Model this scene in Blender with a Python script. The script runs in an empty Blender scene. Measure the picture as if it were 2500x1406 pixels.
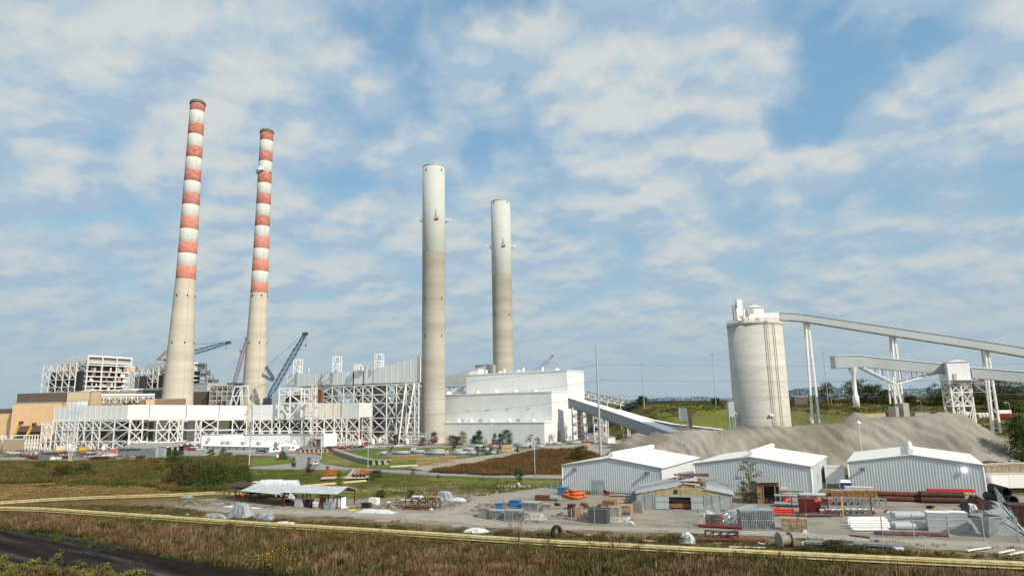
import bpy, math, random
import numpy as np
from mathutils import Vector, Matrix
R = math.radians
rnd = random.Random(7)
scene = bpy.context.scene
COL = scene.collection
# ------------------------------------------------------------------ camera
F, CX, CY, H = 1600.0, 1250.0, 703.0, 23.0     # focal length and centre in 2500-wide units, eye height (m)
PITCH, ROLL = math.atan(285 / F), 0.020
_f = Vector((0, math.cos(PITCH), math.sin(PITCH)))
_u0 = Vector((0, -math.sin(PITCH), math.cos(PITCH)))
_r0 = Vector((1, 0, 0))
_r = math.cos(ROLL) * _r0 - math.sin(ROLL) * _u0
_u = math.cos(ROLL) * _u0 + math.sin(ROLL) * _r0
EYE = Vector((0, 0, H))
cam_data = bpy.data.cameras.new('camera')
cam_data.sensor_width = 36
cam_data.lens = 36 * F / 2500
cam_data.clip_start = 0.5
cam_data.clip_end = 20000
cam = bpy.data.objects.new('camera', cam_data)
COL.objects.link(cam)
m3 = Matrix((_r, _u, -_f)).transposed()
cam.matrix_world = Matrix.Translation(EYE) @ m3.to_4x4()
scene.camera = cam
scene.view_settings.view_transform = 'Standard'
scene.view_settings.look = 'None'
scene.view_settings.exposure = 0
scene.render.engine = 'CYCLES'
scene.cycles.max_bounces = 5
scene.cycles.diffuse_bounces = 2
scene.cycles.transparent_max_bounces = 16
def ray(px, py):
 return _f * F + _r * (px - CX) + _u * (CY - py)
def at(px, py, Y):
 d = ray(px, py)
 return EYE + d * (Y / d.y)
def gp(px, py, z=0.0):
 d = ray(px, py)
 return EYE + d * ((z - H) / d.z)
def proj(p):
 d = Vector(p) - EYE
 w = d.dot(_f)
 return CX + F * d.dot(_r) / w, CY - F * d.dot(_u) / w
def solve_s(P0, D, px):
 k = (px - CX) / F
 d = Vector(P0) - EYE
 D = Vector(D)
 return (k * d.dot(_f) - d.dot(_r)) / (D.dot(_r) - k * D.dot(_f))
def zat(x, y, py):
 k = (CY - py) / F
 d = Vector((x, y, 0)) - EYE
 U = Vector((0, 0, 1))
 return (k * d.dot(_f) - d.dot(_u)) / (U.dot(_u) - k * U.dot(_f))
def sstep(a, b, x):
 t = min(1, max(0, (x - a) / (b - a)))
 return t * t * (3 - 2 * t)
def hterr(x, y):
 s = sstep(62, 105, x) * sstep(335, 505, y)
 h = s * 21.0
 return h
def gt(px, py):
 """point of the terrain seen at a pixel"""
 d = ray(px, py)
 lo = 60.0
 prev = None
 Y = lo
 while Y < 1500:
  p = EYE + d * (Y / d.y)
  if p.z <= hterr(p.x, p.y):
   return Vector((p.x, p.y, hterr(p.x, p.y)))
  Y += 1.0
 return EYE + d * (600 / d.y)
# ------------------------------------------------------------------ materials
MATS = {}
def ntree(name):
 m = bpy.data.materials.new(name)
 m.use_nodes = True
 nt = m.node_tree
 b = nt.nodes['Principled BSDF']
 return m, nt, b
def node(nt, t, **kw):
 n = nt.nodes.new(t)
 for k, v in kw.items():
  if k.startswith('i_'):
   n.inputs[k[2:].replace('_', ' ')].default_value = v
  else:
   setattr(n, k, v)
 return n
def rgba(c, k=1.0):
 return (min(1, c[0] * k), min(1, c[1] * k), min(1, c[2] * k), 1)
def noise(nt, scale, detail=4, vec=None, rough=.55, dist=0.0, stretch=None):
 if vec is None:
  g = node(nt, 'ShaderNodeNewGeometry')
  vec = g.outputs['Position']
 if stretch:
  mp = node(nt, 'ShaderNodeMapping')
  mp.inputs['Scale'].default_value = stretch
  nt.links.new(vec, mp.inputs['Vector'])
  vec = mp.outputs['Vector']
 n = node(nt, 'ShaderNodeTexNoise')
 n.inputs['Scale'].default_value = scale
 n.inputs['Detail'].default_value = detail
 n.inputs['Roughness'].default_value = rough
 n.inputs['Distortion'].default_value = dist
 nt.links.new(vec, n.inputs['Vector'])
 return n.outputs['Fac']
def ramp(nt, fac, stops, interp='LINEAR'):
 r = node(nt, 'ShaderNodeValToRGB')
 r.color_ramp.interpolation = interp
 el = r.color_ramp.elements
 while len(el) < len(stops):
  el.new(0.5)
 for e, (p, c) in zip(el, stops):
  e.position = p
  e.color = rgba(c) if not isinstance(c, (int, float)) else (c, c, c, 1)
 nt.links.new(fac, r.inputs['Fac'])
 return r.outputs['Color']
def mixc(nt, fac, a, b, mode='MIX'):
 n = node(nt, 'ShaderNodeMix', data_type='RGBA', blend_type=mode)
 for s, v in ((0, fac), (6, a), (7, b)):
  if isinstance(v, (int, float)):
   n.inputs[s].default_value = v
  elif isinstance(v, tuple):
   n.inputs[s].default_value = rgba(v)
  else:
   nt.links.new(v, n.inputs[s])
 return n.outputs[2]
def mth(nt, op, a, b=0.0, clamp=False):
 n = node(nt, 'ShaderNodeMath', operation=op, use_clamp=clamp)
 for s, v in ((0, a), (1, b)):
  if isinstance(v, (int, float)):
   n.inputs[s].default_value = v
  else:
   nt.links.new(v, n.inputs[s])
 return n.outputs[0]
def M(name, c, rough=.6, var=.18, scale=.6, streak=0.0, dirt=None, metal=0.0, bump=0.0, bscale=3.0, spec=.3):
 """weathered surface: base colour with patchy variation, optional vertical streaks of a dirt colour"""
 if name in MATS:
  return MATS[name]
 m, nt, b = ntree(name)
 n1 = noise(nt, scale, 5)
 col = ramp(nt, n1, [(.3, tuple(x * (1 - var) for x in c)), (.7, tuple(min(1, x * (1 + var * .8)) for x in c))])
 if streak:
  n2 = noise(nt, 1.0, 5, stretch=(.9, .9, .06))
  k = ramp(nt, n2, [(.5, 0.0), (.75, streak)])
  col = mixc(nt, k, col, dirt or tuple(x * .45 for x in c))
 nt.links.new(col, b.inputs['Base Color'])
 b.inputs['Roughness'].default_value = rough
 b.inputs['Metallic'].default_value = metal
 b.inputs['Specular IOR Level'].default_value = spec
 if bump:
  n3 = noise(nt, bscale, 6)
  bm_ = node(nt, 'ShaderNodeBump')
  bm_.inputs['Strength'].default_value = bump
  bm_.inputs['Distance'].default_value = .3
  nt.links.new(n3, bm_.inputs['Height'])
  nt.links.new(bm_.outputs[0], b.inputs['Normal'])
 MATS[name] = m
 return m
# ------------------------------------------------------------------ world and sun
SUN_AZ, SUN_EL = R(-46), R(38)
def make_world():
 w = bpy.data.worlds.new('World')
 scene.world = w
 w.use_nodes = True
 nt = w.node_tree
 bg = nt.nodes['Background']
 sky = node(nt, 'ShaderNodeTexSky', sky_type='NISHITA', sun_disc=False)
 sky.sun_elevation = SUN_EL
 sky.sun_rotation = math.pi / 2 - SUN_AZ
 sky.air_density = 1.0
 sky.dust_density = 1.2
 sky.ozone_density = 2.0
 tc = node(nt, 'ShaderNodeTexCoord')
 gen = tc.outputs['Generated']
 # ragged direction used by the large cloud masses
 wn = node(nt, 'ShaderNodeTexNoise')
 wn.inputs['Scale'].default_value = 7
 wn.inputs['Detail'].default_value = 6
 nt.links.new(gen, wn.inputs['Vector'])
 v1 = node(nt, 'ShaderNodeVectorMath', operation='SUBTRACT')
 v1.inputs[1].default_value = (.5, .5, .5)
 nt.links.new(wn.outputs['Color'], v1.inputs[0])
 v2 = node(nt, 'ShaderNodeVectorMath', operation='SCALE')
 v2.inputs['Scale'].default_value = .22
 nt.links.new(v1.outputs[0], v2.inputs[0])
 v3 = node(nt, 'ShaderNodeVectorMath', operation='ADD')
 nt.links.new(gen, v3.inputs[0]); nt.links.new(v2.outputs[0], v3.inputs[1])
 vn = node(nt, 'ShaderNodeVectorMath', operation='NORMALIZE')
 nt.links.new(v3.outputs[0], vn.inputs[0])
 total = None
 for (px, py, rr, wt) in SKY_MASSES:
  d = ray(px, py).normalized()
  dp = node(nt, 'ShaderNodeVectorMath', operation='DOT_PRODUCT')
  nt.links.new(vn.outputs[0], dp.inputs[0])
  dp.inputs[1].default_value = d
  mr = node(nt, 'ShaderNodeMapRange', interpolation_type='SMOOTHSTEP')
  mr.inputs['From Min'].default_value = math.cos(math.atan(rr * 1.35 / F))
  mr.inputs['From Max'].default_value = 1.0
  mr.inputs['To Min'].default_value = 0
  mr.inputs['To Max'].default_value = wt * (.066 if wt < 0 else .06)
  nt.links.new(dp.outputs['Value'], mr.inputs['Value'])
  total = mr.outputs[0] if total is None else mth(nt, 'ADD', total, mr.outputs[0])
 # flat cloud deck seen in perspective
 sp = node(nt, 'ShaderNodeSeparateXYZ')
 nt.links.new(gen, sp.inputs[0])
 zc = mth(nt, 'MAXIMUM', sp.outputs['Z'], 0.0)
 zz = mth(nt, 'ADD', zc, .30)
 cb = node(nt, 'ShaderNodeCombineXYZ')
 nt.links.new(mth(nt, 'DIVIDE', sp.outputs['X'], zz), cb.inputs[0])
 nt.links.new(mth(nt, 'DIVIDE', sp.outputs['Y'], zz), cb.inputs[1])
 def fbm(scale, off, detail, rough, dist):
  ad = node(nt, 'ShaderNodeVectorMath', operation='ADD')
  ad.inputs[1].default_value = off
  nt.links.new(cb.outputs[0], ad.inputs[0])
  return noise(nt, scale, detail, vec=ad.outputs[0], rough=rough, dist=dist)
 def puffs(off):
  a = fbm(7.0, off, 9, .53, .12)
  wv = node(nt, 'ShaderNodeVectorMath', operation='ADD')
  nt.links.new(cb.outputs[0], wv.inputs[0])
  wv.inputs[1].default_value = off
  wd = node(nt, 'ShaderNodeTexNoise'); wd.inputs['Scale'].default_value = 9; wd.inputs['Detail'].default_value = 5
  nt.links.new(wv.outputs[0], wd.inputs['Vector'])
  w2 = node(nt, 'ShaderNodeVectorMath', operation='MULTIPLY_ADD')
  w2.inputs[1].default_value = (.085, .085, .085)
  nt.links.new(wd.outputs['Color'], w2.inputs[0]); nt.links.new(wv.outputs[0], w2.inputs[2])
  vo = node(nt, 'ShaderNodeTexVoronoi', feature='SMOOTH_F1')
  vo.inputs['Scale'].default_value = 6.5; vo.inputs['Smoothness'].default_value = .35
  nt.links.new(w2.outputs[0], vo.inputs['Vector'])
  return mth(nt, 'ADD', mth(nt, 'MULTIPLY', a, .60), mth(nt, 'MULTIPLY', mth(nt, 'SUBTRACT', 1.0, vo.outputs['Distance']), .42))
 n1 = puffs((3.3, 1.7, .4))
 n1b = puffs((3.305, 1.735, .4))
 n2 = fbm(2.6, (9.3, 2.2, 1.4), 4, .5, 0)
 dens = mth(nt, 'ADD', mth(nt, 'MULTIPLY', n1, .62), mth(nt, 'MULTIPLY', n2, .38))
 dens = mth(nt, 'ADD', dens, total)
 # more veil towards the horizon
 hz = ramp(nt, zc, [(0.0, .13), (.22, .07), (.45, .05)])
 dens = mth(nt, 'ADD', dens, hz)
 alpha = node(nt, 'ShaderNodeMapRange', interpolation_type='SMOOTHSTEP')
 alpha.inputs['From Min'].default_value = .412
 alpha.inputs['From Max'].default_value = .585
 nt.links.new(dens, alpha.inputs['Value'])
 shade = mth(nt, 'ADD', mth(nt, 'MULTIPLY', mth(nt, 'SUBTRACT', n1b, n1), 2.4), mth(nt, 'MULTIPLY', dens, 1.0))
 cc = ramp(nt, shade, [(.42, (.40, .53, .67)), (.56, (.50, .61, .69)), (.68, (.60, .66, .68)), (.82, (.68, .71, .70))])
 k10 = mixc(nt, 1.0, cc, (1, 1, 1), 'MULTIPLY')
 vs = node(nt, 'ShaderNodeVectorMath', operation='SCALE')
 vs.inputs['Scale'].default_value = 9.6
 nt.links.new(k10, vs.inputs[0])
 skyc = mixc(nt, 1.0, sky.outputs[0], (1.0, 1.0, 1.0), 'MULTIPLY')
 sb = node(nt, 'ShaderNodeVectorMath', operation='MULTIPLY')
 sb.inputs[1].default_value = (1.2, 1.75, 1.58)
 nt.links.new(skyc, sb.inputs[0])
 bl = ramp(nt, zc, [(.0, (.33, .45, .54)), (.18, (.27, .46, .62)), (.34, (.215, .41, .62)), (.60, (.165, .345, .575))])
 bs = node(nt, 'ShaderNodeVectorMath', operation='SCALE')
 bs.inputs['Scale'].default_value = 10
 nt.links.new(bl, bs.inputs[0])
 skyc = mixc(nt, .72, sb.outputs[0], bs.outputs[0])
 am = mth(nt, 'ADD', mth(nt, 'MULTIPLY', alpha.outputs[0], .82), .13)
 mx = mixc(nt, am, skyc, vs.outputs[0])
 # grey haze band
 vh = ramp(nt, zc, [(0.0, .93), (.06, .78), (.16, .34), (.34, .04), (.5, 0.0)])
 hv = node(nt, 'ShaderNodeVectorMath', operation='SCALE')
 hv.inputs[0].default_value = (.375, .485, .555)
 hv.inputs['Scale'].default_value = 10
 fin = mixc(nt, vh, mx, hv.outputs[0])
 nt.links.new(fin, bg.inputs['Color'])
 bg.inputs['Strength'].default_value = .103
 w.cycles.sampling_method = 'MANUAL'
 w.cycles.sample_map_resolution = 512
 sl = bpy.data.lights.new('sun', 'SUN')
 sl.energy = 4.7
 sl.angle = R(.53)
 sl.color = (1.0, .91, .77)
 so = bpy.data.objects.new('sun', sl)
 COL.objects.link(so)
 d = Vector((math.cos(SUN_EL) * math.cos(SUN_AZ), math.cos(SUN_EL) * math.sin(SUN_AZ), math.sin(SUN_EL)))
 so.rotation_euler = d.to_track_quat('Z', 'Y').to_euler()
 so.location = (300, -300, 400)
SKY_MASSES = [(870, 215, 120, -1), (1110, 80, 60, -1), (960, 170, 70, -.8), (50, 235, 80, -.7), (170, 315, 80, -.8), (265, 335, 70, -.7),
 (800, 460, 80, -.8), (1190, 430, 70, -.8), (1270, 30, 40, -.7), (1350, 95, 40, -.6), (1280, 205, 45, -.7), (1255, 400, 40, -.6),
 (1700, 245, 70, -.9), (1980, 255, 110, -1.1), (2110, 205, 110, -1.1), (2350, 145, 55, -1), (1960, 60, 40, -.8), (2000, 10, 40, -.7),
 (1860, 305, 50, -.7), (2290, 430, 100, -.7), (1900, 520, 60, -.6), (1350, 540, 45, -.6), (2190, 470, 60, -.6), (1000, 420, 60, -.4), (390, 370, 50, -.5),
 (250, 120, 260, .8), (520, 160, 200, .7), (1180, 170, 75, .9), (1500, 90, 170, .8), (1720, 100, 140, .7), (1480, 300, 140, .9),
 (1930, 365, 90, .8), (1660, 430, 160, .8), (2280, 290, 80, 1), (2440, 225, 100, 1), (2080, 400, 70, .7), (860, 350, 60, .8), (1020, 320, 80, .6),
 (60, 300, 60, .7), (250, 430, 100, .5), (1100, 370, 80, .6), (620, 60, 200, .6), (2300, 50, 120, .2), (1850, 170, 90, .3), (1350, 240, 60, .6), (720, 290, 60, .5)]
make_world()
# ------------------------------------------------------------------ mesh helpers
class MB:
 """collects faces in world coordinates"""
 def __init__(s):
  s.v = []; s.f = []; s.sm = []
 def add(s, vs, fs, smooth=False):
  o = len(s.v)
  s.v += [tuple(p) for p in vs]
  s.f += [tuple(i + o for i in f) for f in fs]
  s.sm += [smooth] * len(fs)
  return s
 def obox(s, c, ax, ay, az):
  c, ax, ay, az = Vector(c), Vector(ax), Vector(ay), Vector(az)
  vs = [c + ax * i + ay * j + az * k for k in (-.5, .5) for j in (-.5, .5) for i in (-.5, .5)]
  return s.add(vs, [(0, 2, 3, 1), (4, 5, 7, 6), (0, 1, 5, 4), (2, 6, 7, 3), (0, 4, 6, 2), (1, 3, 7, 5)])
 def box(s, c, sz, rz=0.0):
  a, b = math.cos(rz), math.sin(rz)
  return s.obox(c, (a * sz[0], b * sz[0], 0), (-b * sz[1], a * sz[1], 0), (0, 0, sz[2]))
 def bar(s, a, b, w, h=None):
  a, b = Vector(a), Vector(b)
  d = b - a
  if d.length < 1e-5:
   return s
  side = d.cross(Vector((0, 0, 1)))
  if side.length < 1e-4 * d.length:
   side = Vector((1, 0, 0))
  side.normalize()
  up = side.cross(d).normalized()
  return s.obox((a + b) / 2, side * w, d, up * (h or w))
 def tube(s, a, b, r, n=8, r2=None, smooth=True, cap=True):
  a, b = Vector(a), Vector(b)
  r2 = r if r2 is None else r2
  d = (b - a).normalized()
  x = d.cross(Vector((0, 0, 1)))
  if x.length < 1e-3:
   x = Vector((1, 0, 0))
  x.normalize()
  y = d.cross(x)
  vs = []
  for p, q in ((a, r), (b, r2)):
   for i in range(n):
    t = 2 * math.pi * i / n
    vs.append(p + x * (q * math.cos(t)) + y * (q * math.sin(t)))
  s.add(vs, [(i, (i + 1) % n, n + (i + 1) % n, n + i) for i in range(n)], smooth)
  if cap:
   s.add(vs[:n], [tuple(range(n - 1, -1, -1))])
   s.add(vs[n:], [tuple(range(n))])
  return s
 def hollow(s, a, b, r, th, n=14):
  a, b = Vector(a), Vector(b)
  d = (b - a).normalized()
  x = d.cross(Vector((0, 0, 1))).normalized()
  y = d.cross(x)
  vs = []
  for p, q in ((a, r), (b, r), (b, r - th), (a, r - th)):
   for i in range(n):
    t = 2 * math.pi * i / n
    vs.append(p + x * (q * math.cos(t)) + y * (q * math.sin(t)))
  for k in range(4):
   k2 = (k + 1) % 4
   s.add([], [])
  o = len(s.v)
  s.v += [tuple(p) for p in vs]
  for k in range(4):
   k2 = (k + 1) % 4
   for i in range(n):
    s.f.append((o + k * n + i, o + k * n + (i + 1) % n, o + k2 * n + (i + 1) % n, o + k2 * n + i))
    s.sm.append(k in (0, 2))
  return s
 def path(s, pts, r, n=6):
  for a, b in zip(pts, pts[1:]):
   s.tube(a, b, r, n, cap=True)
  return s
 def lathe(s, c, prof, n=32, smooth=True):
  vs = []
  for r, z in prof:
   for i in range(n):
    t = 2 * math.pi * i / n
    vs.append((c[0] + r * math.cos(t), c[1] + r * math.sin(t), c[2] + z))
  fs = [(k * n + i, k * n + (i + 1) % n, (k + 1) * n + (i + 1) % n, (k + 1) * n + i) for k in range(len(prof) - 1) for i in range(n)]
  return s.add(vs, fs, smooth)
 def prism(s, pts, z0, z1):
  """vertical prism over a plan polygon; z0, z1 numbers or one value per point"""
  n = len(pts)
  z0 = [z0] * n if isinstance(z0, (int, float)) else z0
  z1 = [z1] * n if isinstance(z1, (int, float)) else z1
  a = sum(pts[i][0] * pts[(i + 1) % n][1] - pts[(i + 1) % n][0] * pts[i][1] for i in range(n))
  idx = list(range(n))
  if a < 0:
   idx.reverse()
  vs = [(pts[i][0], pts[i][1], z0[i]) for i in idx] + [(pts[i][0], pts[i][1], z1[i]) for i in idx]
  fs = [(i, (i + 1) % n, n + (i + 1) % n, n + i) for i in range(n)]
  fs += [tuple(range(n - 1, -1, -1)), tuple(range(n, 2 * n))]
  return s.add(vs, fs)
 def quad(s, *p):
  return s.add(p, [tuple(range(len(p)))])
 def grid(s, P, smooth=True):
  """P[i][j] points"""
  a, b = len(P), len(P[0])
  vs = [q for row in P for q in row]
  return s.add(vs, [(i * b + j, i * b + j + 1, (i + 1) * b + j + 1, (i + 1) * b + j) for i in range(a - 1) for j in range(b - 1)], smooth)
def mesh_of(name, mb, mat, inv=None):
 me = bpy.data.meshes.new(name)
 vs = mb.v if inv is None else [inv @ Vector(p) for p in mb.v]
 me.from_pydata([tuple(p) for p in vs], [], mb.f)
 me.polygons.foreach_set('use_smooth', mb.sm)
 me.update()
 if mat:
  me.materials.append(mat)
 return me
def tagp(o, label=None, cat=None, group=None, kind=None):
 if label: o['label'] = label
 if cat: o['category'] = cat
 if group: o['group'] = group
 if kind or cat: o['kind'] = kind or 'thing'
 return o
class T:
 """a thing: an Empty at its base that parents its parts; geometry may be given in world or local coordinates"""
 def __init__(s, name, label, cat, loc, group=None, rz=0.0):
  s.o = bpy.data.objects.new(name, None)
  s.o.empty_display_size = .5
  COL.objects.link(s.o)
  s.o.location = loc
  s.o.rotation_euler = (0, 0, rz)
  tagp(s.o, label, cat, group)
  s.mw = Matrix.Translation(Vector(loc)) @ Matrix.Rotation(rz, 4, 'Z')
  s.inv = s.mw.inverted()
 def part(s, name, mb, mat, parent=None, label=None, local=False):
  o = bpy.data.objects.new(name, mesh_of(name, mb, mat, None if local else s.inv))
  COL.objects.link(o)
  o.parent = parent or s.o
  if label: o['label'] = label
  return o
def solo(name, mb, mat, label=None, cat=None, group=None, kind=None, loc=None, rz=0.0, local=False):
 """a thing (or a piece of the setting) that is one mesh"""
 if loc is None:
  if local: loc = (0, 0, 0)
  else:
   a = np.array(mb.v)
   loc = (float(a[:, 0].mean()), float(a[:, 1].mean()), float(a[:, 2].min())) if kind != 'structure' else (0, 0, 0)
 mw = Matrix.Translation(Vector(loc)) @ Matrix.Rotation(rz, 4, 'Z')
 o = bpy.data.objects.new(name, mesh_of(name, mb, mat, None if local else mw.inverted()))
 COL.objects.link(o)
 o.location = loc
 o.rotation_euler = (0, 0, rz)
 return tagp(o, label, cat, group, kind)
def dup(root, loc, rz=0.0, label=None, group=None, scale=None, swap=None):
 """copy of a thing with copies of its parts and sub-parts; swap: {part name: material}"""
 def cp(o, parent):
  c = o.copy()
  COL.objects.link(c)
  if parent is not None:
   c.parent = parent
  st = o.name.split('.')[0]
  if swap and o.type == 'MESH' and st in swap:
   c.data = o.data.copy()
   c.data.materials[0] = swap[st]
  for ch in list(o.children):
   cp(ch, c)
  return c
 r = cp(root, None)
 r.location = loc
 r.rotation_euler = (0, 0, rz)
 if scale: r.scale = (scale, scale, scale)
 if label: r['label'] = label
 if group: r['group'] = group
 return r
def npmesh(name, V, Fc, mats, tone=None, midx=None):
 me = bpy.data.meshes.new(name)
 V = np.asarray(V, np.float32); Fc = np.asarray(Fc, np.int32)
 me.vertices.add(len(V)); me.vertices.foreach_set('co', V.ravel())
 m, k = Fc.shape
 me.loops.add(m * k); me.loops.foreach_set('vertex_index', Fc.ravel())
 me.polygons.add(m)
 me.polygons.foreach_set('loop_start', np.arange(0, m * k, k, dtype=np.int32))
 me.update(calc_edges=True)
 if tone is not None:
  dom = 'POINT' if len(tone) == len(V) else 'FACE'
  at_ = me.attributes.new('tone', 'FLOAT', dom)
  at_.data.foreach_set('value', np.asarray(tone, np.float32))
 for mt in mats:
  me.materials.append(mt)
 if midx is not None:
  me.polygons.foreach_set('material_index', midx)
 return me
# ------------------------------------------------------------------ materials used widely
def tone_mat(name, stops, nscale=.08, namt=.35, rough=.8, trans=.0, tint=None):
 """plant material: colour by the 'tone' attribute, varied by a large patchy noise"""
 m, nt, b = ntree(name)
 a = node(nt, 'ShaderNodeAttribute', attribute_name='tone')
 n = noise(nt, nscale, 4)
 f = mth(nt, 'ADD', a.outputs['Fac'], mth(nt, 'MULTIPLY', mth(nt, 'SUBTRACT', n, .5), namt * 2))
 c = ramp(nt, f, stops)
 if tint:
  n2 = noise(nt, nscale * .45, 4)
  c = mixc(nt, ramp(nt, n2, [(.48, 0.0), (.62, .8)]), c, mixc(nt, .5, c, tint))
 nt.links.new(c, b.inputs['Base Color'])
 b.inputs['Roughness'].default_value = rough
 b.inputs['Specular IOR Level'].default_value = .15
 MATS[name] = m
 return m
WHITE = M('white_painted_steel', (.82, .82, .79), .45, .05, .3, .25, (.55, .47, .38))
WHITE2 = M('white_steel_frame', (.78, .77, .74), .5, .08, .8, .35, (.45, .33, .25))
SIDING = M('white_metal_siding', (.79, .80, .79), .42, .06, .10, .3, (.60, .60, .57))
RUSTWH = M('rust_stained_white', (.74, .71, .65), .6, .12, .8, .75, (.42, .27, .17))
TAN = M('tan_cladding', (.80, .53, .30), .6, .06, .2, .15, (.4, .26, .15))
TANL = M('light_tan_cladding', (.84, .62, .38), .6, .06, .2, .15, (.45, .33, .2))
BROWN = M('brown_cladding', (.145, .105, .08), .6, .08, .3)
BEIGE = M('beige_cladding', (.38, .31, .20), .6, .08, .3)
DARK = M('dark_machinery', (.035, .035, .04), .7, .3, .5)
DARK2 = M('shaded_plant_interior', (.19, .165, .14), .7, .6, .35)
GREY = M('grey_painted_steel', (.42, .44, .45), .5, .1, .5)
GALV = M('galvanised_steel', (.36, .40, .43), .42, .25, 1.2, .4, (.3, .3, .3), metal=.35)
STEELG = M('conveyor_grey_cladding', (.40, .44, .45), .5, .05, .2, .12)
RUST = M('rusted_steel', (.13, .045, .03), .85, .4, 1.5)
RUSTD = M('dark_rust', (.075, .035, .028), .85, .4, 1.5)
REDP = M('red_paint', (.55, .03, .025), .4, .12, 1)
ORANGE = M('orange_paint', (.58, .13, .025), .45, .12, 1)
YEL = M('yellow_paint', (.70, .42, .05), .5, .12, 1)
BLUET = M('blue_tarp', (.04, .17, .38), .5, .35, 2, .3, (.25, .3, .33), bump=.4)
BLACK = M('black_rubber', (.02, .02, .02), .7, .2, 1)
GLASS = M('dark_window_glass', (.03, .04, .05), .12, .1, 1, spec=.6)
CRBLUE = M('crane_dark_blue', (.035, .06, .10), .5, .15, 1)
CRGREEN = M('crane_dark_green', (.04, .09, .085), .5, .15, 1)
CRRED = M('crane_faded_red', (.30, .17, .19), .6, .15, 1)
CONC = M('weathered_concrete', (.42, .40, .36), .85, .12, .8, .25)
WOOD = M('raw_lumber', (.42, .28, .155), .85, .4, 1.6, .5, (.12, .09, .06))
WOODG = M('weathered_grey_lumber', (.30, .27, .23), .85, .25, 2)
WOODD = M('stained_brown_lumber', (.26, .14, .06), .85, .4, 2.5)
TARPW = M('white_plastic_tarp', (.60, .63, .65), .35, .25, 1.5, bump=.4, bscale=2.5)
TARPG = M('translucent_grey_plastic', (.29, .33, .345), .3, .3, 1.2, bump=.5, bscale=2.5)
ROOFM = M('old_tin_roof', (.30, .31, .31), .6, .25, .5, .4, (.2, .14, .1))
ROOFB = M('pale_blue_metal_roof', (.46, .49, .51), .45, .15, .8, .5, (.26, .2, .15))
BARK = M('bark', (.10, .075, .05), .9, .3, 4)
TEAL = M('cable_grey_duct', (.15, .18, .195), .5, .35, 1, .4, (.08, .07, .06))
def concrete_bands(name, c1, c2, freq=.12, split=None, top=None, dark=(.3, .29, .26)):
 m, nt, b = ntree(name)
 g = node(nt, 'ShaderNodeNewGeometry')
 n1 = noise(nt, freq, 6, stretch=(.08, .08, 1.0), rough=.65)
 n2 = noise(nt, .9, 6, stretch=(.25, .25, 1.0), rough=.7)
 c = ramp(nt, n1, [(.36, c1), (.62, c2)])
 c = mixc(nt, ramp(nt, n2, [(.5, 0.0), (.8, .5)]), c, dark)
 sp = node(nt, 'ShaderNodeSeparateXYZ'); nt.links.new(g.outputs['Position'], sp.inputs[0])
 # lift joints
 w = mth(nt, 'FRACT', mth(nt, 'MULTIPLY', sp.outputs['Z'], 1 / 2.6))
 j = mth(nt, 'LESS_THAN', w, .07)
 c = mixc(nt, mth(nt, 'MULTIPLY', j, .22), c, dark)
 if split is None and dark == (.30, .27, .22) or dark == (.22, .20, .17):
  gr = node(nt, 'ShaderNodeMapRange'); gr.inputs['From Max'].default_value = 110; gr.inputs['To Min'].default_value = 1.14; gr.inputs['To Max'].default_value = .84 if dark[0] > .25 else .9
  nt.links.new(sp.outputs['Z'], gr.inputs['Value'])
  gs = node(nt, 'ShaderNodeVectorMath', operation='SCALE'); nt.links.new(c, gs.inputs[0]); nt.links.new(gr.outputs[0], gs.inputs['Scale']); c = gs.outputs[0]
 if split is not None:
  k = mth(nt, 'GREATER_THAN', sp.outputs['Z'], split)
  c = mixc(nt, k, c, mixc(nt, mth(nt, 'MULTIPLY', n1, .6), top, tuple(x * .88 for x in top)))
 nt.links.new(c, b.inputs['Base Color'])
 b.inputs['Roughness'].default_value = .85
 b.inputs['Specular IOR Level'].default_value = .15
 MATS[name] = m
 return m
def band_paint(name, c, c2, k=.5):
 """faded paint worn through to the concrete in blocky patches"""
 m, nt, b = ntree(name)
 n1 = noise(nt, .42, 7, stretch=(.6, .6, 1.2), rough=.8)
 n2 = noise(nt, 1.3, 6, stretch=(.3, .3, 1.6), rough=.75)
 c0 = ramp(nt, n1, [(.35, tuple(x * .9 for x in c)), (.65, c)])
 cc = mixc(nt, ramp(nt, mth(nt, 'ADD', mth(nt, 'MULTIPLY', n1, .6), mth(nt, 'MULTIPLY', n2, .4)), [(.485, 0.0), (.56, k)]), c0, c2)
 nt.links.new(cc, b.inputs['Base Color'])
 b.inputs['Roughness'].default_value = .8
 b.inputs['Specular IOR Level'].default_value = .15
 MATS[name] = m
 return m
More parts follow.
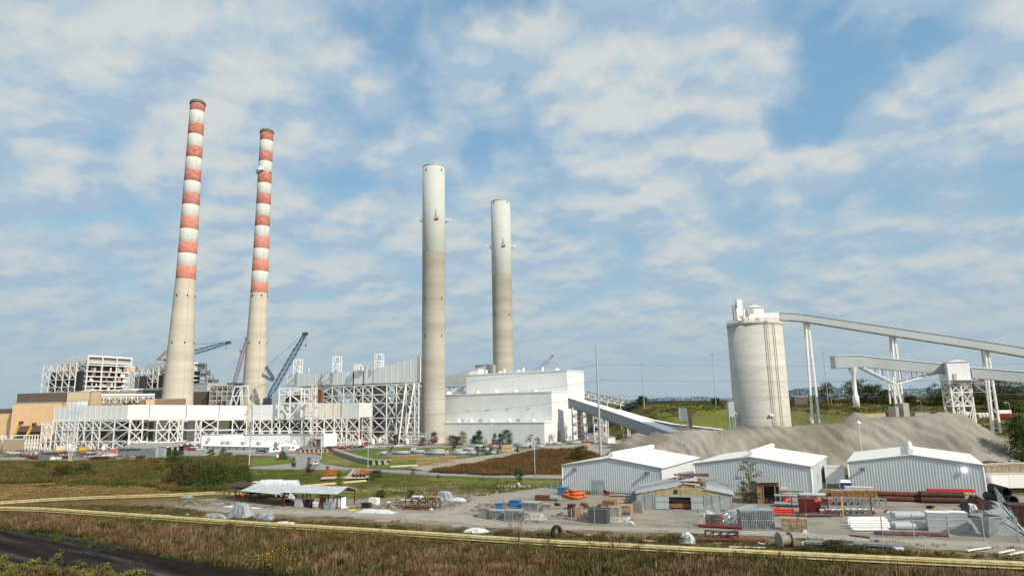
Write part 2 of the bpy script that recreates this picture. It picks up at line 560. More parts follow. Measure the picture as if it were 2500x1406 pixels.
# ------------------------------------------------------------------ steel frames
def beam3(a, z):
 return Vector((a[0], a[1], z))
def frame_face(t, A, B, zs, us, w, mat, braces='X', cw=None, cols=True, skip=(), beams=True, bw=None, parent=None):
 """one plane of a steel frame: columns at the fractions us, beams at the levels zs, braces in the bays.
 braces: letter per level, or a function (bay, level) -> letter"""
 A, B = Vector((A[0], A[1], 0)), Vector((B[0], B[1], 0))
 w *= .84; cw = (cw or w / .84) * .84; bw = bw * .84 if bw else None
 bw = bw or w * .7
 P = [A.lerp(B, u) for u in us]
 if cols:
  for i, p in enumerate(P):
   t.part('column', MB().bar((p.x, p.y, zs[0]), (p.x, p.y, zs[-1]), cw), mat)
 if beams:
  for z in zs[1:]:
   t.part('beam', MB().bar((A.x, A.y, z), (B.x, B.y, z), w * .9, w * 1.1), mat)
 for k in range(len(zs) - 1):
  for i in range(len(P) - 1):
   kind = braces(i, k) if callable(braces) else braces[k % len(braces)]
   if kind in ' .' or (i, k) in skip:
    continue
   a, b, lo, hi = P[i], P[i + 1], zs[k], zs[k + 1]
   m = MB()
   mid = (a + b) / 2
   if kind == 'X':
    m.bar(beam3(a, lo), beam3(b, hi), bw); m.bar(beam3(a, hi), beam3(b, lo), bw)
   elif kind == '/':
    m.bar(beam3(a, lo), beam3(b, hi), bw)
   elif kind == '\\':
    m.bar(beam3(a, hi), beam3(b, lo), bw)
   elif kind == 'V':
    m.bar(beam3(a, hi), beam3(mid, lo), bw); m.bar(beam3(mid, lo), beam3(b, hi), bw)
   elif kind == 'A':
    m.bar(beam3(a, lo), beam3(mid, hi), bw); m.bar(beam3(mid, hi), beam3(b, lo), bw)
   t.part('brace', m, mat)
def offs(A, B, d):
 """line A-B moved d metres away from the camera side, along its normal"""
 A, B = Vector((A[0], A[1], 0)), Vector((B[0], B[1], 0))
 n = Vector((-(B - A).y, (B - A).x, 0)).normalized()
 if n.y < 0: n = -n
 return A + n * d, B + n * d
def lerp_xy(A, B, u):
 return (A[0] + (B[0] - A[0]) * u, A[1] + (B[1] - A[1]) * u)
def us_px(A, B, pxs, z=0):
 """fractions along A-B at which vertical posts stand for the given picture columns"""
 P0 = Vector((A[0], A[1], z)); D = Vector((B[0] - A[0], B[1] - A[1], 0))
 return [solve_s(P0, D, px) for px in pxs]
# ================================================================== chimneys
def xy(px, Y, py=990):
 p = at(px, py, Y)
 return (p.x, p.y)
def ppm(p):
 return F / (Vector(p) - EYE).dot(_f)
def stack_profile(px, Y, prof, zb=0.0):
 x, y = xy(px, Y, prof[0][0])
 out = []
 for py, wpx in prof:
  z = zat(x, y, py)
  out.append((wpx / 2 / ppm((x, y, z)), z))
 r0, z0 = out[0]
 r1, z1 = out[1]
 out.insert(0, (r0 + (r0 - r1) * (z0 - zb) / max(1, z1 - z0), zb))
 return x, y, out
def rad_at(prof, z):
 for (r0, z0), (r1, z1) in zip(prof, prof[1:]):
  if z0 <= z <= z1:
   return r0 + (r1 - r0) * (z - z0) / (z1 - z0)
 return prof[-1][0]
CH_CONC = concrete_bands('chimney_concrete', (.50, .45, .37), (.60, .545, .455), dark=(.38, .33, .27))
P_RED = band_paint('faded_red_band', (.50, .15, .105), (.52, .38, .33), .7)
P_RED2 = band_paint('bright_red_band', (.62, .22, .15), (.60, .42, .34), .5)
P_WHITE = band_paint('worn_white_band', (.67, .67, .63), (.46, .44, .40), .6)
DRIM = M('sooty_concrete', (.16, .14, .12), .9, .3, 1)
def red_chimney(px, Y, prof, bounds, label, platform=None):
 x, y, pr = stack_profile(px, Y, prof)
 t = T('banded_chimney', label, 'chimney', (x, y, 0), 'red and white banded chimneys')
 topz = zat(x, y, bounds[0])
 pr[-1] = (pr[-1][0], topz)
 m = MB().lathe((x, y, 0), pr, 56)
 m.lathe((x, y, 0), [(pr[-1][0], topz), (pr[-1][0] - .5, topz), (pr[-1][0] - .6, topz - 6)], 56)
 t.part('shaft', m, CH_CONC)
 zs = [zat(x, y, b) for b in bounds]
 for i in range(len(zs) - 1):
  z1, z0 = zs[i], zs[i + 1]
  mb = MB().lathe((x, y, 0), [(rad_at(pr, z0) + .03, z0), (rad_at(pr, z0) + .07, z0 + .05), (rad_at(pr, (z0 + z1) / 2) + .07, (z0 + z1) / 2), (rad_at(pr, z1) + .07, z1 - .05), (rad_at(pr, z1) + .03, z1)], 56)
  t.part('band', mb, P_WHITE if i % 2 else (P_RED if i < 9 else P_RED2))
 r = pr[-1][0]
 t.part('rim', MB().lathe((x, y, 0), [(r, topz - 2.4), (r + .7, topz - 2.2), (r + .7, topz - 1.9), (r + .25, topz - 1.8), (r + .3, topz + .1), (r - .4, topz + .9), (r - 1.0, topz + .5)], 56), DRIM)
 rail = MB().lathe((x, y, 0), [(r + .6, topz - .75), (r + .74, topz - .7), (r + .6, topz - .6)], 40)
 t.part('railing', rail, GREY)
 # ladder up the side that faces the camera, with landings and obstruction lights
 a0 = math.atan2(-y, -x) + .35
 lad = MB()
 n = 24
 for i in range(n):
  za, zb2 = pr[0][1] + i * topz / n, pr[0][1] + (i + 1) * topz / n
  ra, rb = rad_at(pr, za) + .25, rad_at(pr, zb2) + .25
  lad.bar((x + ra * math.cos(a0), y + ra * math.sin(a0), za), (x + rb * math.cos(a0), y + rb * math.sin(a0), zb2), .12)
 t.part('ladder', lad, GREY)
 for py in (838, 724):
  z = zat(x, y, py); rr = rad_at(pr, z) + .15
  for da in (-.1, .9, -1.1):
   a = a0 + da
   t.part('hatch', MB().box((x + rr * math.cos(a), y + rr * math.sin(a), z), (.6, .9, 1.6), a), DARK)
 if platform:
  z = zat(x, y, platform); rr = rad_at(pr, z)
  a = math.atan2(-y, -x) - .5
  t.part('work_platform', MB().box((x + (rr + 1.0) * math.cos(a), y + (rr + 1) * math.sin(a), z + 1.2), (2.0, 5.0, 4.0), a), WHITE)
  t.part('hoist_frame', MB().bar((x - rr - 1.5, y, z - 2), (x - rr - 1.5, y, z + 2.5), .8).bar((x - rr - 2, y, z - 1.2), (x + rr + 1, y - 3, z - 1.8), .6), DARK)
 return t
red_chimney(432.5, 558, [(985, 71), (900, 63.5), (800, 55), (683, 44.5), (560, 40.5), (420, 36.5), (262, 33)],
 [251, 274.6, 305.8, 332, 361.8, 388, 418.6, 445.7, 475, 502.5, 533, 561.7, 593.7, 621, 652.5, 683],
 'tallest chimney with faded red and white bands, thick bare concrete base')
red_chimney(619.5, 618, [(985, 58), (900, 52), (800, 45), (716, 39.5), (600, 35.5), (450, 32), (330, 30)],
 [321, 346.4, 372.7, 397, 423.8, 449.8, 476, 501.7, 529.3, 554.4, 582, 609, 636.7, 663.9, 692.3, 716],
 'shorter red and white banded chimney with white work platform hung near its top', platform=420)
def grey_chimney(px, Y, prof, split, ly, label, big):
 x, y, pr = stack_profile(px, Y, prof)
 topz = pr[-1][1]
 t = T('concrete_chimney', label, 'chimney', (x, y, 0), 'plain concrete chimneys')
 zsp = zat(x, y, split)
 m = MB().lathe((x, y, 0), pr, 64)
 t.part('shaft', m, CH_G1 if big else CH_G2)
 up = [(rad_at(pr, zsp) + .02, zsp), (rad_at(pr, zsp) + .09, zsp + .1), (rad_at(pr, topz) + .09, topz), (rad_at(pr, topz) - .8, topz + .02), (rad_at(pr, topz) - .8, topz - 8)]
 t.part('painted_top', MB().lathe((x, y, 0), up, 64), CH_TOP)
 r = rad_at(pr, topz)
 t.part('rim', MB().lathe((x, y, 0), [(r + .1, topz - .5), (r + .25, topz - .45), (r + .25, topz + .25), (r - .5, topz + .3)], 64), GREY)
 t.part('flue', MB().lathe((x, y, 0), [(r * .55, topz - 6), (r * .55, topz + 1.0), (r * .5, topz + 1.0), (r * .5, topz - 6)], 40), DRIM)
 z = zat(x, y, ly)
 rr = rad_at(pr, z)
 a = math.atan2(-y, -x)
 for da, hoist in ((-1.52, 0), (.25, 1), (1.62, 0)):
  b = a + da
  c, s_ = math.cos(b), math.sin(b)
  px_, py_ = x + (rr + .9) * c, y + (rr + .9) * s_
  t.part('platform', MB().box((px_, py_, z - 1.0), (1.3, 2.6, .35), b).box((px_ + .55 * c, py_ + .55 * s_, z - .4), (.1, 2.6, .6), b), ORANGE2)
  if hoist:
   h = MB().bar((px_ - 1.4, py_, z - .8), (px_ - .2, py_ - .3, z + 3.4), .25).bar((px_ + 1.4, py_, z - .8), (px_ - .2, py_ - .3, z + 3.4), .25).bar((px_ - .2, py_ - .3, z + 2.6), (px_ - .3, py_ - .3, z + 5.8), .25)
   t.part('davit', h, GREY)
  else:
   t.part('outrigger', MB().bar((x + (rr - .2) * c, y + (rr - .2) * s_, z + .9), (x + (rr + 4.6) * c, y + (rr + 4.6) * s_, z + .9), .5), WHITE)
 for py in big:
  zz = zat(x, y, py); r3 = rad_at(pr, zz) + .08
  for da in (-.75, .75):
   t.part('hatch', MB().box((x + r3 * math.cos(a + da), y + r3 * math.sin(a + da), zz), (.3, 1.0, 1.6), a + da), DRIM)
 return x, y, pr
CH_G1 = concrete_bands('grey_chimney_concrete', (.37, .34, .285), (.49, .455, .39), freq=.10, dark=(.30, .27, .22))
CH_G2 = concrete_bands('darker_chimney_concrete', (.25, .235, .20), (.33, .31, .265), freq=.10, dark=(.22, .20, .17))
CH_TOP = concrete_bands('grey_painted_concrete', (.49, .50, .47), (.53, .54, .505), freq=.15, dark=(.40, .40, .38))
ORANGE2 = M('faded_orange_steel', (.50, .26, .19), .6, .1, 1)
C1 = grey_chimney(1058.3, 432, [(1060, 57.5), (870, 57), (619, 55.3), (410, 53.5)], 619, 538, 'nearer plain concrete chimney with pale painted upper half, beside white sloping duct', (422, 731, 822))
C2 = grey_chimney(1229, 507, [(905, 50), (673, 48.2), (494, 46.5)], 674, 603, 'smaller plain concrete chimney rising behind the stepped white building', (500, 771))
# ================================================================== stepped white building
PA = R(-30)
U = Vector((math.cos(PA), math.sin(PA), 0))
V = Vector((-math.sin(PA), math.cos(PA), 0))
C0 = gp(1330, 1083)
def left_to(P, px):
 return P + U * solve_s(P, U, px)
t = T('scrubber_building', 'stepped windowless white metal building with three roof levels below the second plain chimney', 'building', tuple(C0))
corner = [C0]
for px in (1350, 1390, 1431):
 corner.append(C0 + V * solve_s(C0, V, px))
ztops = [zat(C0.x, C0.y, 1031), zat(corner[1].x, corner[1].y, 956.5), zat(corner[2].x, corner[2].y, 904)]
lefts = [1064.5, 1091, 1139.5]
tiers = []
for i in range(3):
 a, b = corner[i], corner[i + 1]
 l = left_to(a, lefts[i])
 depth = (b - a)
 if i == 2:
  depth = depth * 1.0
 P = [l, a, a + depth, l + depth]
 tiers.append(P)
 m = MB().prism([(p.x, p.y) for p in P], 0, ztops[i])
 # faint standing seams of the siding
 n = int((a - l).length / 1.6)
 for k in range(1, n):
  q = l.lerp(a, k / n) - V * .03
  m.bar((q.x, q.y, .3), (q.x, q.y, ztops[i] - .4), .05, .05)
 n = int(depth.length / 1.6)
 for k in range(1, n):
  q = a.lerp(a + depth, k / n) + U * .03
  m.bar((q.x, q.y, .3), (q.x, q.y, ztops[i] - .4), .05, .05)
 wall = t.part('wall', m, SIDING)
 rf = MB()
 e = .35
 PP = [l - U * e - V * e, a + U * e - V * e, a + depth + U * e, l + depth - U * e]
 rf.prism([(p.x, p.y) for p in PP], ztops[i] - .15, ztops[i] + .45)
 t.part('roof', rf, WHITE)
def roof_things(i, pxs, off, fn):
 l, a = tiers[i][0], tiers[i][1]
 for px in pxs:
  q = l + V * off
  q = q + U * solve_s(q, U, px)
  fn(q, ztops[i] + .45)
def vent(q, z):
 t.part('roof_vent', MB().tube((q.x, q.y, z), (q.x, q.y, z + 2.3), .9, 12).tube((q.x, q.y, z + 2.3), (q.x, q.y, z + 2.7), 1.2, 12), WHITE)
def lowvent(q, z):
 t.part('roof_vent', MB().lathe((q.x, q.y, z), [(1.6, 0), (1.6, .9), (1.2, 1.5), (0, 1.6)], 14), WHITE)
roof_things(2, (1189, 1234, 1281, 1329), 4, vent)
roof_things(2, (1224, 1270, 1365), 6, lowvent)
roof_things(1, (1167, 1213, 1261, 1310), 2.5, lowvent)
def rtu(q, z):
 t.part('roof_unit', MB().box((q.x, q.y, z + .7), (3.0, 2.4, 1.4), PA).box((q.x, q.y, z + 1.5), (1.4, 1.4, .4), PA), GREY)
roof_things(0, (1130, 1176, 1268), 5, rtu)
roof_things(0, (1120, 1152, 1200, 1245, 1303), 3, lowvent)
rl = MB()
l, a = tiers[0][0], tiers[0][1]
for k in range(0, 46):
 q = l.lerp(a, k / 45) + V * .3
 rl.bar((q.x, q.y, ztops[0] + .4), (q.x, q.y, ztops[0] + 1.4), .07)
q0, q1 = l + V * .3, a + V * .3
rl.bar((q0.x, q0.y, ztops[0] + 1.4), (q1.x, q1.y, ztops[0] + 1.4), .09)
t.part('railing', rl, GREY)
def on_right(px, z0, z1, w, name, mat, proud=.12):
 q = C0 + V * solve_s(C0, V, px) + U * (proud / 2)
 m = MB().box((q.x, q.y, (z0 + z1) / 2), (proud, w, z1 - z0), PA)
 return t.part(name, m, mat)
on_right(1365, .2, 6.8, 4.6, 'roller_door', GREY)
on_right(1399, ztops[2] - 4.6, ztops[2] - 3.4, 1.2, 'louvre', GREY)
# wall lamps, small doors and a bulky light on the front
for i, px, py, w, h in ((0, 1150, 1076, 2.2, 2.4), (0, 1187, 1077, 1.6, 2.6), (0, 1286, 1074, 1.1, 2.2)):
 q = left_to(tiers[i][1], px) - V * .08
 t.part('service_door', MB().box((q.x, q.y, h / 2), (w, .16, h), PA), GREY)
for i, px, py in ((1, 1142, 1001), (1, 1190, 1000), (1, 1240, 999), (1, 1292, 997)):
 q = left_to(tiers[i][1], px) - V * .1
 z = zat(q.x, q.y, py)
 t.part('wall_sill', MB().box((q.x, q.y, z), (3.2, .2, .25), PA), GREY)
# flood lamp posts on the tier edges
for i, px, h in ((1, 1163, 3.4), (0, 1107, 4.4), (0, 1301, 4.6)):
 q = left_to(tiers[i][1], px) + V * .5
 z = ztops[i] + .4
 t.part('flood_lamp', MB().bar((q.x, q.y, z), (q.x, q.y, z + h), .2).box((q.x + .5, q.y - .3, z + h), (1.4, .5, .5)), GREY)
# penthouse on the tall wing
q = tiers[2][0] + V * 8
q = q + U * solve_s(q, U, 1164)
zt = ztops[2] + .45
pz = zat(q.x, q.y, 903)
t.part('penthouse', MB().box((q.x, q.y, (zt + pz) / 2), (8.6, 7, pz - zt), PA).box((q.x, q.y, pz + .15), (9.2, 7.6, .3), PA), WHITE)
# low link block beside the first concrete chimney
l = tiers[1][0]
m = MB().prism([(l.x, l.y), ((l - U * 1.2).x, (l - U * 1.2).y), ((l - U * 1.2 + V * 6).x, (l - U * 1.2 + V * 6).y), ((l + V * 6).x, (l + V * 6).y)], 0, zat(l.x, l.y, 957))
t.part('wall', m, WHITE)
a = tiers[2][0]
b = a - U * 22 + V * 3
zt = zat(b.x, b.y, 957)
solo('flue_annex', MB().prism([((a - U * .3 + V * 1).x, (a - U * .3 + V * 1).y), (b.x, b.y), ((b + V * 12).x, (b + V * 12).y), ((a - U * .3 + V * 13).x, (a - U * .3 + V * 13).y)], 0, zt)
     .box((b.x + 10, b.y + 2, zt + 1.2), (6, 5, 2.4), PA), SIDING, 'white flat annex between the nearer plain chimney and the stepped building', 'annex')
# grey building that slopes up to the second chimney
def wall_strip(mb, pts, thick, panels=True):
 """pts: (px, Y, ytop, ybot); solid band extruded away from the camera"""
 W = []
 for px, Y, yt, yb in pts:
  x, y = xy(px, Y, (yt + yb) / 2)
  W.append((x, y, zat(x, y, yb), zat(x, y, yt)))
 for a, b in zip(W, W[1:]):
  (ax, ay), (bx, by) = offs(a, b, thick)[0][:2], offs(a, b, thick)[1][:2]
  mb.add([(a[0], a[1], a[2]), (b[0], b[1], b[2]), (b[0], b[1], b[3]), (a[0], a[1], a[3]),
    (ax, ay, a[2]), (bx, by, b[2]), (bx, by, b[3]), (ax, ay, a[3])],
               [(0, 1, 2, 3), (5, 4, 7, 6), (3, 2, 6, 7), (4, 5, 1, 0), (1, 5, 6, 2), (4, 0, 3, 7)])
  if panels:
   L = math.hypot(b[0] - a[0], b[1] - a[1])
   n = max(1, int(L / 5))
   for k in range(n + 1):
    u = k / n
    x, y = a[0] + (b[0] - a[0]) * u, a[1] + (b[1] - a[1]) * u
    z0, z1 = a[2] + (b[2] - a[2]) * u, a[3] + (b[3] - a[3]) * u
    mb.bar((x, y, z0 - .1), (x, y, z1 + .1), .22, .3)
 return W
t = T('sloping_duct_house', 'grey clad duct house sloping up to the smaller plain chimney', 'duct', (*xy(1140, 500), 0))
m = MB(); wall_strip(m, [(1084, 500, 918, 944), (1106, 498, 915, 944), (1150, 494, 901.5, 944), (1199, 490, 889, 944)], 14, False)
t.part('cladding', m, GREY2 if 'GREY2' in globals() else M('grey_cladding', (.44, .46, .46), .5, .05, .2))
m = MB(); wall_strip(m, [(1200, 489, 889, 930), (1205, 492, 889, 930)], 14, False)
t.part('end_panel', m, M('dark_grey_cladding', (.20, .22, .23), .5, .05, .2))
A, B = xy(1084, 502), xy(1142, 497)
zt = zat(*A, 945)
for i, u in enumerate(us_px(A, B, (1086, 1098, 1108, 1131, 1141))):
 p = lerp_xy(A, B, u)
 t.part('column', MB().bar((*p, 0), (*p, zt), .9), WHITE2)
t.part('girder', MB().bar((*A, zt + .3), (*B, zt + .3), 1.2), WHITE2)
# ================================================================== upper duct with its framework
t = T('precipitator_frame', 'tall white braced steel framework carrying grey sloping duct into the nearer plain chimney', 'framework', (*xy(870, 450), 0))
R_ = xy(1022, 424); R_ = Vector((R_[0], R_[1], 0))
L_ = R_ + U * solve_s(R_, U, 701)
def Yof(px, P=None, D=U):
 P = P or R_
 return (P + D * solve_s(P, D, px)).y
top = [(701, 916, 944), (784, 911, 941), (862, 905.5, 938.5), (911, 902.5, 935.5), (1017, 871, 932.5)]
m = MB(); W = wall_strip(m, [(px, Yof(px), a, b) for px, a, b in top], 20)
t.part('duct', m, M('duct_grey_white', (.76, .78, .77), .5, .04, .15, .1))
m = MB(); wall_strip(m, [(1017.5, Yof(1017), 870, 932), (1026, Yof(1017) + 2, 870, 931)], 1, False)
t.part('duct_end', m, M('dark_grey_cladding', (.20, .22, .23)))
for px in (731, 785, 861, 886):
 P = R_ + U * solve_s(R_, U, px) - V * .4
 za, zb = zat(P.x, P.y, 942), zat(P.x, P.y, 910)
 t.part('duct_joint', MB().bar((P.x, P.y, za), (P.x, P.y, zb + .4), .5), DARK if px > 800 else GREY)
zb = zat(R_.x, R_.y, 934)
Lv = [0] + [zat(*xy(960, Yof(960)), y) for y in (1054, 1020, 983, 962, 938)]
posts = (701, 721, 752, 774, 808, 836, 862, 884, 907, 943, 967, 991, 1012, 1022)
us = us_px(L_, R_, posts)
def br(i, k):
 return ['X', 'X', 'X', 'V', 'X'][k] if (i * 3 + k) % 4 else ['V', 'A', '/', 'X', '\\'][k]
frame_face(t, L_, R_, Lv, us, .85, WHITE2, br, bw=.7)
# second plane of columns and bracing behind, sparser
A2, B2 = L_ + V * 14, R_ + V * 14
frame_face(t, A2, B2, Lv, us[::2], .8, WHITE2, 'XVAX/', bw=.6)
for u in us[::3]:
 p, q = L_.lerp(R_, u), A2.lerp(B2, u)
 for z in Lv[1:]:
  t.part('beam', MB().bar((p.x, p.y, z), (q.x, q.y, z), .7), WHITE2)
# bracing on the slanted right-hand end: props leaning on the frame
for px0, px1 in ((1012, 1001), (991, 985)):
 p = R_ + U * solve_s(R_, U, px0) - V * .6
 q = R_ + U * solve_s(R_, U, px1) - V * 5
 t.part('raking_post', MB().bar((q.x, q.y, 0), (p.x, p.y, zb), .8), WHITE2)
# plant seen through the frame: hoppers, tanks, lift cage, shaded floors
A3, B3 = L_ + V * 17, R_ + V * 17
def backs(lst):
 for px0, px1, y0, y1, mat, nm in lst:
  a_ = A3 + (B3 - A3) * 0
  P = R_ + V * 17
  D = U
  p, q = P + D * solve_s(P, D, px0), P + D * solve_s(P, D, px1)
  z1, z0 = zat(p.x, p.y, y0), max(0, zat(p.x, p.y, y1))
  t.part(nm, MB().prism([(p.x, p.y), (q.x, q.y), ((q + V * 4).x, (q + V * 4).y), ((p + V * 4).x, (p + V * 4).y)], z0, z1), mat)
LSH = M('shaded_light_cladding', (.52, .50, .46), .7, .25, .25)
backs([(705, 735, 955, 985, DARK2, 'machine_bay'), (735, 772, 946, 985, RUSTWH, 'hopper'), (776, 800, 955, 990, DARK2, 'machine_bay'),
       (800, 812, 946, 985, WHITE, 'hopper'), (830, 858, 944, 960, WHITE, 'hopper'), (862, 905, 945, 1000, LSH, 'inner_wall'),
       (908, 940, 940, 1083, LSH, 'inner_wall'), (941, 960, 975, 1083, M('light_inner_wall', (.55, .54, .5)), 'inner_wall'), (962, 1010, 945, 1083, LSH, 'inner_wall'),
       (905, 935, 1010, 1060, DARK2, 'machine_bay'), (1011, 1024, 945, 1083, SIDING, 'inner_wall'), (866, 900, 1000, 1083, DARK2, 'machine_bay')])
P = R_ - V * .8
p = P + U * solve_s(P, U, 779)
t.part('lift_cage', MB().box((p.x, p.y, (zat(p.x, p.y, 983) + zat(p.x, p.y, 951)) / 2), (3.6, 2.5, zat(p.x, p.y, 951) - zat(p.x, p.y, 983)), PA), M('brown_lift', (.22, .11, .05)))
# ladder frames that stand on the duct roof
def roof_tower(px0, px1, yt, yb, Y):
 a, b = xy(px0, Y), xy(px1, Y)
 tt = T('roof_hoist_frame', ROOFT[len(ROOFL)], 'hoist frame', (a[0], a[1], zat(*a, yb)), 'white hoist frames on the duct roof')
 ROOFL.append(1)
 z0, z1 = zat(*a, yb), zat(*a, yt)
 zm = z0 + (z1 - z0) * .55
 for (ox, oy) in ((0, 0), (.5, 4)):
  for q in (a, b):
   tt.part('post', MB().bar((q[0] + ox, q[1] + oy, z0), (q[0] + ox, q[1] + oy, z1), .55), WHITE2)
  tt.part('crossbeam', MB().bar((a[0] + ox, a[1] + oy, z1), (b[0] + ox, b[1] + oy, z1), .5), WHITE2)
  tt.part('crossbeam', MB().bar((a[0] + ox, a[1] + oy, zm), (b[0] + ox, b[1] + oy, zm), .5), WHITE2)
  tt.part('brace', MB().bar((a[0] + ox, a[1] + oy, z0), (b[0] + ox, b[1] + oy, zm), .4).bar((b[0] + ox, b[1] + oy, z0), (a[0] + ox, a[1] + oy, zm), .4), WHITE2)
ROOFL = []
ROOFT = ['white hoist frame on the duct roof beside the dark blue crane boom', 'tall white hoist frame standing midway along the flat duct roof',
         'smallest low white frame on the duct roof', 'white hoist frame where the duct roof begins to slope up']
for a in ((713, 729, 877.5, 913, 468), (810, 826, 870.5, 908, 454), (864, 879, 891, 905, 447), (913, 930.5, 864, 901.5, 440)):
 roof_tower(*a)
for px, Y, w in ((740, 462, 9), (885, 445, 8)):
 x, y = xy(px, Y)
 z = zat(x, y, 909 if px < 800 else 902)
 solo('roof_walkway', MB().box((x, y, z + 2.0), (w, 2, .3), PA).box((x - w * .35, y, z + 1), (.3, 1.6, 2.2), PA).box((x + w * .3, y, z + 1), (.3, 1.6, 2.2), PA), WHITE2,
         'white raised walkway on the duct roof beside the %s hoist frame' % ('first' if px < 800 else 'smallest'), 'walkway')
# white building and tanks behind, between crane base and frame
x, y = xy(676, 560)
solo('white_hopper_house', MB().prism([xy(663, 560), xy(683, 552), xy(684, 575), xy(668, 580)], 0, zat(x, y, 959)), SIDING, 'small white building behind the dark blue crane base', 'building')
# ================================================================== long white ducts in front
def duct_run(name, label, pts, thick, mat, zlev, posts, style, backlist, cat='duct', depth=12, mats=None):
 tt = T(name, label, cat, (*xy(pts[0][0], pts[0][1]), 0))
 segs = list(zip(pts, pts[1:]))
 for k, (a, b) in enumerate(segs):
  m = MB(); wall_strip(m, [a, b], thick)
  tt.part('duct_panel', m, mats[k] if mats else mat)
 for k, (a, b) in enumerate(segs):
  A, B = xy(a[0], a[1]), xy(b[0], b[1])
  pp = [p for p in posts if a[0] - .1 <= p <= b[0] + .1]
  if len(pp) < 2: continue
  us = us_px(A, B, pp)
  zt = zat(*A, a[3]) - .2
  zs = [0] + [zat(*lerp_xy(A, B, .5), y) for y in zlev] + [zt]
  frame_face(tt, A, B, zs, us, .75, WHITE2, style, bw=.6)
  A2, B2 = offs(A, B, depth)
  frame_face(tt, A2, B2, zs, us[::2] if len(us) > 2 else us, .7, WHITE2, 'XVX', bw=.5)
 for px0, px1, Y, y0, y1, mt, nm in backlist:
  p, q = xy(px0, Y), xy(px1, Y)
  z1, z0 = zat(*p, y0), max(0, zat(*p, y1))
  m = MB().prism([p, q, (q[0], q[1] + 5), (p[0], p[1] + 5)], z0, z1)
  tt.part(nm, m, mt)
 return tt
duct_run('gas_duct', 'long white duct on braced white framework in front of the tan building', [(133, 452, 992.5, 1028), (312, 425, 988, 1023)], 14, SIDING, (1077, 1050),
 (133, 149, 163, 178, 186, 202, 222, 240, 275, 312), lambda i, k: 'X/X'[k] if i % 3 else 'VXX'[k],
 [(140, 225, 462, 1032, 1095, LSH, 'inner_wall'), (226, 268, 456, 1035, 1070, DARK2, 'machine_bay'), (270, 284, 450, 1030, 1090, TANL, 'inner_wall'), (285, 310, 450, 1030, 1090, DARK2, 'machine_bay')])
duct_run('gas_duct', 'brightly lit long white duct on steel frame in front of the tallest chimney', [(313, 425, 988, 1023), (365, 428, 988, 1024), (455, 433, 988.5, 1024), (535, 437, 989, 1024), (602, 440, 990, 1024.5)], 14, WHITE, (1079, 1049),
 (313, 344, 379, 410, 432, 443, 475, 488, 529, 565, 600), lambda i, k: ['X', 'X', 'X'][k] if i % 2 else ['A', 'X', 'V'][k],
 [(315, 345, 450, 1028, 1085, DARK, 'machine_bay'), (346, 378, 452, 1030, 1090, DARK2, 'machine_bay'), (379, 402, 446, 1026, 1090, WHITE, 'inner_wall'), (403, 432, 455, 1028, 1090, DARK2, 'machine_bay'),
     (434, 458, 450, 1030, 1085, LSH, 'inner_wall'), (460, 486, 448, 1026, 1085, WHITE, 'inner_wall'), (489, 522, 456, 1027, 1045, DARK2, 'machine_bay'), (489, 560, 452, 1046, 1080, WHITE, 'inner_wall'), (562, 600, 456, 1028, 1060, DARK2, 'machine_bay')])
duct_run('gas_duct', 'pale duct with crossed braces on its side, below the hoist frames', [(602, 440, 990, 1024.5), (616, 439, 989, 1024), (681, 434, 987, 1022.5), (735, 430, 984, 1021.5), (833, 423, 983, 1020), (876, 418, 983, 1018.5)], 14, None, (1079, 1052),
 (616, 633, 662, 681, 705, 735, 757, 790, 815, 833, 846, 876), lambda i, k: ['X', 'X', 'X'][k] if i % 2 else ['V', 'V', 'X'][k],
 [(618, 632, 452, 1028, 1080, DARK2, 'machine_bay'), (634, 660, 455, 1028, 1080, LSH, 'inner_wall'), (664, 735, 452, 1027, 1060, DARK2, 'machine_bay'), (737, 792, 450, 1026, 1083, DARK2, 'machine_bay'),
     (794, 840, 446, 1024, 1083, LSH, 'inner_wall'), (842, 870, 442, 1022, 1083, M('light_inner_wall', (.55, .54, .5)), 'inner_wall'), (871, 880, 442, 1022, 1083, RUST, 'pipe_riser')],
 mats=[RUSTWH, SIDING, M('pale_duct', (.70, .71, .69), .5, .05, .2, .2), RUSTWH, M('pale_duct', (.7, .71, .69)), ])
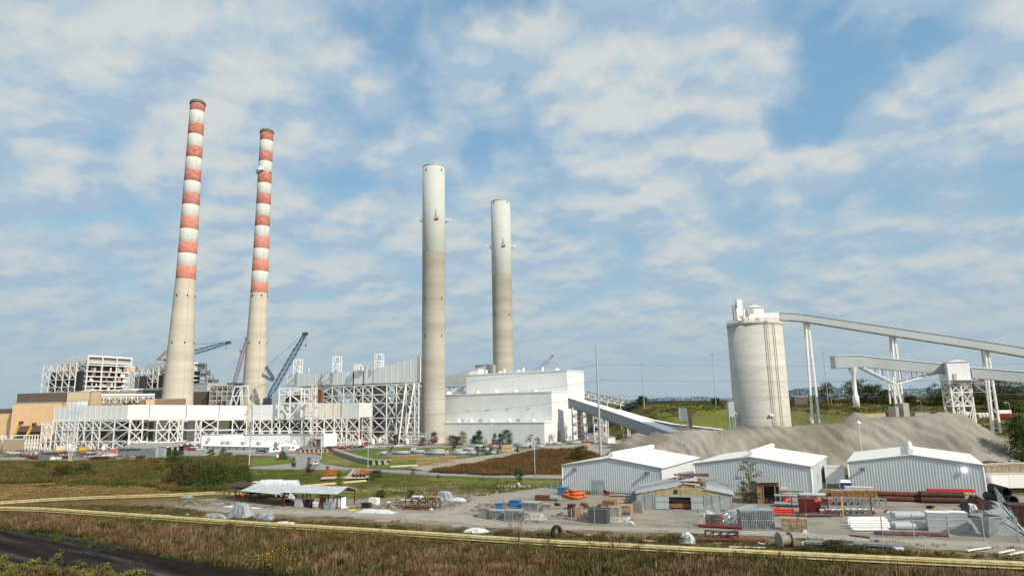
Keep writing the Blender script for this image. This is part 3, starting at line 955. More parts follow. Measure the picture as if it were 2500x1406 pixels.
# crossed braces and stair tower on that duct
t = T('crossed_brace_bay', 'two bay steel frame with big crossed braces standing against the pale duct', 'framework', (*xy(681, 430), 0))
A, B = xy(681, 430), xy(735, 426)
A = Vector((*A, 0)); B = Vector((*B, 0))
frame_face(t, A, B, [zat(A.x, A.y, y) for y in (1022, 984.5, 963, 948)], [0, .5, 1], .9, WHITE2, lambda i, k: '\\' if (i + k) % 2 == 0 else '/', bw=.8)
frame_face(t, A + V * 12, B + V * 12, [zat(A.x, A.y, y) for y in (1022, 984.5, 963, 950)], [0, .5, 1], .8, WHITE2, 'XXX')
p = A.lerp(B, .15) + V * 9
t.part('machine_bay', MB().box((p.x, p.y, zat(p.x, p.y, 972)), (8, 6, 7), PA), DARK)
for j, (px, y0, y1) in enumerate(((767, 1021, 938), (770, 1086, 1020), (606, 1030, 992))):
 Y = 416 if px > 700 else 430
 p = Vector((*xy(px, Y), 0))
 tt = T('stair_tower', ['rust stained stair tower climbing past the lift cage', 'stair tower at the low white building below the pale duct', 'rusty stair tower at the bend of the long white duct'][j], 'stair tower', tuple(p), 'steel stair towers')
 za, zb = max(0, zat(p.x, p.y, y0)), zat(p.x, p.y, y1)
 for ox in (-1.4, 1.4):
  for oy in (-1.2, 1.2):
   tt.part('post', MB().bar((p.x + ox, p.y + oy, za), (p.x + ox, p.y + oy, zb), .3), WHITE2)
 n = max(2, int((zb - za) / 3.4))
 for k in range(n):
  z0, z1 = za + (zb - za) * k / n, za + (zb - za) * (k + 1) / n
  sg = 1 if k % 2 else -1
  tt.part('flight', MB().bar((p.x - 1.4 * sg, p.y, z0), (p.x + 1.4 * sg, p.y, z1), .9, .3), RUSTWH)
  tt.part('landing', MB().box((p.x + 1.6 * sg, p.y, z1), (1.4, 3.2, .3)), ORANGE2)
# end bay of the left-hand framework
t = T('pipe_rack', 'white braced pipe rack in front of the tan turbine building', 'pipe rack', (*xy(110, 432), 0))
A, B = xy(108, 434), xy(133, 430)
frame_face(t, A, B, [0, zat(*A, 1078), zat(*A, 1050), zat(*A, 1029)], [0, .5, 1], .7, WHITE2, 'VXX')
frame_face(t, offs(A, B, 15)[0], offs(A, B, 15)[1], [0, zat(*A, 1078), zat(*A, 1050), zat(*A, 1029)], [0, .33, .66, 1], .7, WHITE2, 'XVX')
A, B = xy(38, 436), xy(108, 436)
frame_face(t, A, B, [0, zat(*A, 1074), zat(*A, 1063)], [0, .42, .5, .6, .7, .8, .9, 1], .55, WHITE2, lambda i, k: 'X.'[k])
A, B = xy(-20, 440), xy(24, 440)
frame_face(t, A, B, [0, zat(*A, 1065)], [0, .5, .75, 1], .55, WHITE2, 'X')
# ================================================================== turbine buildings at the far side
def block(name, label, corners, ytop, mat, ybot=None, group=None, cat='building', trims=True, roofmat=None):
 pts = [xy(*c) for c in corners]
 ref = pts[0]
 zt = zat(*ref, ytop); zb = 0 if ybot is None else zat(*ref, ybot)
 tt = T(name, label, cat, (ref[0], ref[1], zb), group)
 tt.part('wall', MB().prism(pts, zb, zt), mat)
 c = Vector((sum(p[0] for p in pts) / len(pts), sum(p[1] for p in pts) / len(pts), 0))
 o = [tuple((c + (Vector((*p, 0)) - c) * 1.01)[:2]) for p in pts]
 tt.part('roof', MB().prism(o, zt - .1, zt + .5), roofmat or GREY)
 return tt, zt
tb, _z = block('turbine_hall', 'orange tan windowless turbine hall with brown lower canopy', [(31, 480), (150, 474), (190, 520), (31, 530)], 985, TAN)
x, y = xy(79, 471)
tb.part('canopy', MB().prism([xy(47, 468), xy(110, 466), xy(111, 474), xy(48, 477)], zat(*xy(47, 468), 1054), zat(*xy(47, 468), 1040)), BROWN)
tb.part('doorway', MB().prism([xy(49, 472.5), xy(109, 470.5), xy(109, 472), xy(49, 474)], 0, zat(*xy(47, 468), 1055)), DARK2)
block('boiler_house_block', 'long dark brown upper block behind the tan turbine hall', [(39.5, 500), (161, 488), (190, 540), (60, 545)], 961, BROWN, 986)
t, _z = block('low_tan_building', 'lower tan building at the picture edge with dark brown top strip', [(-60, 500), (30.5, 492), (32, 540), (-60, 545)], 1008, TAN)
t.part('parapet', MB().prism([xy(-60, 499), xy(31, 491), xy(31, 530), xy(-60, 540)], zat(*xy(-60, 500), 1008), zat(*xy(-60, 500), 999.5)), BROWN)
t.part('window', MB().prism([xy(0, 493), xy(8, 492.4), xy(8, 493.4), xy(0, 494)], 3, 8), DARK)
block('tan_penthouse', 'bright tan cubic penthouse beside the dark brown block', [(161.5, 486), (216, 478), (218, 500), (165, 508)], 957.5, TANL, 990)
block('white_link_block', 'small white block under the tan cubic penthouse', [(162, 470), (214, 464), (216, 474), (164, 480)], 980, WHITE, 995)
block('tan_shaft', 'narrow tan shaft between penthouse and the duct', [(220, 470), (238, 466), (246, 476), (226, 482)], 957, TANL, 995)
block('ochre_shed', 'low ochre shed with flat top behind the scrap yard', [(18, 428), (68, 426), (69, 440), (20, 442)], 1074, BEIGE)
block('ochre_shed', 'low ochre shed cut off by the picture edge', [(-30, 430), (14.5, 428), (14.5, 440), (-30, 444)], 1074.5, BEIGE)
block('brown_annex', 'brown annex with flat top beneath the tallest chimney', [(300, 520), (354, 516), (356, 526), (302, 530)], 977, M('brown_annex_cladding', (.36, .24, .15)), 995)
block('brown_annex', 'reddish brown annex directly before the tallest chimney foot', [(379, 516), (452, 512), (453, 522), (380, 526)], 975, M('brown_annex_cladding', (.36, .24, .15)), 995)
block('tan_annex', 'short tan annex between two brown annexes', [(355, 514), (378, 513), (379, 523), (356, 524)], 975, TANL, 995)
block('tan_annex', 'flat tan roofed annex under the second boiler frame', [(349, 640), (396, 636), (398, 650), (350, 655)], 962, TAN, 972)
block('white_roof_block', 'white block on the flat tan roof beside the tallest chimney', [(361, 630), (385, 627), (386, 640), (362, 644)], 953, WHITE, 962)
tt, z = block('grey_boiler_block', 'grey clad block with brown lower storey between the banded chimneys', [(468, 640), (503, 634), (590, 650), (590, 690), (470, 700)], 937, GREY, 956)
block('brown_lower_block', 'dark brown block under the grey clad block', [(468, 639), (511, 632), (512, 660), (470, 668)], 956.5, BROWN, 1000)
t = T('coal_handling_frame', 'grey open steel frame beside the shorter banded chimney foot', 'framework', (*xy(540, 610), 0))
A, B = xy(511, 622), xy(594, 632)
frame_face(t, A, B, [zat(*A, y) for y in (990, 977, 966, 956, 940)], [0, .2, .35, .5, .65, .8, 1], .7, GREY, lambda i, k: 'X' if (i + k) % 3 == 0 else '.')
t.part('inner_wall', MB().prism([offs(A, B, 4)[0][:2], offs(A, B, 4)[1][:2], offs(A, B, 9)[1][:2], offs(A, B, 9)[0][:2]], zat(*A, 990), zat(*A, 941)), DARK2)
# white A-frame
t = T('splayed_steel_frame', 'white splayed steel A-frame on the roof between the banded chimneys', 'framework', (*xy(585, 470), zat(*xy(585, 470), 989)))
zb, zt = zat(*xy(585, 470), 989), zat(*xy(585, 470), 943.5)
for y0, Yo in ((0, 468), (1, 474)):
 for b, a in ((561, 571), (577, 588), (593, 588), (609, 603), (588, 571 + 15)):
  t.part('leg', MB().bar((*xy(b, Yo), zb), (*xy(a, Yo), zt), .6), WHITE2)
 t.part('crossbeam', MB().bar((*xy(569, Yo), zt), (*xy(609, Yo), zt + .5), .6), WHITE2)
 t.part('crossbeam', MB().bar((*xy(566, Yo), (zb + zt) / 2), (*xy(606, Yo), (zb + zt) / 2), .45), WHITE2)
 t.part('brace', MB().bar((*xy(561, Yo), zb), (*xy(586, Yo), zt), .4).bar((*xy(577, Yo), zb), (*xy(568, Yo), (zb + zt) / 2), .4), WHITE2)
# long pipe bridge behind the ducts
t = T('pipe_bridge', 'white truss pipe bridge running behind the long duct towards the tallest chimney', 'pipe bridge', (*xy(240, 500), 0))
A, B = xy(238, 505), xy(375, 520)
frame_face(t, A, B, [zat(*A, 984), zat(*A, 970)], [i / 10 for i in range(11)], .6, WHITE2, lambda i, k: '/' if i % 2 else '\\')
t.part('pipe', MB().tube((*offs(A, B, 2)[0][:2], zat(*A, 965)), (*offs(A, B, 2)[1][:2], zat(*A, 965)), 1.0), WHITE)
t.part('pipe', MB().tube((*offs(A, B, 3)[0][:2], zat(*A, 977)), (*offs(A, B, 3)[1][:2], zat(*A, 977)), .8), BEIGE)
# ================================================================== open boiler structures
def boiler(label, cx, k, cy, ky, Yc, cut=None):
 X = lambda px: cx + (px - 205) * k
 Yp = lambda py: cy - (1009 - py) * ky
 s = Yc / 575
 P = lambda px, Y: xy(X(px), Y * s)
 t = T('boiler_structure', label, 'boiler structure', (*P(205, 575), 0), 'open steel boiler structures')
 zz = lambda py: zat(*P(205, 575), Yp(py))
 A, B, C_ = P(139, 600), P(205, 575), P(313, 612)
 D = (A[0] + C_[0] - B[0], A[1] + C_[1] - B[1])
 base, top_ = zz(985), zz(871)
 def inset(pts, f=.93):
  c = (sum(p[0] for p in pts) / len(pts), sum(p[1] for p in pts) / len(pts))
  return [(c[0] + (p[0] - c[0]) * f, c[1] + (p[1] - c[1]) * f) for p in pts]
 t.part('dark_boiler_core', MB().prism(inset([A, B, C_, D], .80), base, zz(884)), DARK2)  # dark boiler core boxes stand in for the shade inside the frames
 t.part('roof', MB().prism(inset([A, B, C_, D], 1.01), zz(871), zz(866.5)), WHITE)
 us = [0, .32, .65, 1]
 zs = [base] + [zz(y) for y in (957, 943, 930, 918.5, 906, 890, 884, 869)]
 frame_face(t, B, C_, zs, us, 1.0 * s, WHITE2, lambda i, kk: '.', cw=1.1 * s)
 for z in zs[1:-2]:
  t.part('floor', MB().prism(inset([A, B, C_, D], .97), z - .3, z + .3), BEIGE)
 t.part('louvre_wall', MB().prism([offs(B, C_, 2)[0][:2], offs(B, C_, 2)[1][:2], offs(B, C_, 3)[1][:2], offs(B, C_, 3)[0][:2]], zz(886), zz(872)), GREY)
 t.part('tan_panel', MB().prism([lerp_xy(B, C_, .9), lerp_xy(B, C_, .995), offs(B, C_, 3)[1][:2], offs(lerp_xy(B, C_, .9), C_, 3)[0][:2]], zz(905), zz(896)), TAN)
 # machinery, pipes and tan panels on the open floors
 rr = random.Random(int(cx))
 for z0, z1 in zip(zs[:-3], zs[1:-2]):
  for _ in range(9):
   u = rr.uniform(.03, .97); w = rr.uniform(.8, 3.0); h = (z1 - z0) * rr.uniform(.3, .8)
   q = lerp_xy(B, C_, u); q = (q[0] - .3, q[1] + 2.2)
   t.part('equipment', MB().box((q[0], q[1], z0 + h / 2 + .3), (w, w, h), .5), rr.choice((BEIGE, GREY, DARK2, WHITE2, DARK2, RUSTWH, GREY)))
 # braced side towards the camera
 us2 = [0, .36, .66, 1]
 frame_face(t, A, B, zs, us2, .8 * s, WHITE2, lambda i, kk: ('X' if i == 2 else '/\\'[(i + kk) % 2]) if kk < 7 else '.', bw=.7)
 t.part('siding', MB().prism([(A[0] - .3, A[1] - .6), (B[0] - .3, B[1] - .6), B, A], zz(880), zz(871)), SIDING)
 for u0, u1, y0, y1, mt in ((.02, .3, 945, 935, TAN), (.3, .6, 915, 903, TANL), (.05, .3, 960, 948, TAN), (.62, .96, 905, 893, GREY), (.35, .6, 955, 930, DARK), (.05, .3, 930, 918, DARK)):
  a, b = lerp_xy(A, B, u0), lerp_xy(A, B, u1)
  t.part('panel', MB().prism([(a[0], a[1] + 1), (b[0], b[1] + 1), (b[0], b[1] + 2), (a[0], a[1] + 2)], zz(y0), zz(y1)), mt)
 # lower wing
 E, G = P(97, 590), P(178, 572)
 zs3 = [base] + [zz(y) for y in (958, 943, 925, 902, 885)]
 frame_face(t, E, G, zs3, [0, .2, .42, .62, .82, 1], .75 * s, WHITE2, lambda i, kk: 'X/\\XV'[kk] if (i + kk) % 2 else './.\\X'[kk])
 E2, G2 = offs(E, G, 14)
 frame_face(t, E2, G2, zs3, [0, .5, 1], .75 * s, WHITE2, 'X.X/X')
 t.part('dark_boiler_core', MB().prism([lerp_xy(E, G, .25), (G[0] + 3, G[1] + 2), (G2.x, G2.y), lerp_xy(E2, G2, .25)], base, zz(906)), DARK)
 for u0, u1, y0, y1, mt in ((.1, .4, 938, 930, BEIGE), (.2, .38, 970, 948, TAN), (.45, .8, 918, 905, BEIGE), (.8, .98, 917, 902, TANL), (.3, .6, 958, 952, TAN)):
  a, b = lerp_xy(E, G, u0), lerp_xy(E, G, u1)
  t.part('panel', MB().prism([(a[0], a[1] + 1), (b[0], b[1] + 1), (b[0], b[1] + 2), (a[0], a[1] + 2)], zz(y0), zz(y1)), mt)
 # wing on the other side
 K1, K2 = (C_[0] + .5, C_[1] - 2), P(334, 606)
 frame_face(t, K1, K2, [base] + [zz(y) for y in (957, 943, 927, 912, 903)], [0, .5, 1], .75 * s, WHITE2, 'X/X\\.')
 t.part('tan_panel', MB().prism([(C_[0] + .5, C_[1] - 1), (C_[0] + 5, C_[1] - 1), (C_[0] + 5, C_[1] + 2), (C_[0] + .5, C_[1] + 2)], zz(903), zz(889)), TANL)
 t.part('dark_boiler_core', MB().prism([(K1[0] + 1, K1[1] + 4), (K2[0] - 1, K2[1] + 4), (K2[0] - 1, K2[1] + 16), (K1[0] + 1, K1[1] + 16)], base, zz(915)), DARK2)
 return t
boiler('open steel boiler structure with white floors and dark interior, first beside the picture edge', 205, 1, 1009, 1, 590)
boiler('open steel boiler structure partly hidden by the tallest chimney', 404.5, .87, 1005, .873, 676)
# low roofs with pipes in front of the boiler structures
for (a, b, Y, y0, y1, mt, lb) in ((200, 330, 560, 958, 990, BEIGE, 'beige low roof crowded with pipes under the first boiler structure'), (300, 400, 600, 955, 990, DARK2, 'dark low roof under the second boiler structure')):
 tt, z = block('equipment_house', lb, [(a, Y), (b, Y - 4), (b, Y + 10), (a, Y + 12)], y0, mt, y1)
 rr = random.Random(a)
 for i in range(9):
  px = a + (b - a) * (i + .5) / 9
  p = xy(px, Y - 2)
  tt.part('pipe', MB().tube((p[0] - 4, p[1], z + 1 + rr.random()), (p[0] + 4, p[1] - .3, z + 1 + rr.random()), .5), WHITE)
# ================================================================== cranes
def boom(mb, a, b, w, w2=None, n=14, ch=.22):
 """lattice boom of four chords"""
 a, b = Vector(a), Vector(b)
 w2 = w2 or w
 d = (b - a).normalized()
 x = d.cross(Vector((0, 1, 0))).normalized()
 y = d.cross(x)
 def q(i, sx, sy):
  u = i / n
  ww = (w + (w2 - w) * max(0, (u - .7) / .3)) * min(1, .3 + u * 7) / 2
  return a.lerp(b, u) + x * (sx * ww) + y * (sy * ww)
 for sx, sy in ((1, 1), (1, -1), (-1, 1), (-1, -1)):
  for i in range(n):
   mb.bar(q(i, sx, sy), q(i + 1, sx, sy), ch)
 for i in range(n):
  sg = 1 if i % 2 else -1
  for sy in (1, -1):
   mb.bar(q(i, sg, sy), q(i + 1, -sg, sy), ch * .7)
  for sx in (1, -1):
   mb.bar(q(i, sx, sg), q(i + 1, sx, -sg), ch * .7)
 return mb
def crane(label, mat, Y, base, tip, w, extra=None, cat='crane', hook=None, ch=.25, n=16):
 t = T('lattice_crane', label, cat, (*xy(base[0], Y), 0))
 a, b = at(base[0], base[1], Y), at(tip[0], tip[1], Y)
 t.part('boom', boom(MB(), a, b, w, w * .5, n, ch), mat)
 t.part('boom_head', MB().box(b, (w * 1.2, w, w * .7)), mat)
 if extra:
  for nm, p, q, ww in extra:
   P, Q = at(*p, Y), at(*q, Y)
   if nm == 'cable':
    t.part('cable', MB().tube(P, Q, ww, 5), DARK)
   else:
    t.part(nm, boom(MB(), P, Q, ww, ww, 8, ch), mat)
 if hook:
  P = at(hook[0], hook[1], Y); Q = at(hook[0], hook[2], Y)
  t.part('cable', MB().tube(P, Q, .12, 5), DARK)
  t.part('hook_block', MB().lathe(Q, [(0, -1.6), (.8, -1), (.8, .6), (0, 1.2)], 8), REDP)
 return t
t = crane('tall dark blue lattice crane beside the shorter banded chimney, boom raised steeply', CRBLUE, 590, (655, 972), (745, 815), 3.6,
      [('mast', (669, 926), (649.5, 895), 1.8), ('mast', (667, 930), (640, 915), 1.8), ('cable', (649.5, 895), (744, 814), .14), ('cable', (649.5, 895), (640, 916), .14)], hook=(746.5, 816, 842), ch=.42, n=26)
x, y = xy(655, 590)
t.part('cab', MB().box((x, y, 1.8 + zat(x, y, 985)), (8, 5, 6)), CRBLUE)
crane('dark green lattice crane boom reaching out from behind the tallest chimney', CRGREEN, 760, (400, 881), (558, 836), 4.0, [('cable', (400, 845), (556, 835.5), .18)], hook=(552, 837, 850), ch=.45, n=26)
crane('purplish red lattice crane boom rising behind the shorter banded chimney', CRRED, 720, (570, 940), (603, 826), 3.2, [('mast', (592, 860), (585, 855), 1.2)], ch=.4, n=20)
crane('small orange crane boom on the roof behind the tallest chimney', M('crane_orange', (.45, .17, .1)), 720, (382, 880), (420, 846), 1.6, [('cable', (382, 878), (410, 877), .5)], ch=.35, n=8)
crane('slender faded red crane boom poking above the stepped white building roof', CRRED, 640, (1312, 912), (1349, 868.5), 2.2, [('cable', (1300, 908), (1349, 868.5), .12)], ch=.35, n=12)
# yellow mobile crane arms by the tan hall
for i, (a, b, c) in enumerate((((32, 1066), (50, 1030), (42, 1060)), ((66, 1062), (82, 1034), (74, 1058)))):
 t = T('yellow_excavator', ['yellow excavator with raised arm against the tan hall wall', 'yellow excavator with bent arm before the brown canopy'][i], 'excavator', (*xy(a[0], 450), 0), 'yellow excavators by the tan hall')
 Y = 450
 P0, P1 = at(*a, Y), at(*b, Y)
 t.part('arm', MB().bar(P0, P1, 1.1, 1.4), YEL)
 t.part('bucket', MB().box(P1 + Vector((.5, 0, -.5)), (2.2, 1.6, 2.2), .3), RUST)
 p = xy(a[0], Y)
 t.part('body', MB().box((p[0], p[1], 2.6), (5, 3, 2.4)).box((p[0] + .6, p[1], 4.4), (2, 2.2, 1.6)), YEL)
 t.part('track', MB().box((p[0], p[1] - 1.5, .7), (5.5, .8, 1.4)), BLACK)
 t.part('track', MB().box((p[0], p[1] + 1.5, .7), (5.5, .8, 1.4)), BLACK)
# ================================================================== terrain and roads
from mathutils import noise as mno
def fb(x, y, s, o=3, z=0.0):
 return mno.fractal(Vector((x * s, y * s, z)), 1.0, 2.0, o)
def inside(px, py, poly):
 c = False
 n = len(poly)
 j = n - 1
 for i in range(n):
  xi, yi = poly[i]; xj, yj = poly[j]
  if (yi > py) != (yj > py) and px < (xj - xi) * (py - yi) / (yj - yi) + xi:
   c = not c
  j = i
 return c
def gpoly(pts):
 """picture outline laid on the level ground, as world x, y"""
 return [tuple(gp(*p)[:2]) for p in pts]
ZONES = [  # outline on the ground, colour, tint spread
 ([(-900, 1060), (3500, 1040), (3500, 1100), (1500, 1104), (1000, 1092), (700, 1106), (420, 1122), (-900, 1127)], (.27, .25, .21)),
 ([(1480, 1085), (1600, 1070), (3000, 1050), (3000, 1165), (1480, 1130)], (.24, .21, .16)),
 ([(-300, 1122), (330, 1124), (440, 1112), (620, 1112), (600, 1160), (500, 1185), (-300, 1185)], (.115, .085, .035)),
 ([(-300, 1128), (120, 1128), (300, 1132), (420, 1140), (380, 1152), (200, 1148), (-300, 1156)], (.055, .075, .018)),
 ([(150, 1158), (260, 1150), (410, 1150), (400, 1165), (250, 1166)], (.20, .145, .06)),
 ([(-300, 1186), (150, 1178), (330, 1184), (420, 1196), (400, 1208), (100, 1214), (-300, 1236)], (.25, .165, .07)),
 ([(600, 1146), (1100, 1163), (1378, 1172), (1378, 1190), (1180, 1200), (1060, 1210), (880, 1216), (700, 1215), (590, 1200)], (.155, .16, .045)),
 ([(610, 1148), (860, 1152), (1000, 1165), (980, 1180), (700, 1180), (600, 1175)], (.10, .125, .032)),
 ([(1020, 1186), (1250, 1184), (1260, 1196), (1150, 1208), (1010, 1212)], (.24, .19, .10)),
 ([(1130, 1178), (1260, 1178), (1240, 1192), (1120, 1194)], (.10, .13, .03)),
 ([(612, 1118), (715, 1115), (716, 1124), (700, 1131), (612, 1138)], (.12, .17, .03)),
 ([(780, 1104), (880, 1096), (1000, 1093), (1330, 1088), (1375, 1090), (1320, 1097), (1210, 1110), (1130, 1122), (1010, 1143), (880, 1140), (800, 1131), (782, 1122)], (.105, .15, .028)),
 ([(790, 1106), (830, 1104), (870, 1124), (850, 1138), (800, 1130)], (.17, .16, .06)),
 ([(1030, 1152), (1160, 1134), (1218, 1122), (1320, 1098), (1400, 1094), (1430, 1100), (1490, 1125), (1378, 1142), (1378, 1162)], (.20, .115, .05)),
 ([(920, 1104), (1180, 1094), (1380, 1086), (1300, 1094), (1180, 1106), (1150, 1114), (940, 1113)], (.20, .18, .15)),
 ([(-600, 1236), (420, 1213), (440, 1240), (620, 1262), (900, 1274), (-600, 1270)], (.14, .10, .05)),
 ([(380, 1222), (900, 1254), (1200, 1290), (1800, 1308), (2600, 1352), (2600, 1372), (1300, 1318), (600, 1275), (300, 1240)], (.17, .135, .08)),
 ([(-600, 1248), (640, 1290), (1300, 1332), (2600, 1392), (3400, 1800), (-1500, 1800)], (.085, .06, .028)),
 ([(1984, 1196), (2080, 1196), (2085, 1215), (1984, 1215)], (.10, .11, .035)),
]
ZP = [(z[0], z[1]) for z in ZONES]
def zone_colour(x, y):
 px, py = proj((x, y, 0))
 sc = 1600 / max(60, y)
 jx = fb(x, y, .06, 3) * 7 * sc * .5
 jy = fb(x, y, .06, 3, 5.0) * 2.0 * sc * 23 / max(60, y) * 3
 c = None
 for poly, col in ZP:
  if inside(px + jx, py + jy, poly):
   c = col
 if y > 560 or x > 420:
  c = (.105, .11, .04)
 h = hterr(x, y)
 if h > .8 and y < 900:
  k = sstep(14, 20.5, h)
  c = (.13 + .02 * k, .14 + .05 * k, .035)
  if x > 170:
   c = (.125, .125, .045)
 return c or (.12, .10, .04)
def make_ground():
 xs = sorted(set([-9000, -5000, -3000, -1800, -1100, -800, -620] + list(np.arange(-500, 420.1, 2.5)) + [520, 650, 800, 1100, 1800, 3000, 5000, 9000]))
 ys = sorted(set([-400, -100, 20] + list(np.arange(50, 330, 1.6)) + list(np.arange(330, 620.1, 4)) + [680, 760, 900, 1200, 1800, 3000, 6000, 12000]))
 V_, tone = [], []
 for y in ys:
  for x in xs:
   V_.append((x, y, hterr(x, y) - .03))
   tone.append(tuple(1.05 * c_ for c_ in zone_colour(float(x), float(y))) if -520 < x < 430 and 40 < y < 640 else (.105, .11, .045))
 nx = len(xs)
 idx = np.arange(len(ys) * nx).reshape(len(ys), nx)
 Fc = np.stack([idx[:-1, :-1], idx[:-1, 1:], idx[1:, 1:], idx[1:, :-1]], -1).reshape(-1, 4)
 me = npmesh('ground', V_, Fc, [])
 ca = me.color_attributes.new('zone', 'FLOAT_COLOR', 'POINT')
 ca.data.foreach_set('color', np.array([(a, b, c, 1) for a, b, c in tone], np.float32).ravel())
 m, nt, b = ntree('ground_cover')
 a = node(nt, 'ShaderNodeAttribute', attribute_name='zone')
 n1 = noise(nt, .35, 7, rough=.7)
 n2 = noise(nt, .045, 5)
 n3 = noise(nt, 2.2, 4)
 k = mth(nt, 'ADD', mth(nt, 'MULTIPLY', n1, 1.7), mth(nt, 'MULTIPLY', n2, 1.0))
 k = mth(nt, 'ADD', k, mth(nt, 'MULTIPLY', n3, .8))
 k = mth(nt, 'SUBTRACT', k, .75)
 vs = node(nt, 'ShaderNodeVectorMath', operation='SCALE')
 nt.links.new(a.outputs['Color'], vs.inputs[0]); nt.links.new(k, vs.inputs['Scale'])
 c = mixc(nt, ramp(nt, n1, [(.56, 0.0), (.72, .5)]), vs.outputs[0], (.26, .19, .10))
 nt.links.new(c, b.inputs['Base Color'])
 b.inputs['Roughness'].default_value = .95
 b.inputs['Specular IOR Level'].default_value = .05
 bp = node(nt, 'ShaderNodeBump'); bp.inputs['Strength'].default_value = .8; bp.inputs['Distance'].default_value = .5
 nt.links.new(noise(nt, .9, 6, rough=.7), bp.inputs['Height']); nt.links.new(bp.outputs[0], b.inputs['Normal'])
 me.materials.append(m)
 o = bpy.data.objects.new('ground', me); COL.objects.link(o); o['kind'] = 'structure'
make_ground()
def ragged(poly, step=2.0, amp=.5, seed=0.0):
 out = []
 n = len(poly)
 for i in range(n):
  a, b = Vector((*poly[i], 0)), Vector((*poly[(i + 1) % n], 0))
  L = (b - a).length
  k = max(1, min(60, int(L / step)))
  for j in range(k):
   p = a.lerp(b, j / k)
   out.append((p.x + amp * fb(p.x, p.y, .25, 3, seed), p.y + amp * fb(p.x, p.y, .25, 3, seed + 9)))
 return out
def sheet(name, pts, mat, z, amp=.5, step=2.0):
 P = ragged(gpoly(pts), step, amp, z * 100)
 m = MB(); m.add([(x, y, z) for x, y in P], [tuple(range(len(P)))])
 return solo(name, m, mat, kind='structure')
def surf_mat(name, c1, c2, c3, s=.25, wear=.5, grass=None):
 m, nt, b = ntree(name)
 n1 = noise(nt, s, 7, rough=.65)
 n2 = noise(nt, s * 8, 5, rough=.7)
 n3 = noise(nt, s * .3, 4)
 c = ramp(nt, n1, [(.33, c1), (.5, c2), (.7, c3)])
 c = mixc(nt, mth(nt, 'MULTIPLY', n2, wear), c, tuple(x * .6 for x in c1))
 if grass:
  c = mixc(nt, ramp(nt, mth(nt, 'ADD', mth(nt, 'MULTIPLY', n3, .6), mth(nt, 'MULTIPLY', n1, .4)), [(.55, 0.0), (.64, .85)]), c, grass)
 nt.links.new(c, b.inputs['Base Color'])
 b.inputs['Roughness'].default_value = .95
 b.inputs['Specular IOR Level'].default_value = .08
 bp = node(nt, 'ShaderNodeBump'); bp.inputs['Strength'].default_value = .5; bp.inputs['Distance'].default_value = .2
 nt.links.new(n2, bp.inputs['Height']); nt.links.new(bp.outputs[0], b.inputs['Normal'])
 MATS[name] = m
 return m
GRAVEL = surf_mat('yard_gravel', (.225, .195, .15), (.335, .30, .245), (.42, .385, .33), .16, .55, (.15, .125, .06))
TRACK = surf_mat('packed_track', (.29, .26, .21), (.37, .34, .29), (.43, .40, .35), .3, .35)
ASPH = surf_mat('worn_asphalt', (.24, .24, .235), (.29, .285, .275), (.33, .325, .31), .1, .25)
sheet('gravel_yard', [(415, 1228), (470, 1219), (560, 1216), (700, 1218), (900, 1216), (1060, 1213), (1160, 1210), (1230, 1202), (1376, 1184), (1380, 1203), (1620, 1209), (1985, 1213), (2080, 1212), (2420, 1208),
      (2700, 1212), (2700, 1352), (2440, 1347), (2250, 1338), (2100, 1322), (1900, 1311), (1700, 1303), (1500, 1298), (1300, 1292), (1150, 1289), (1000, 1277), (850, 1264), (700, 1257), (600, 1255), (480, 1244), (425, 1238)], GRAVEL, .0, 2.6)
sheet('dirt_track', [(560, 1240), (700, 1244), (900, 1248), (1050, 1252), (1105, 1246), (1125, 1232), (1155, 1222), (1170, 1228), (1150, 1244), (1160, 1262), (1230, 1277), (1400, 1284), (1700, 1291), (1950, 1300), (2200, 1316), (2700, 1332),
      (2700, 1344), (2200, 1328), (1950, 1312), (1700, 1300), (1400, 1292), (1230, 1287), (1120, 1276), (1000, 1266), (800, 1257), (560, 1249)], TRACK, .015, .9)
sheet('road', [(430, 1100), (560, 1103), (720, 1106), (760, 1106), (782, 1112), (787, 1119), (778, 1126), (792, 1133), (850, 1141), (940, 1146), (1020, 1149), (1376, 1160.5), (1376, 1168), (1200, 1165), (1050, 1160), (900, 1149.5),
      (800, 1146), (608, 1144), (604, 1140), (660, 1136), (708, 1131), (722, 1124), (712, 1116), (640, 1112), (430, 1112)], ASPH, .02, .15)
sheet('service_road', [(1002, 1142), (1110, 1122), (1205, 1109), (1282, 1098), (1333, 1087.5), (1384, 1085), (1530, 1075), (1562, 1078), (1520, 1095), (1485, 1118), (1468, 1119), (1452, 1106), (1420, 1096.5), (1397, 1094.5), (1320, 1097.5),
      (1217, 1122), (1154, 1134), (1110, 1145), (1040, 1149.5)], TRACK, .045, .4)
sheet('parking_lane', [(742, 1099), (905, 1092), (1000, 1088.5), (1340, 1083.6), (1340, 1087), (1000, 1092), (905, 1095), (800, 1100), (744, 1103)], ASPH, .03, .15)
for k, pts in enumerate(([(1390, 1158), (1480, 1120), (1500, 1125), (1420, 1175)],)):
 pass
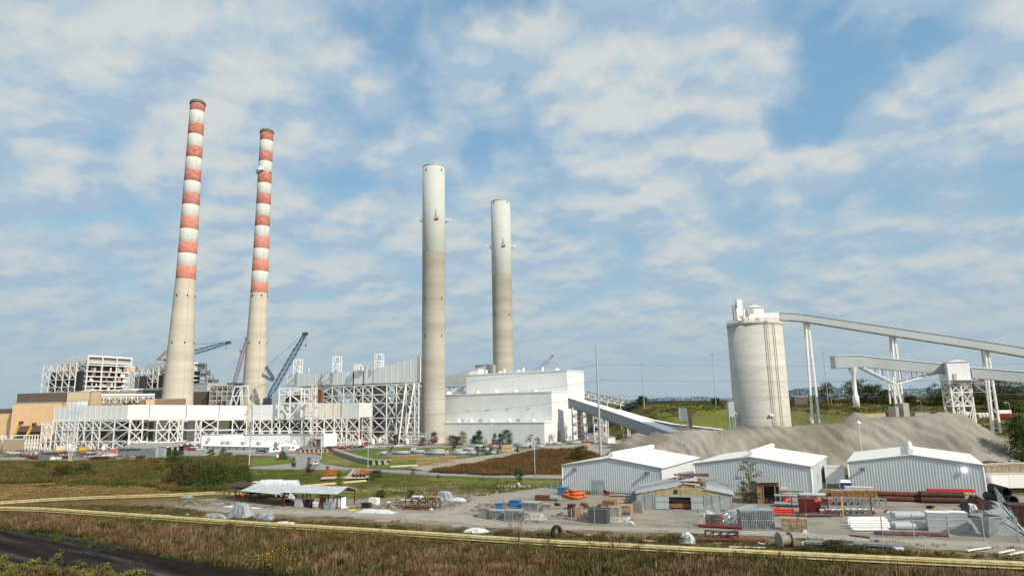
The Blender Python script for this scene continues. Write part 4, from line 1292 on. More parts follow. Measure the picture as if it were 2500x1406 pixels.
# black coal haul road with ruts
def make_coal_road():
 P = gpoly([(-900, 1215), (-300, 1262), (0, 1290), (110, 1298), (200, 1311), (320, 1338), (420, 1361), (560, 1384), (650, 1398), (760, 1411), (900, 1440), (1100, 1520), (1100, 1900), (-1500, 1900)])
 x0, x1, y0, y1 = -175, 8, 52, 200
 nx, ny = 240, 210
 V_ = []
 d = Vector((math.cos(R(-33)), math.sin(R(-33))))
 keep = []
 xs = np.linspace(x0, x1, nx); ys = np.linspace(y0, y1, ny)
 ins = np.zeros((ny, nx), bool)
 for j, y in enumerate(ys):
  for i, x in enumerate(xs):
   ins[j, i] = inside(x + .9 * fb(x, y, .15), y + .9 * fb(x, y, .15, 3, 4), P)
   a = x * d.x + y * d.y; t_ = -x * d.y + y * d.x
   V_.append((x, y, .05 + (.65 * abs(fb(a * .06, t_ * .7, 1.0, 4)) + .16 * fb(x, y, 1.2, 2))))
 Fc = [(j * nx + i, j * nx + i + 1, (j + 1) * nx + i + 1, (j + 1) * nx + i) for j in range(ny - 1) for i in range(nx - 1) if ins[j, i] and ins[j + 1, i + 1] and ins[j, i + 1] and ins[j + 1, i]]
 me = npmesh('coal_road', V_, Fc, [])
 m, nt, b = ntree('coal_dust')
 g = node(nt, 'ShaderNodeNewGeometry')
 mp = node(nt, 'ShaderNodeMapping'); mp.inputs['Rotation'].default_value = (0, 0, R(33)); mp.inputs['Scale'].default_value = (1, 1, 1)
 nt.links.new(g.outputs['Position'], mp.inputs['Vector'])
 n1 = noise(nt, .55, 7, vec=mp.outputs[0], stretch=(.045, 1.0, 1), rough=.6)
 n2 = noise(nt, 2.0, 6, rough=.7)
 c = ramp(nt, n1, [(.40, (.009, .007, .006)), (.52, (.022, .018, .015)), (.61, (.05, .044, .038)), (.72, (.13, .118, .10))])
 c = mixc(nt, mth(nt, 'MULTIPLY', n2, .45), c, (.02, .017, .015))
 nt.links.new(c, b.inputs['Base Color']); b.inputs['Roughness'].default_value = .9
 b.inputs['Specular IOR Level'].default_value = .1
 bp = node(nt, 'ShaderNodeBump'); bp.inputs['Strength'].default_value = .6; bp.inputs['Distance'].default_value = .25
 nt.links.new(n2, bp.inputs['Height']); nt.links.new(bp.outputs[0], b.inputs['Normal'])
 me.materials.append(m)
 o = bpy.data.objects.new('coal_haul_road', me); COL.objects.link(o); o['kind'] = 'structure'
make_coal_road()
# ------------------------------------------------------------------ stockpiles
def pile(name, label, crest, slope, mat, step=1.0, gully=1.0, floor=0.0, seed=0):
 C = [at(*c) for c in crest]
 xs = [p.x for p in C]; ys = [p.y for p in C]; hm = max(p.z for p in C)
 m = hm / slope + 4
 nx = int((max(xs) - min(xs) + 2 * m) / step); ny = int((max(ys) - min(ys) + 2 * m) / step)
 V_ = []; hs = np.zeros((ny, nx))
 for j in range(ny):
  for i in range(nx):
   x = min(xs) - m + i * step; y = min(ys) - m + j * step
   best = -9
   for a, b in zip(C, C[1:]):
    ab = Vector((b.x - a.x, b.y - a.y)); ap = Vector((x - a.x, y - a.y))
    u = min(1, max(0, ap.dot(ab) / ab.length_squared))
    dd = (ap - ab * u).length
    z = a.z + (b.z - a.z) * u
    f = min(1.0, dd / 6)
    best = max(best, z - slope * (dd - 1.2 * (1 - math.exp(-dd / 1.2))))
   g = -abs(fb(x * .20 + y * .11 + 1.1 * fb(x, y, .05, 2), y * .02, 1.0, 3, seed)) ** .8 * gully * 2.6 * min(1, max(0, best) / 5) * min(1, max(0, hm - best) / 3)
   lob = .8 * gully * fb(x * .06, y * .05, 1.0, 3, seed + 3) * min(1, max(0, best) / 5)
   z = best + g + lob + .12 * fb(x, y, .8, 2)
   fl = hterr(x, y) if floor == 0 else floor
   hs[j, i] = z - fl
   V_.append((x, y, max(z, fl - .5)))
 Fc = [(j * nx + i, j * nx + i + 1, (j + 1) * nx + i + 1, (j + 1) * nx + i) for j in range(ny - 1) for i in range(nx - 1) if max(hs[j, i], hs[j + 1, i], hs[j, i + 1], hs[j + 1, i + 1]) > -.2]
 me = npmesh(name, V_, Fc, [mat])
 me.polygons.foreach_set('use_smooth', [True] * len(Fc))
 o = bpy.data.objects.new(name, me); COL.objects.link(o)
 tagp(o, label, 'stockpile')
 return o
def stone_mat():
 m, nt, b = ntree('crushed_limestone')
 n1 = noise(nt, .05, 5); n2 = noise(nt, .45, 7, stretch=(1, .22, .22), rough=.68); n3 = noise(nt, 3.0, 4)
 c = ramp(nt, n1, [(.40, (.185, .16, .128)), (.49, (.28, .25, .208)), (.60, (.33, .302, .26))])
 c = mixc(nt, ramp(nt, n2, [(.48, 0.0), (.68, .55)]), c, (.15, .125, .098))
 c = mixc(nt, mth(nt, 'MULTIPLY', n3, .3), c, (.34, .315, .275))
 nt.links.new(c, b.inputs['Base Color']); b.inputs['Roughness'].default_value = .95; b.inputs['Specular IOR Level'].default_value = .05
 bp = node(nt, 'ShaderNodeBump'); bp.inputs['Strength'].default_value = .5; bp.inputs['Distance'].default_value = .4
 nt.links.new(n3, bp.inputs['Height']); nt.links.new(bp.outputs[0], b.inputs['Normal'])
 return m
LIME = stone_mat()
pile('limestone_pile', 'huge pale grey crushed stone pile stretching behind the three white sheds',
     [(1548, 1056, 265), (1600, 1050, 262), (1700, 1046, 259), (1800, 1042, 257), (1900, 1037, 255), (2000, 1030, 252), (2100, 1023, 250), (2160, 1018, 249), (2200, 1016, 248), (2235, 1011.5, 247), (2290, 1009, 245), (2342, 1010, 243)], .80, LIME, .9)
pile('limestone_pile', 'small fresh cone of crushed stone under the conveyor chute', [(2091, 1005, 286), (2093, 1006, 286)], .75, LIME, .8, .3)
COALM = M('coal', (.018, .019, .022), .8, .4, .3)
pile('coal_pile', 'long black coal pile on the green bank beyond the stepped building', [(1512, 990, 540), (1545, 980, 540), (1640, 977.5, 540), (1700, 978, 540), (1775, 977, 540)], .7, COALM, 2, .5)
def hill_strip(name, pts, depth, mat, jag=0.0, n=160, seed=0):
 """land form: a ridge line seen at (px, py, Y) falling to the ground in front and behind"""
 P = [at(*p) for p in pts]
 rows = []
 for i in range(n + 1):
  u = i / n * (len(P) - 1); k = min(int(u), len(P) - 2); q = P[k].lerp(P[k + 1], u - k)
  z = q.z + jag * fb(q.x, q.y, .006, 4, seed)
  rows.append([Vector((q.x, q.y - depth, -5)), Vector((q.x, q.y - depth * .5, z * .55)), Vector((q.x, q.y - depth * .15, z * .93)), Vector((q.x, q.y, z)), Vector((q.x, q.y + depth, z * .3))])
 return solo(name, MB().grid(rows), mat, kind='structure'), rows
HILLM = M('haze_tinted_hill_ground', (.19, .24, .27), .95, .3, .02)  # bluish pale colour carries the haze of distance
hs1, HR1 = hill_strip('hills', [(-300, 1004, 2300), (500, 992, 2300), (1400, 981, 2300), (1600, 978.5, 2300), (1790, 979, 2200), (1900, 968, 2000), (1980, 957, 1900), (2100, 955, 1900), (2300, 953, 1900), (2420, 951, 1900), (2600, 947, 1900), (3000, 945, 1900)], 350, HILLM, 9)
# ================================================================== the silo and its conveyors
SILOM = concrete_bands('silo_concrete', (.44, .43, .38), (.56, .55, .49), freq=.22, dark=(.30, .29, .26))
sx, sy = xy(1862, 300, 1038)
sr = 131 / 2 / ppm((sx, sy, 6))
stz = zat(sx, sy, 792)
t = T('storage_silo', 'tall round concrete silo with white machinery house on top', 'silo', (sx, sy, 0))
t.part('shell', MB().lathe((sx, sy, 0), [(sr, 0), (sr, stz), (sr - .6, stz), (0, stz)], 72), SILOM)
zj = zat(sx, sy, 905)
t.part('rim', MB().lathe((sx, sy, 0), [(sr + .02, stz - 1.2), (sr + .22, stz - 1.1), (sr + .22, stz + .25), (sr - .5, stz + .3)], 72), SILOM)
rail = MB()
for i in range(60):
 a = 2 * math.pi * i / 60
 rail.bar((sx + (sr) * math.cos(a), sy + sr * math.sin(a), stz + .2), (sx + sr * math.cos(a), sy + sr * math.sin(a), stz + 1.5), .09)
 b = 2 * math.pi * (i + 1) / 60
 for z in (.9, 1.5):
  rail.bar((sx + sr * math.cos(a), sy + sr * math.sin(a), stz + z), (sx + sr * math.cos(b), sy + sr * math.sin(b), stz + z), .09)
t.part('guard_railing', rail, ORANGE2)
aa = math.atan2(-sy, -sx) + .42
lad = MB()
for s_ in (-.45, .45):
 c = (sx + (sr + .6) * math.cos(aa) - s_ * math.sin(aa), sy + (sr + .6) * math.sin(aa) + s_ * math.cos(aa))
 lad.bar((*c, 3), (*c, stz + 1.5), .16)
for k in range(int(stz / 1.2)):
 c = (sx + (sr + .7) * math.cos(aa), sy + (sr + .7) * math.sin(aa), 3 + k * 1.2)
 lad.box(c, (.14, .9, .08), aa)
t.part('ladder', lad, M('weathered_pipe', (.38, .33, .25)))
for da in (.25, .33):
 c = (sx + (sr + .12) * math.cos(aa + da), sy + (sr + .12) * math.sin(aa + da))
 t.part('stain_pipe', MB().tube((*c, 2), (*c, stz), .10, 6), M('weathered_pipe', (.38, .33, .25)))
lz = zat(sx, sy - sr, 1013)
c = (sx + (sr + .5) * math.cos(aa - .10), sy + (sr + .5) * math.sin(aa - .10))
t.part('wall_lamp', MB().box((*c, lz), (1.0, 1.6, .9), aa), WHITE)
# machinery on top
def xat(px, Y, py):
 return xy(px, Y, py)
def top_block(px0, px1, Y0, Y1, yt, name, mat, zb=None):
 p, q = xat(px0, Y0, yt), xat(px1, Y0, yt)
 z1 = zat(*p, yt)
 return t.part(name, MB().prism([p, q, (q[0], Y1), (p[0], Y1)], zb if zb is not None else stz, z1), mat), z1
ph, z1 = top_block(1826, 1864, 293, 303, 751, 'machine_house', SIDING)
a0, a1 = xat(1826, 293, 751), xat(1864, 293, 751)
gz = zat(*a0, 744)
roof = MB()
xm = a0[0] + (a1[0] - a0[0]) * .4
roof.add([(a0[0], 292.6, z1), (xm, 292.6, gz), (a1[0], 292.6, z1), (a0[0], 303.4, z1), (xm, 303.4, gz), (a1[0], 303.4, z1)], [(0, 2, 1), (3, 4, 5), (0, 1, 4, 3), (1, 2, 5, 4), (0, 3, 5, 2)])
t.part('gable_roof', roof, WHITE)
for px, py in ((1828, 758), (1836, 753)):
 p = xat(px, 292.9, py); z = zat(*p, py)
 t.part('louvre', MB().box((p[0], 292.9, z), (1.2, .15, 4)), GREY)
top_block(1815, 1828, 294, 300, 761, 'side_room', SIDING)
top_block(1814, 1826, 291, 293, 774, 'cabinet', RUSTWH)
top_block(1848, 1854, 289.5, 291, 776, 'cabinet', GREY)
g0 = xat(1858, 294, 765)
t.part('conveyor_head', MB().prism([xat(1858, 294, 765), xat(1901, 294, 762), (xat(1901, 294, 762)[0], 300), (g0[0], 300)], stz, [zat(*xat(1858, 294, 765), 765), zat(*xat(1901, 294, 762), 761.5), zat(*xat(1901, 294, 762), 761.5), zat(*xat(1858, 294, 765), 765)]), SIDING)
p = xat(1804.5, 293, 755)
fz = zat(*p, 732)
t.part('filter_tower', MB().box((p[0], 293, (stz + 3 + fz) / 2), (2.4, 2.6, fz - stz - 3)).lathe((p[0], 293, stz), [(.4, 0), (1.2, 3)], 12), WHITE)
t.part('air_duct', MB().path([(p[0] - 1.6, 292, fz - 4), (p[0] - 1.4, 292, stz + 1.2), (p[0] + 1.6, 292, stz + .8), (p[0] + 1.6, 292, stz + 6)], .55, 10), WHITE)
q = xat(1793, 293, 760)
lad = MB()
for s_ in (-.7, .7):
 lad.bar((q[0] + s_, 293, zat(*q, 784)), (q[0] + s_, 293, zat(*q, 745)), .25)
for k in range(9):
 z = zat(*q, 780) + k * .85
 lad.bar((q[0] - .7, 293, z), (q[0] + .7, 293, z), .2)
lad.bar((q[0], 293, zat(*q, 754)), (p[0], 293, zat(*q, 751)), .3)
t.part('hoist_ladder', lad, REDP2 if 'REDP2' in globals() else M('faded_red_steel', (.45, .09, .09)))
# dust collector on legs beside the silo
p = xy(1783, 296)
z0, z1 = zat(*p, 1018), zat(*p, 980)
t = T('dust_collector', 'narrow grey dust collector with bent pipe standing against the silo', 'dust collector', (p[0], p[1], 0))
t.part('housing', MB().box((p[0], p[1], (z0 + z1) / 2), (2.6, 2.6, z1 - z0)).lathe((p[0], p[1], z0 - 2.4), [(.3, 0), (1.3, 2.4)], 8), GREY)
for ox in (-1.2, 1.2):
 for oy in (-1.2, 1.2):
  t.part('leg', MB().bar((p[0] + ox, p[1] + oy, 0), (p[0] + ox, p[1] + oy, z0), .25), GREY)
t.part('pipe', MB().path([(p[0] + 1.3, p[1], z1 - 5), (p[0] + 2.6, p[1], z1 - 5.4), (p[0] + 3.0, p[1], z0 - 1), (p[0] + 4.2, p[1], z0 - 3)], .45, 8), GREY)
p = xy(1666, 330)
z0, z1 = zat(*p, 1026), zat(*p, 996)
t = T('dust_collector', 'white dust collector with orange ladder cage at the left foot of the stone pile', 'dust collector', (p[0], p[1], 0))
t.o['label'] = 'white dust collector with orange ladder cage where the conveyor galleries meet the stone pile'
t.part('housing', MB().box((p[0], p[1], (z0 + z1) / 2), (3.3, 3, z1 - z0)), WHITE)
t.part('ladder_cage', MB().box((p[0] + 3.3, p[1], z0 + 1), (1.6, 1.8, 8)), ORANGE2)
for ox in (-1.5, 1.5):
 for oy in (-1.2, 1.2):
  t.part('leg', MB().bar((p[0] + ox, p[1] + oy, 0), (p[0] + ox, p[1] + oy, z0), .3), WHITE2)
t.part('pipe', MB().path([(p[0] + 1.8, p[1] - 1, z1 - 2), (p[0] + 2, p[1] - 1, z0 - 4)], .4, 8), WHITE)
def gallery(name, label, pts, thick, mat, cat='conveyor', group=None, rooft=None, seams=True):
 tt = T(name, label, cat, tuple(at(pts[0][0], pts[0][3], pts[0][1])), group)
 m = MB(); W = wall_strip(m, pts, thick, False)
 tt.part('casing', m, mat)
 cap = MB(); bot = MB()
 for a, b in zip(W, W[1:]):
  (ax, ay, _), (bx, by, _) = offs(a, b, thick + .3)[0], offs(a, b, thick + .3)[1]
  (cx, cy, _), (dx, dy, _) = offs(a, b, -.3)[0], offs(a, b, -.3)[1]
  cap.add([(cx, cy, a[3]), (dx, dy, b[3]), (bx, by, b[3]), (ax, ay, a[3]), (cx, cy, a[3] + .25), (dx, dy, b[3] + .25), (bx, by, b[3] + .25), (ax, ay, a[3] + .25)],
    [(3, 2, 1, 0), (4, 5, 6, 7), (0, 1, 5, 4), (1, 2, 6, 5), (2, 3, 7, 6), (3, 0, 4, 7)])
  bot.bar((cx, cy, a[2] - .15), (dx, dy, b[2] - .15), .3)
 tt.part('roof', cap, rooft or WHITE)
 tt.part('bottom_chord', bot, DARK2)
 return tt, W
t, W = gallery('conveyor_gallery', 'long grey enclosed conveyor descending from the silo top across the sky',
               [(1899, 302, 764, 781.5), (1930, 302, 765, 781.5), (1964, 302, 768, 784.5), (2177, 300, 799.5, 818.5), (2406, 298, 834, 853.5), (2530, 297, 853.5, 875), (3100, 292, 945, 968)], 4, STEELG, rooft=GREY)
def tleg(tt, px0, py0, px1, py1, Y, w, zfoot=None):
 a, b = at(px0, py0, Y), at(px1, py1, Y)
 b = Vector((a.x + (b.x - a.x) * .35, Y, b.z)) if zfoot is None else Vector((a.x, Y, zfoot))
 m = MB()
 tt.part('leg', MB().bar((a.x, Y, a.z), (b.x - w / 2, Y, b.z), .8), WHITE2)
 tt.part('leg', MB().bar((a.x + 1.2, Y, a.z), (b.x + w / 2, Y, b.z), .8), WHITE2)
 for k in range(9):
  u = (k + .5) / 9
  c, d = Vector((a.x, Y, a.z)).lerp(Vector((b.x - w / 2, Y, b.z)), u), Vector((a.x + 1.2, Y, a.z)).lerp(Vector((b.x + w / 2, Y, b.z)), u)
  m.bar(c, d, .35)
 tt.part('rungs', m, GREY)
 tt.part('backing_leg', MB().bar((a.x + .6, Y + 3, a.z), (b.x, Y + 3, b.z), .7), WHITE2)
for i, (px0, py0, px1, py1, Y) in enumerate(((1967, 786, 1994, 1032, 304), (2178, 820, 2195, 1000, 302), (2405, 855, 2434, 1056, 300))):
 tt = T('conveyor_trestle', ['tall white trestle leg nearest the silo under the long descending conveyor', 'tall white trestle leg passing behind the lower conveyor', 'tall white trestle leg standing on the grass beside the transfer tower'][i],
           'trestle', (at(px1, py1, Y).x, Y, 0), 'trestle legs of the long conveyor')
 tleg(tt, px0, py0, px1, py1, Y, 3.2)
t, W = gallery('conveyor_gallery', 'short lower conveyor ending in an open head above the stone pile',
               [(2043, 284, 869, 898.5), (2054, 284, 868.5, 898), (2104, 284, 867.5, 895.5), (2129, 284, 871.5, 897.5), (2184, 283, 877, 904), (2316, 281, 889.5, 911.5)], 4, STEELG)
p = at(2043, 884, 283.6)
t.part('head_cover', MB().box((p.x - .3, 286, p.z), (.5, 4.6, 5.6)), GREY)
p = at(2081, 897, 285)
zb = zat(p.x, p.y, 993)
t.part('chute', MB().lathe((p.x, p.y, 0), [(1.9, p.z), (1.1, p.z - 2.8), (.85, p.z - 3.2), (.85, zb + 5), (1.25, zb + 4.6), (1.3, zb), (.9, zb)], 20), WHITE)
vb = at(2183, 937, 285)
tt = T('conveyor_support', 'white V shaped truss and post on concrete piers carrying the lower conveyor', 'trestle', (vb.x, 285, 0))
for Yo in (283.2, 287):
 for tp in ((2104, 898), (2284, 911)):
  a = at(*tp, 285)
  tt.part('raking_strut', MB().bar((a.x, Yo, a.z), (vb.x, Yo, vb.z), .55), WHITE2)
 b1, b2 = at(2104, 898, 285), at(2284, 911, 285)
 for u in (.25, .5, .75):
  for e in (b1, b2):
   q = e.lerp(vb, u); 
   zt = b1.z + (q.x - b1.x) / (b2.x - b1.x) * (b2.z - b1.z)
   tt.part('hanger', MB().bar((q.x, Yo, q.z), (q.x, Yo, zt), .3), WHITE2)
 tt.part('post', MB().bar((vb.x + 1.0, Yo, zat(vb.x, 285, 985)), (vb.x, Yo, vb.z), .7), WHITE2)
 tt.part('post', MB().bar((vb.x - 1.5, Yo, zat(vb.x, 285, 985)), (vb.x - 1.2, Yo, vb.z + 3), .5), WHITE2)
 tt.part('brace', MB().bar((vb.x + 1.0, Yo, zat(vb.x, 285, 985)), (vb.x - 1.2, Yo, vb.z - 1), .3), WHITE2)
tt.part('pier', MB().box((vb.x + 2.3, 285, zat(vb.x, 285, 984) / 2), (2.4, 5.5, zat(vb.x, 285, 984))), CONC)
tt.part('pier', MB().box((vb.x - 1.6, 285, zat(vb.x, 285, 992) / 2), (1.3, 5.5, zat(vb.x, 285, 992))), CONC)
# transfer house
P_ = [xy(2318, 279, 930), xy(2374, 277, 930), xy(2386, 286, 930), xy(2330, 288, 930)]
P_ = [xy(2317, 278, 930), xy(2372, 277, 930), xy(2366, 290, 930), xy(2293, 289, 930)]
zf, ze = zat(*P_[0], 928), zat(*P_[0], 884)
t = T('transfer_house', 'white gabled conveyor transfer house on a tall braced steel tower', 'transfer tower', (P_[0][0], P_[0][1], 0))
t.part('wall', MB().prism(P_, zf, ze), SIDING)
mid0, mid1 = lerp_xy(P_[0], P_[1], .5), lerp_xy(P_[3], P_[2], .5)
zr = zat(*mid0, 877.5)
r_ = MB()
e = .5
def o_(p, k):
 c = ((P_[0][0] + P_[2][0]) / 2, (P_[0][1] + P_[2][1]) / 2)
 return (c[0] + (p[0] - c[0]) * k, c[1] + (p[1] - c[1]) * k)
a, b, c, d = [o_(p, 1.06) for p in P_]
m0, m1 = o_(mid0, 1.06), o_(mid1, 1.06)
r_.add([(*a, ze), (*b, ze), (*m0, zr), (*d, ze), (*c, ze), (*m1, zr)], [(0, 1, 2), (4, 3, 5), (0, 2, 5, 3), (2, 1, 4, 5), (1, 0, 3, 4)])
t.part('gable_roof', r_, WHITE)
q = lerp_xy(P_[0], P_[1], .28)
t.part('door', MB().box((q[0], q[1] - .15, zf + 1.3), (1.4, .25, 2.6)), GREY)
pl = MB().box((P_[0][0] + 6, P_[0][1] - 1.2, zf - .1), (9, 2.2, .25))
t.part('balcony', pl, GREY)
zl = [0, zat(*P_[0], 991), zat(*P_[0], 958), zat(*P_[0], 934), zf]
F0 = [(P_[0][0] + .5, P_[0][1] + .5), (P_[1][0] - .2, P_[1][1] + .5), (P_[2][0] - .5, P_[2][1] - .5), (P_[3][0] + .5, P_[3][1] - .5)]
for i in range(4):
 frame_face(t, F0[i], F0[(i + 1) % 4], zl, [0, 1] if i % 2 else [0, .5, 1], .6, WHITE2, 'XXXV' if i % 2 == 0 else 'XXXX', bw=.45, cols=i % 2 == 0)
t.part('machine_bay', MB().box((P_[0][0] + 5, 284, (zl[3] + zl[2]) / 2), (4, 4, zl[3] - zl[2])), GREY)
t.part('hopper', MB().lathe((P_[0][0] + 5.5, 284, 0), [(.5, zl[1] + 2), (1.8, zl[2] - 1), (1.8, zl[2])], 10), WHITE)
for z, sx_ in ((zl[3], 1), (zl[2], -1)):
 t.part('stair', MB().bar((F0[1][0] + 2.5 - 2 * sx_, F0[1][1] - 1, z), (F0[1][0] + 2.5 + 2 * sx_, F0[1][1] - 1, z + 3.4), .9, .25), GREY)
 t.part('landing', MB().box((F0[1][0] + 3, F0[1][1] - 1, z), (5, 2, .2)), ORANGE2)
gallery('conveyor_gallery', 'grey conveyor continuing from the transfer house out of the picture', [(2373, 284, 897.5, 922), (2440, 282, 902.5, 928), (2530, 279, 910, 937), (3000, 270, 940, 968)], 4, STEELG)
# conveyors out of the stepped building
def tower4(name, label, px0, px1, ybase, ytop, Y, depth, lev, mat=WHITE2, extra=True):
 a, b = xy(px0, Y), xy(px1, Y)
 tt = T(name, label, 'support tower', (a[0], a[1], 0), 'conveyor support towers')
 zt = zat(*a, ytop)
 zs = [zt * i / lev for i in range(lev + 1)]
 c, d = (b[0] + .3, b[1] + depth), (a[0] + .3, a[1] + depth)
 for p, q in ((a, b), (d, c), (b, c), (a, d)):
  frame_face(tt, p, q, zs, [0, 1], .55, mat, 'X' * lev, bw=.4, cols=(p, q) in ((a, b), (d, c)))
 if extra:
  tt.part('stair_shaft', MB().box(((a[0] + b[0]) / 2, a[1] + depth / 2, zt * .45), (2.0, 2, zt * .8)), M('rusty_stair', (.45, .28, .22)))
  tt.part('machine_bay', MB().box(((a[0] + b[0]) / 2 + 1, a[1] + depth / 2 + 1.5, zt * .5), (3.4, 1.2, zt * .9)), GREY)
 return tt
tower4('support_tower', 'white braced tower with stairs against the sunlit end of the stepped building', 1397, 1431, 1076, 996, 404, 9, 4)
tower4('support_tower', 'rust tinged braced tower under the second conveyor gallery', 1449, 1479, 1077, 1016, 399, 7, 3)
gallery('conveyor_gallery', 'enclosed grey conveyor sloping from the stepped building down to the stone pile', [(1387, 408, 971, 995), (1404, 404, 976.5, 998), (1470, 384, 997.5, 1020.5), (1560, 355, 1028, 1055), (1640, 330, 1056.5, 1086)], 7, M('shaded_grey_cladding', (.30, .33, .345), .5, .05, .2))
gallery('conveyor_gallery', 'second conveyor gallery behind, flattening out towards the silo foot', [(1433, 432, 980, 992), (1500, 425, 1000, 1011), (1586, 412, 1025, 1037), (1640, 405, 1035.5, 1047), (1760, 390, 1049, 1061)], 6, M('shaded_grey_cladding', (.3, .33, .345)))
for i, (px, Y, yt) in enumerate(((1519, 372, 1035), (1530, 376, 1040), (1534.5, 372, 1042))):
 p = xy(px, Y)
 solo('conveyor_post', MB().bar((*p, 0), (*p, zat(*p, yt)), .6), WHITE2, ['slim white post under the sloping conveyor, first towards the building', 'slim white post under the sloping conveyor, middle of three', 'slim white post under the sloping conveyor, next to the stone pile'][i], 'post')
t = T('truss_conveyor', 'open truss conveyor running up from the coal pile behind the stepped building', 'conveyor', tuple(at(1433, 970, 450)))
a, b = at(1428, 968, 450), at(1524, 990, 480)
fr = MB()
for Yo in (0, 4):
 o = Vector((0, Yo, 0)); up = Vector((0, 0, 3.4))
 fr.bar(a + o, b + o, .35); fr.bar(a + o + up, b + o + up, .35)
 for k in range(12):
  p, q = a.lerp(b, k / 12) + o, a.lerp(b, (k + 1) / 12) + o
  fr.bar(p, p + up, .28); fr.bar(p if k % 2 else p + up, q + up if k % 2 else q, .28)
t.part('truss', fr, WHITE2)
t.part('belt', MB().bar(a + Vector((0, 2, 1.2)), b + Vector((0, 2, 1.2)), 2.5, .5), DARK2)
t.part('roof', MB().bar(a + Vector((0, 2, 3.7)), b + Vector((0, 2, 3.7)), 4.4, .25), GREY)
for u in (.55, .9):
 p = a.lerp(b, u)
 t.part('post', MB().bar((p.x, p.y, 0), p, .5), WHITE2)
p = xy(1488, 392)
t = T('white_hut', 'small white hut at the foot of the rust tinged tower', 'hut', (*p, 0))
t.part('wall', MB().box((p[0], p[1], 1.7), (4.4, 4, 3.4)), WHITE)
t.part('roof', MB().box((p[0], p[1], 3.55), (5, 4.6, .3)), GREY)
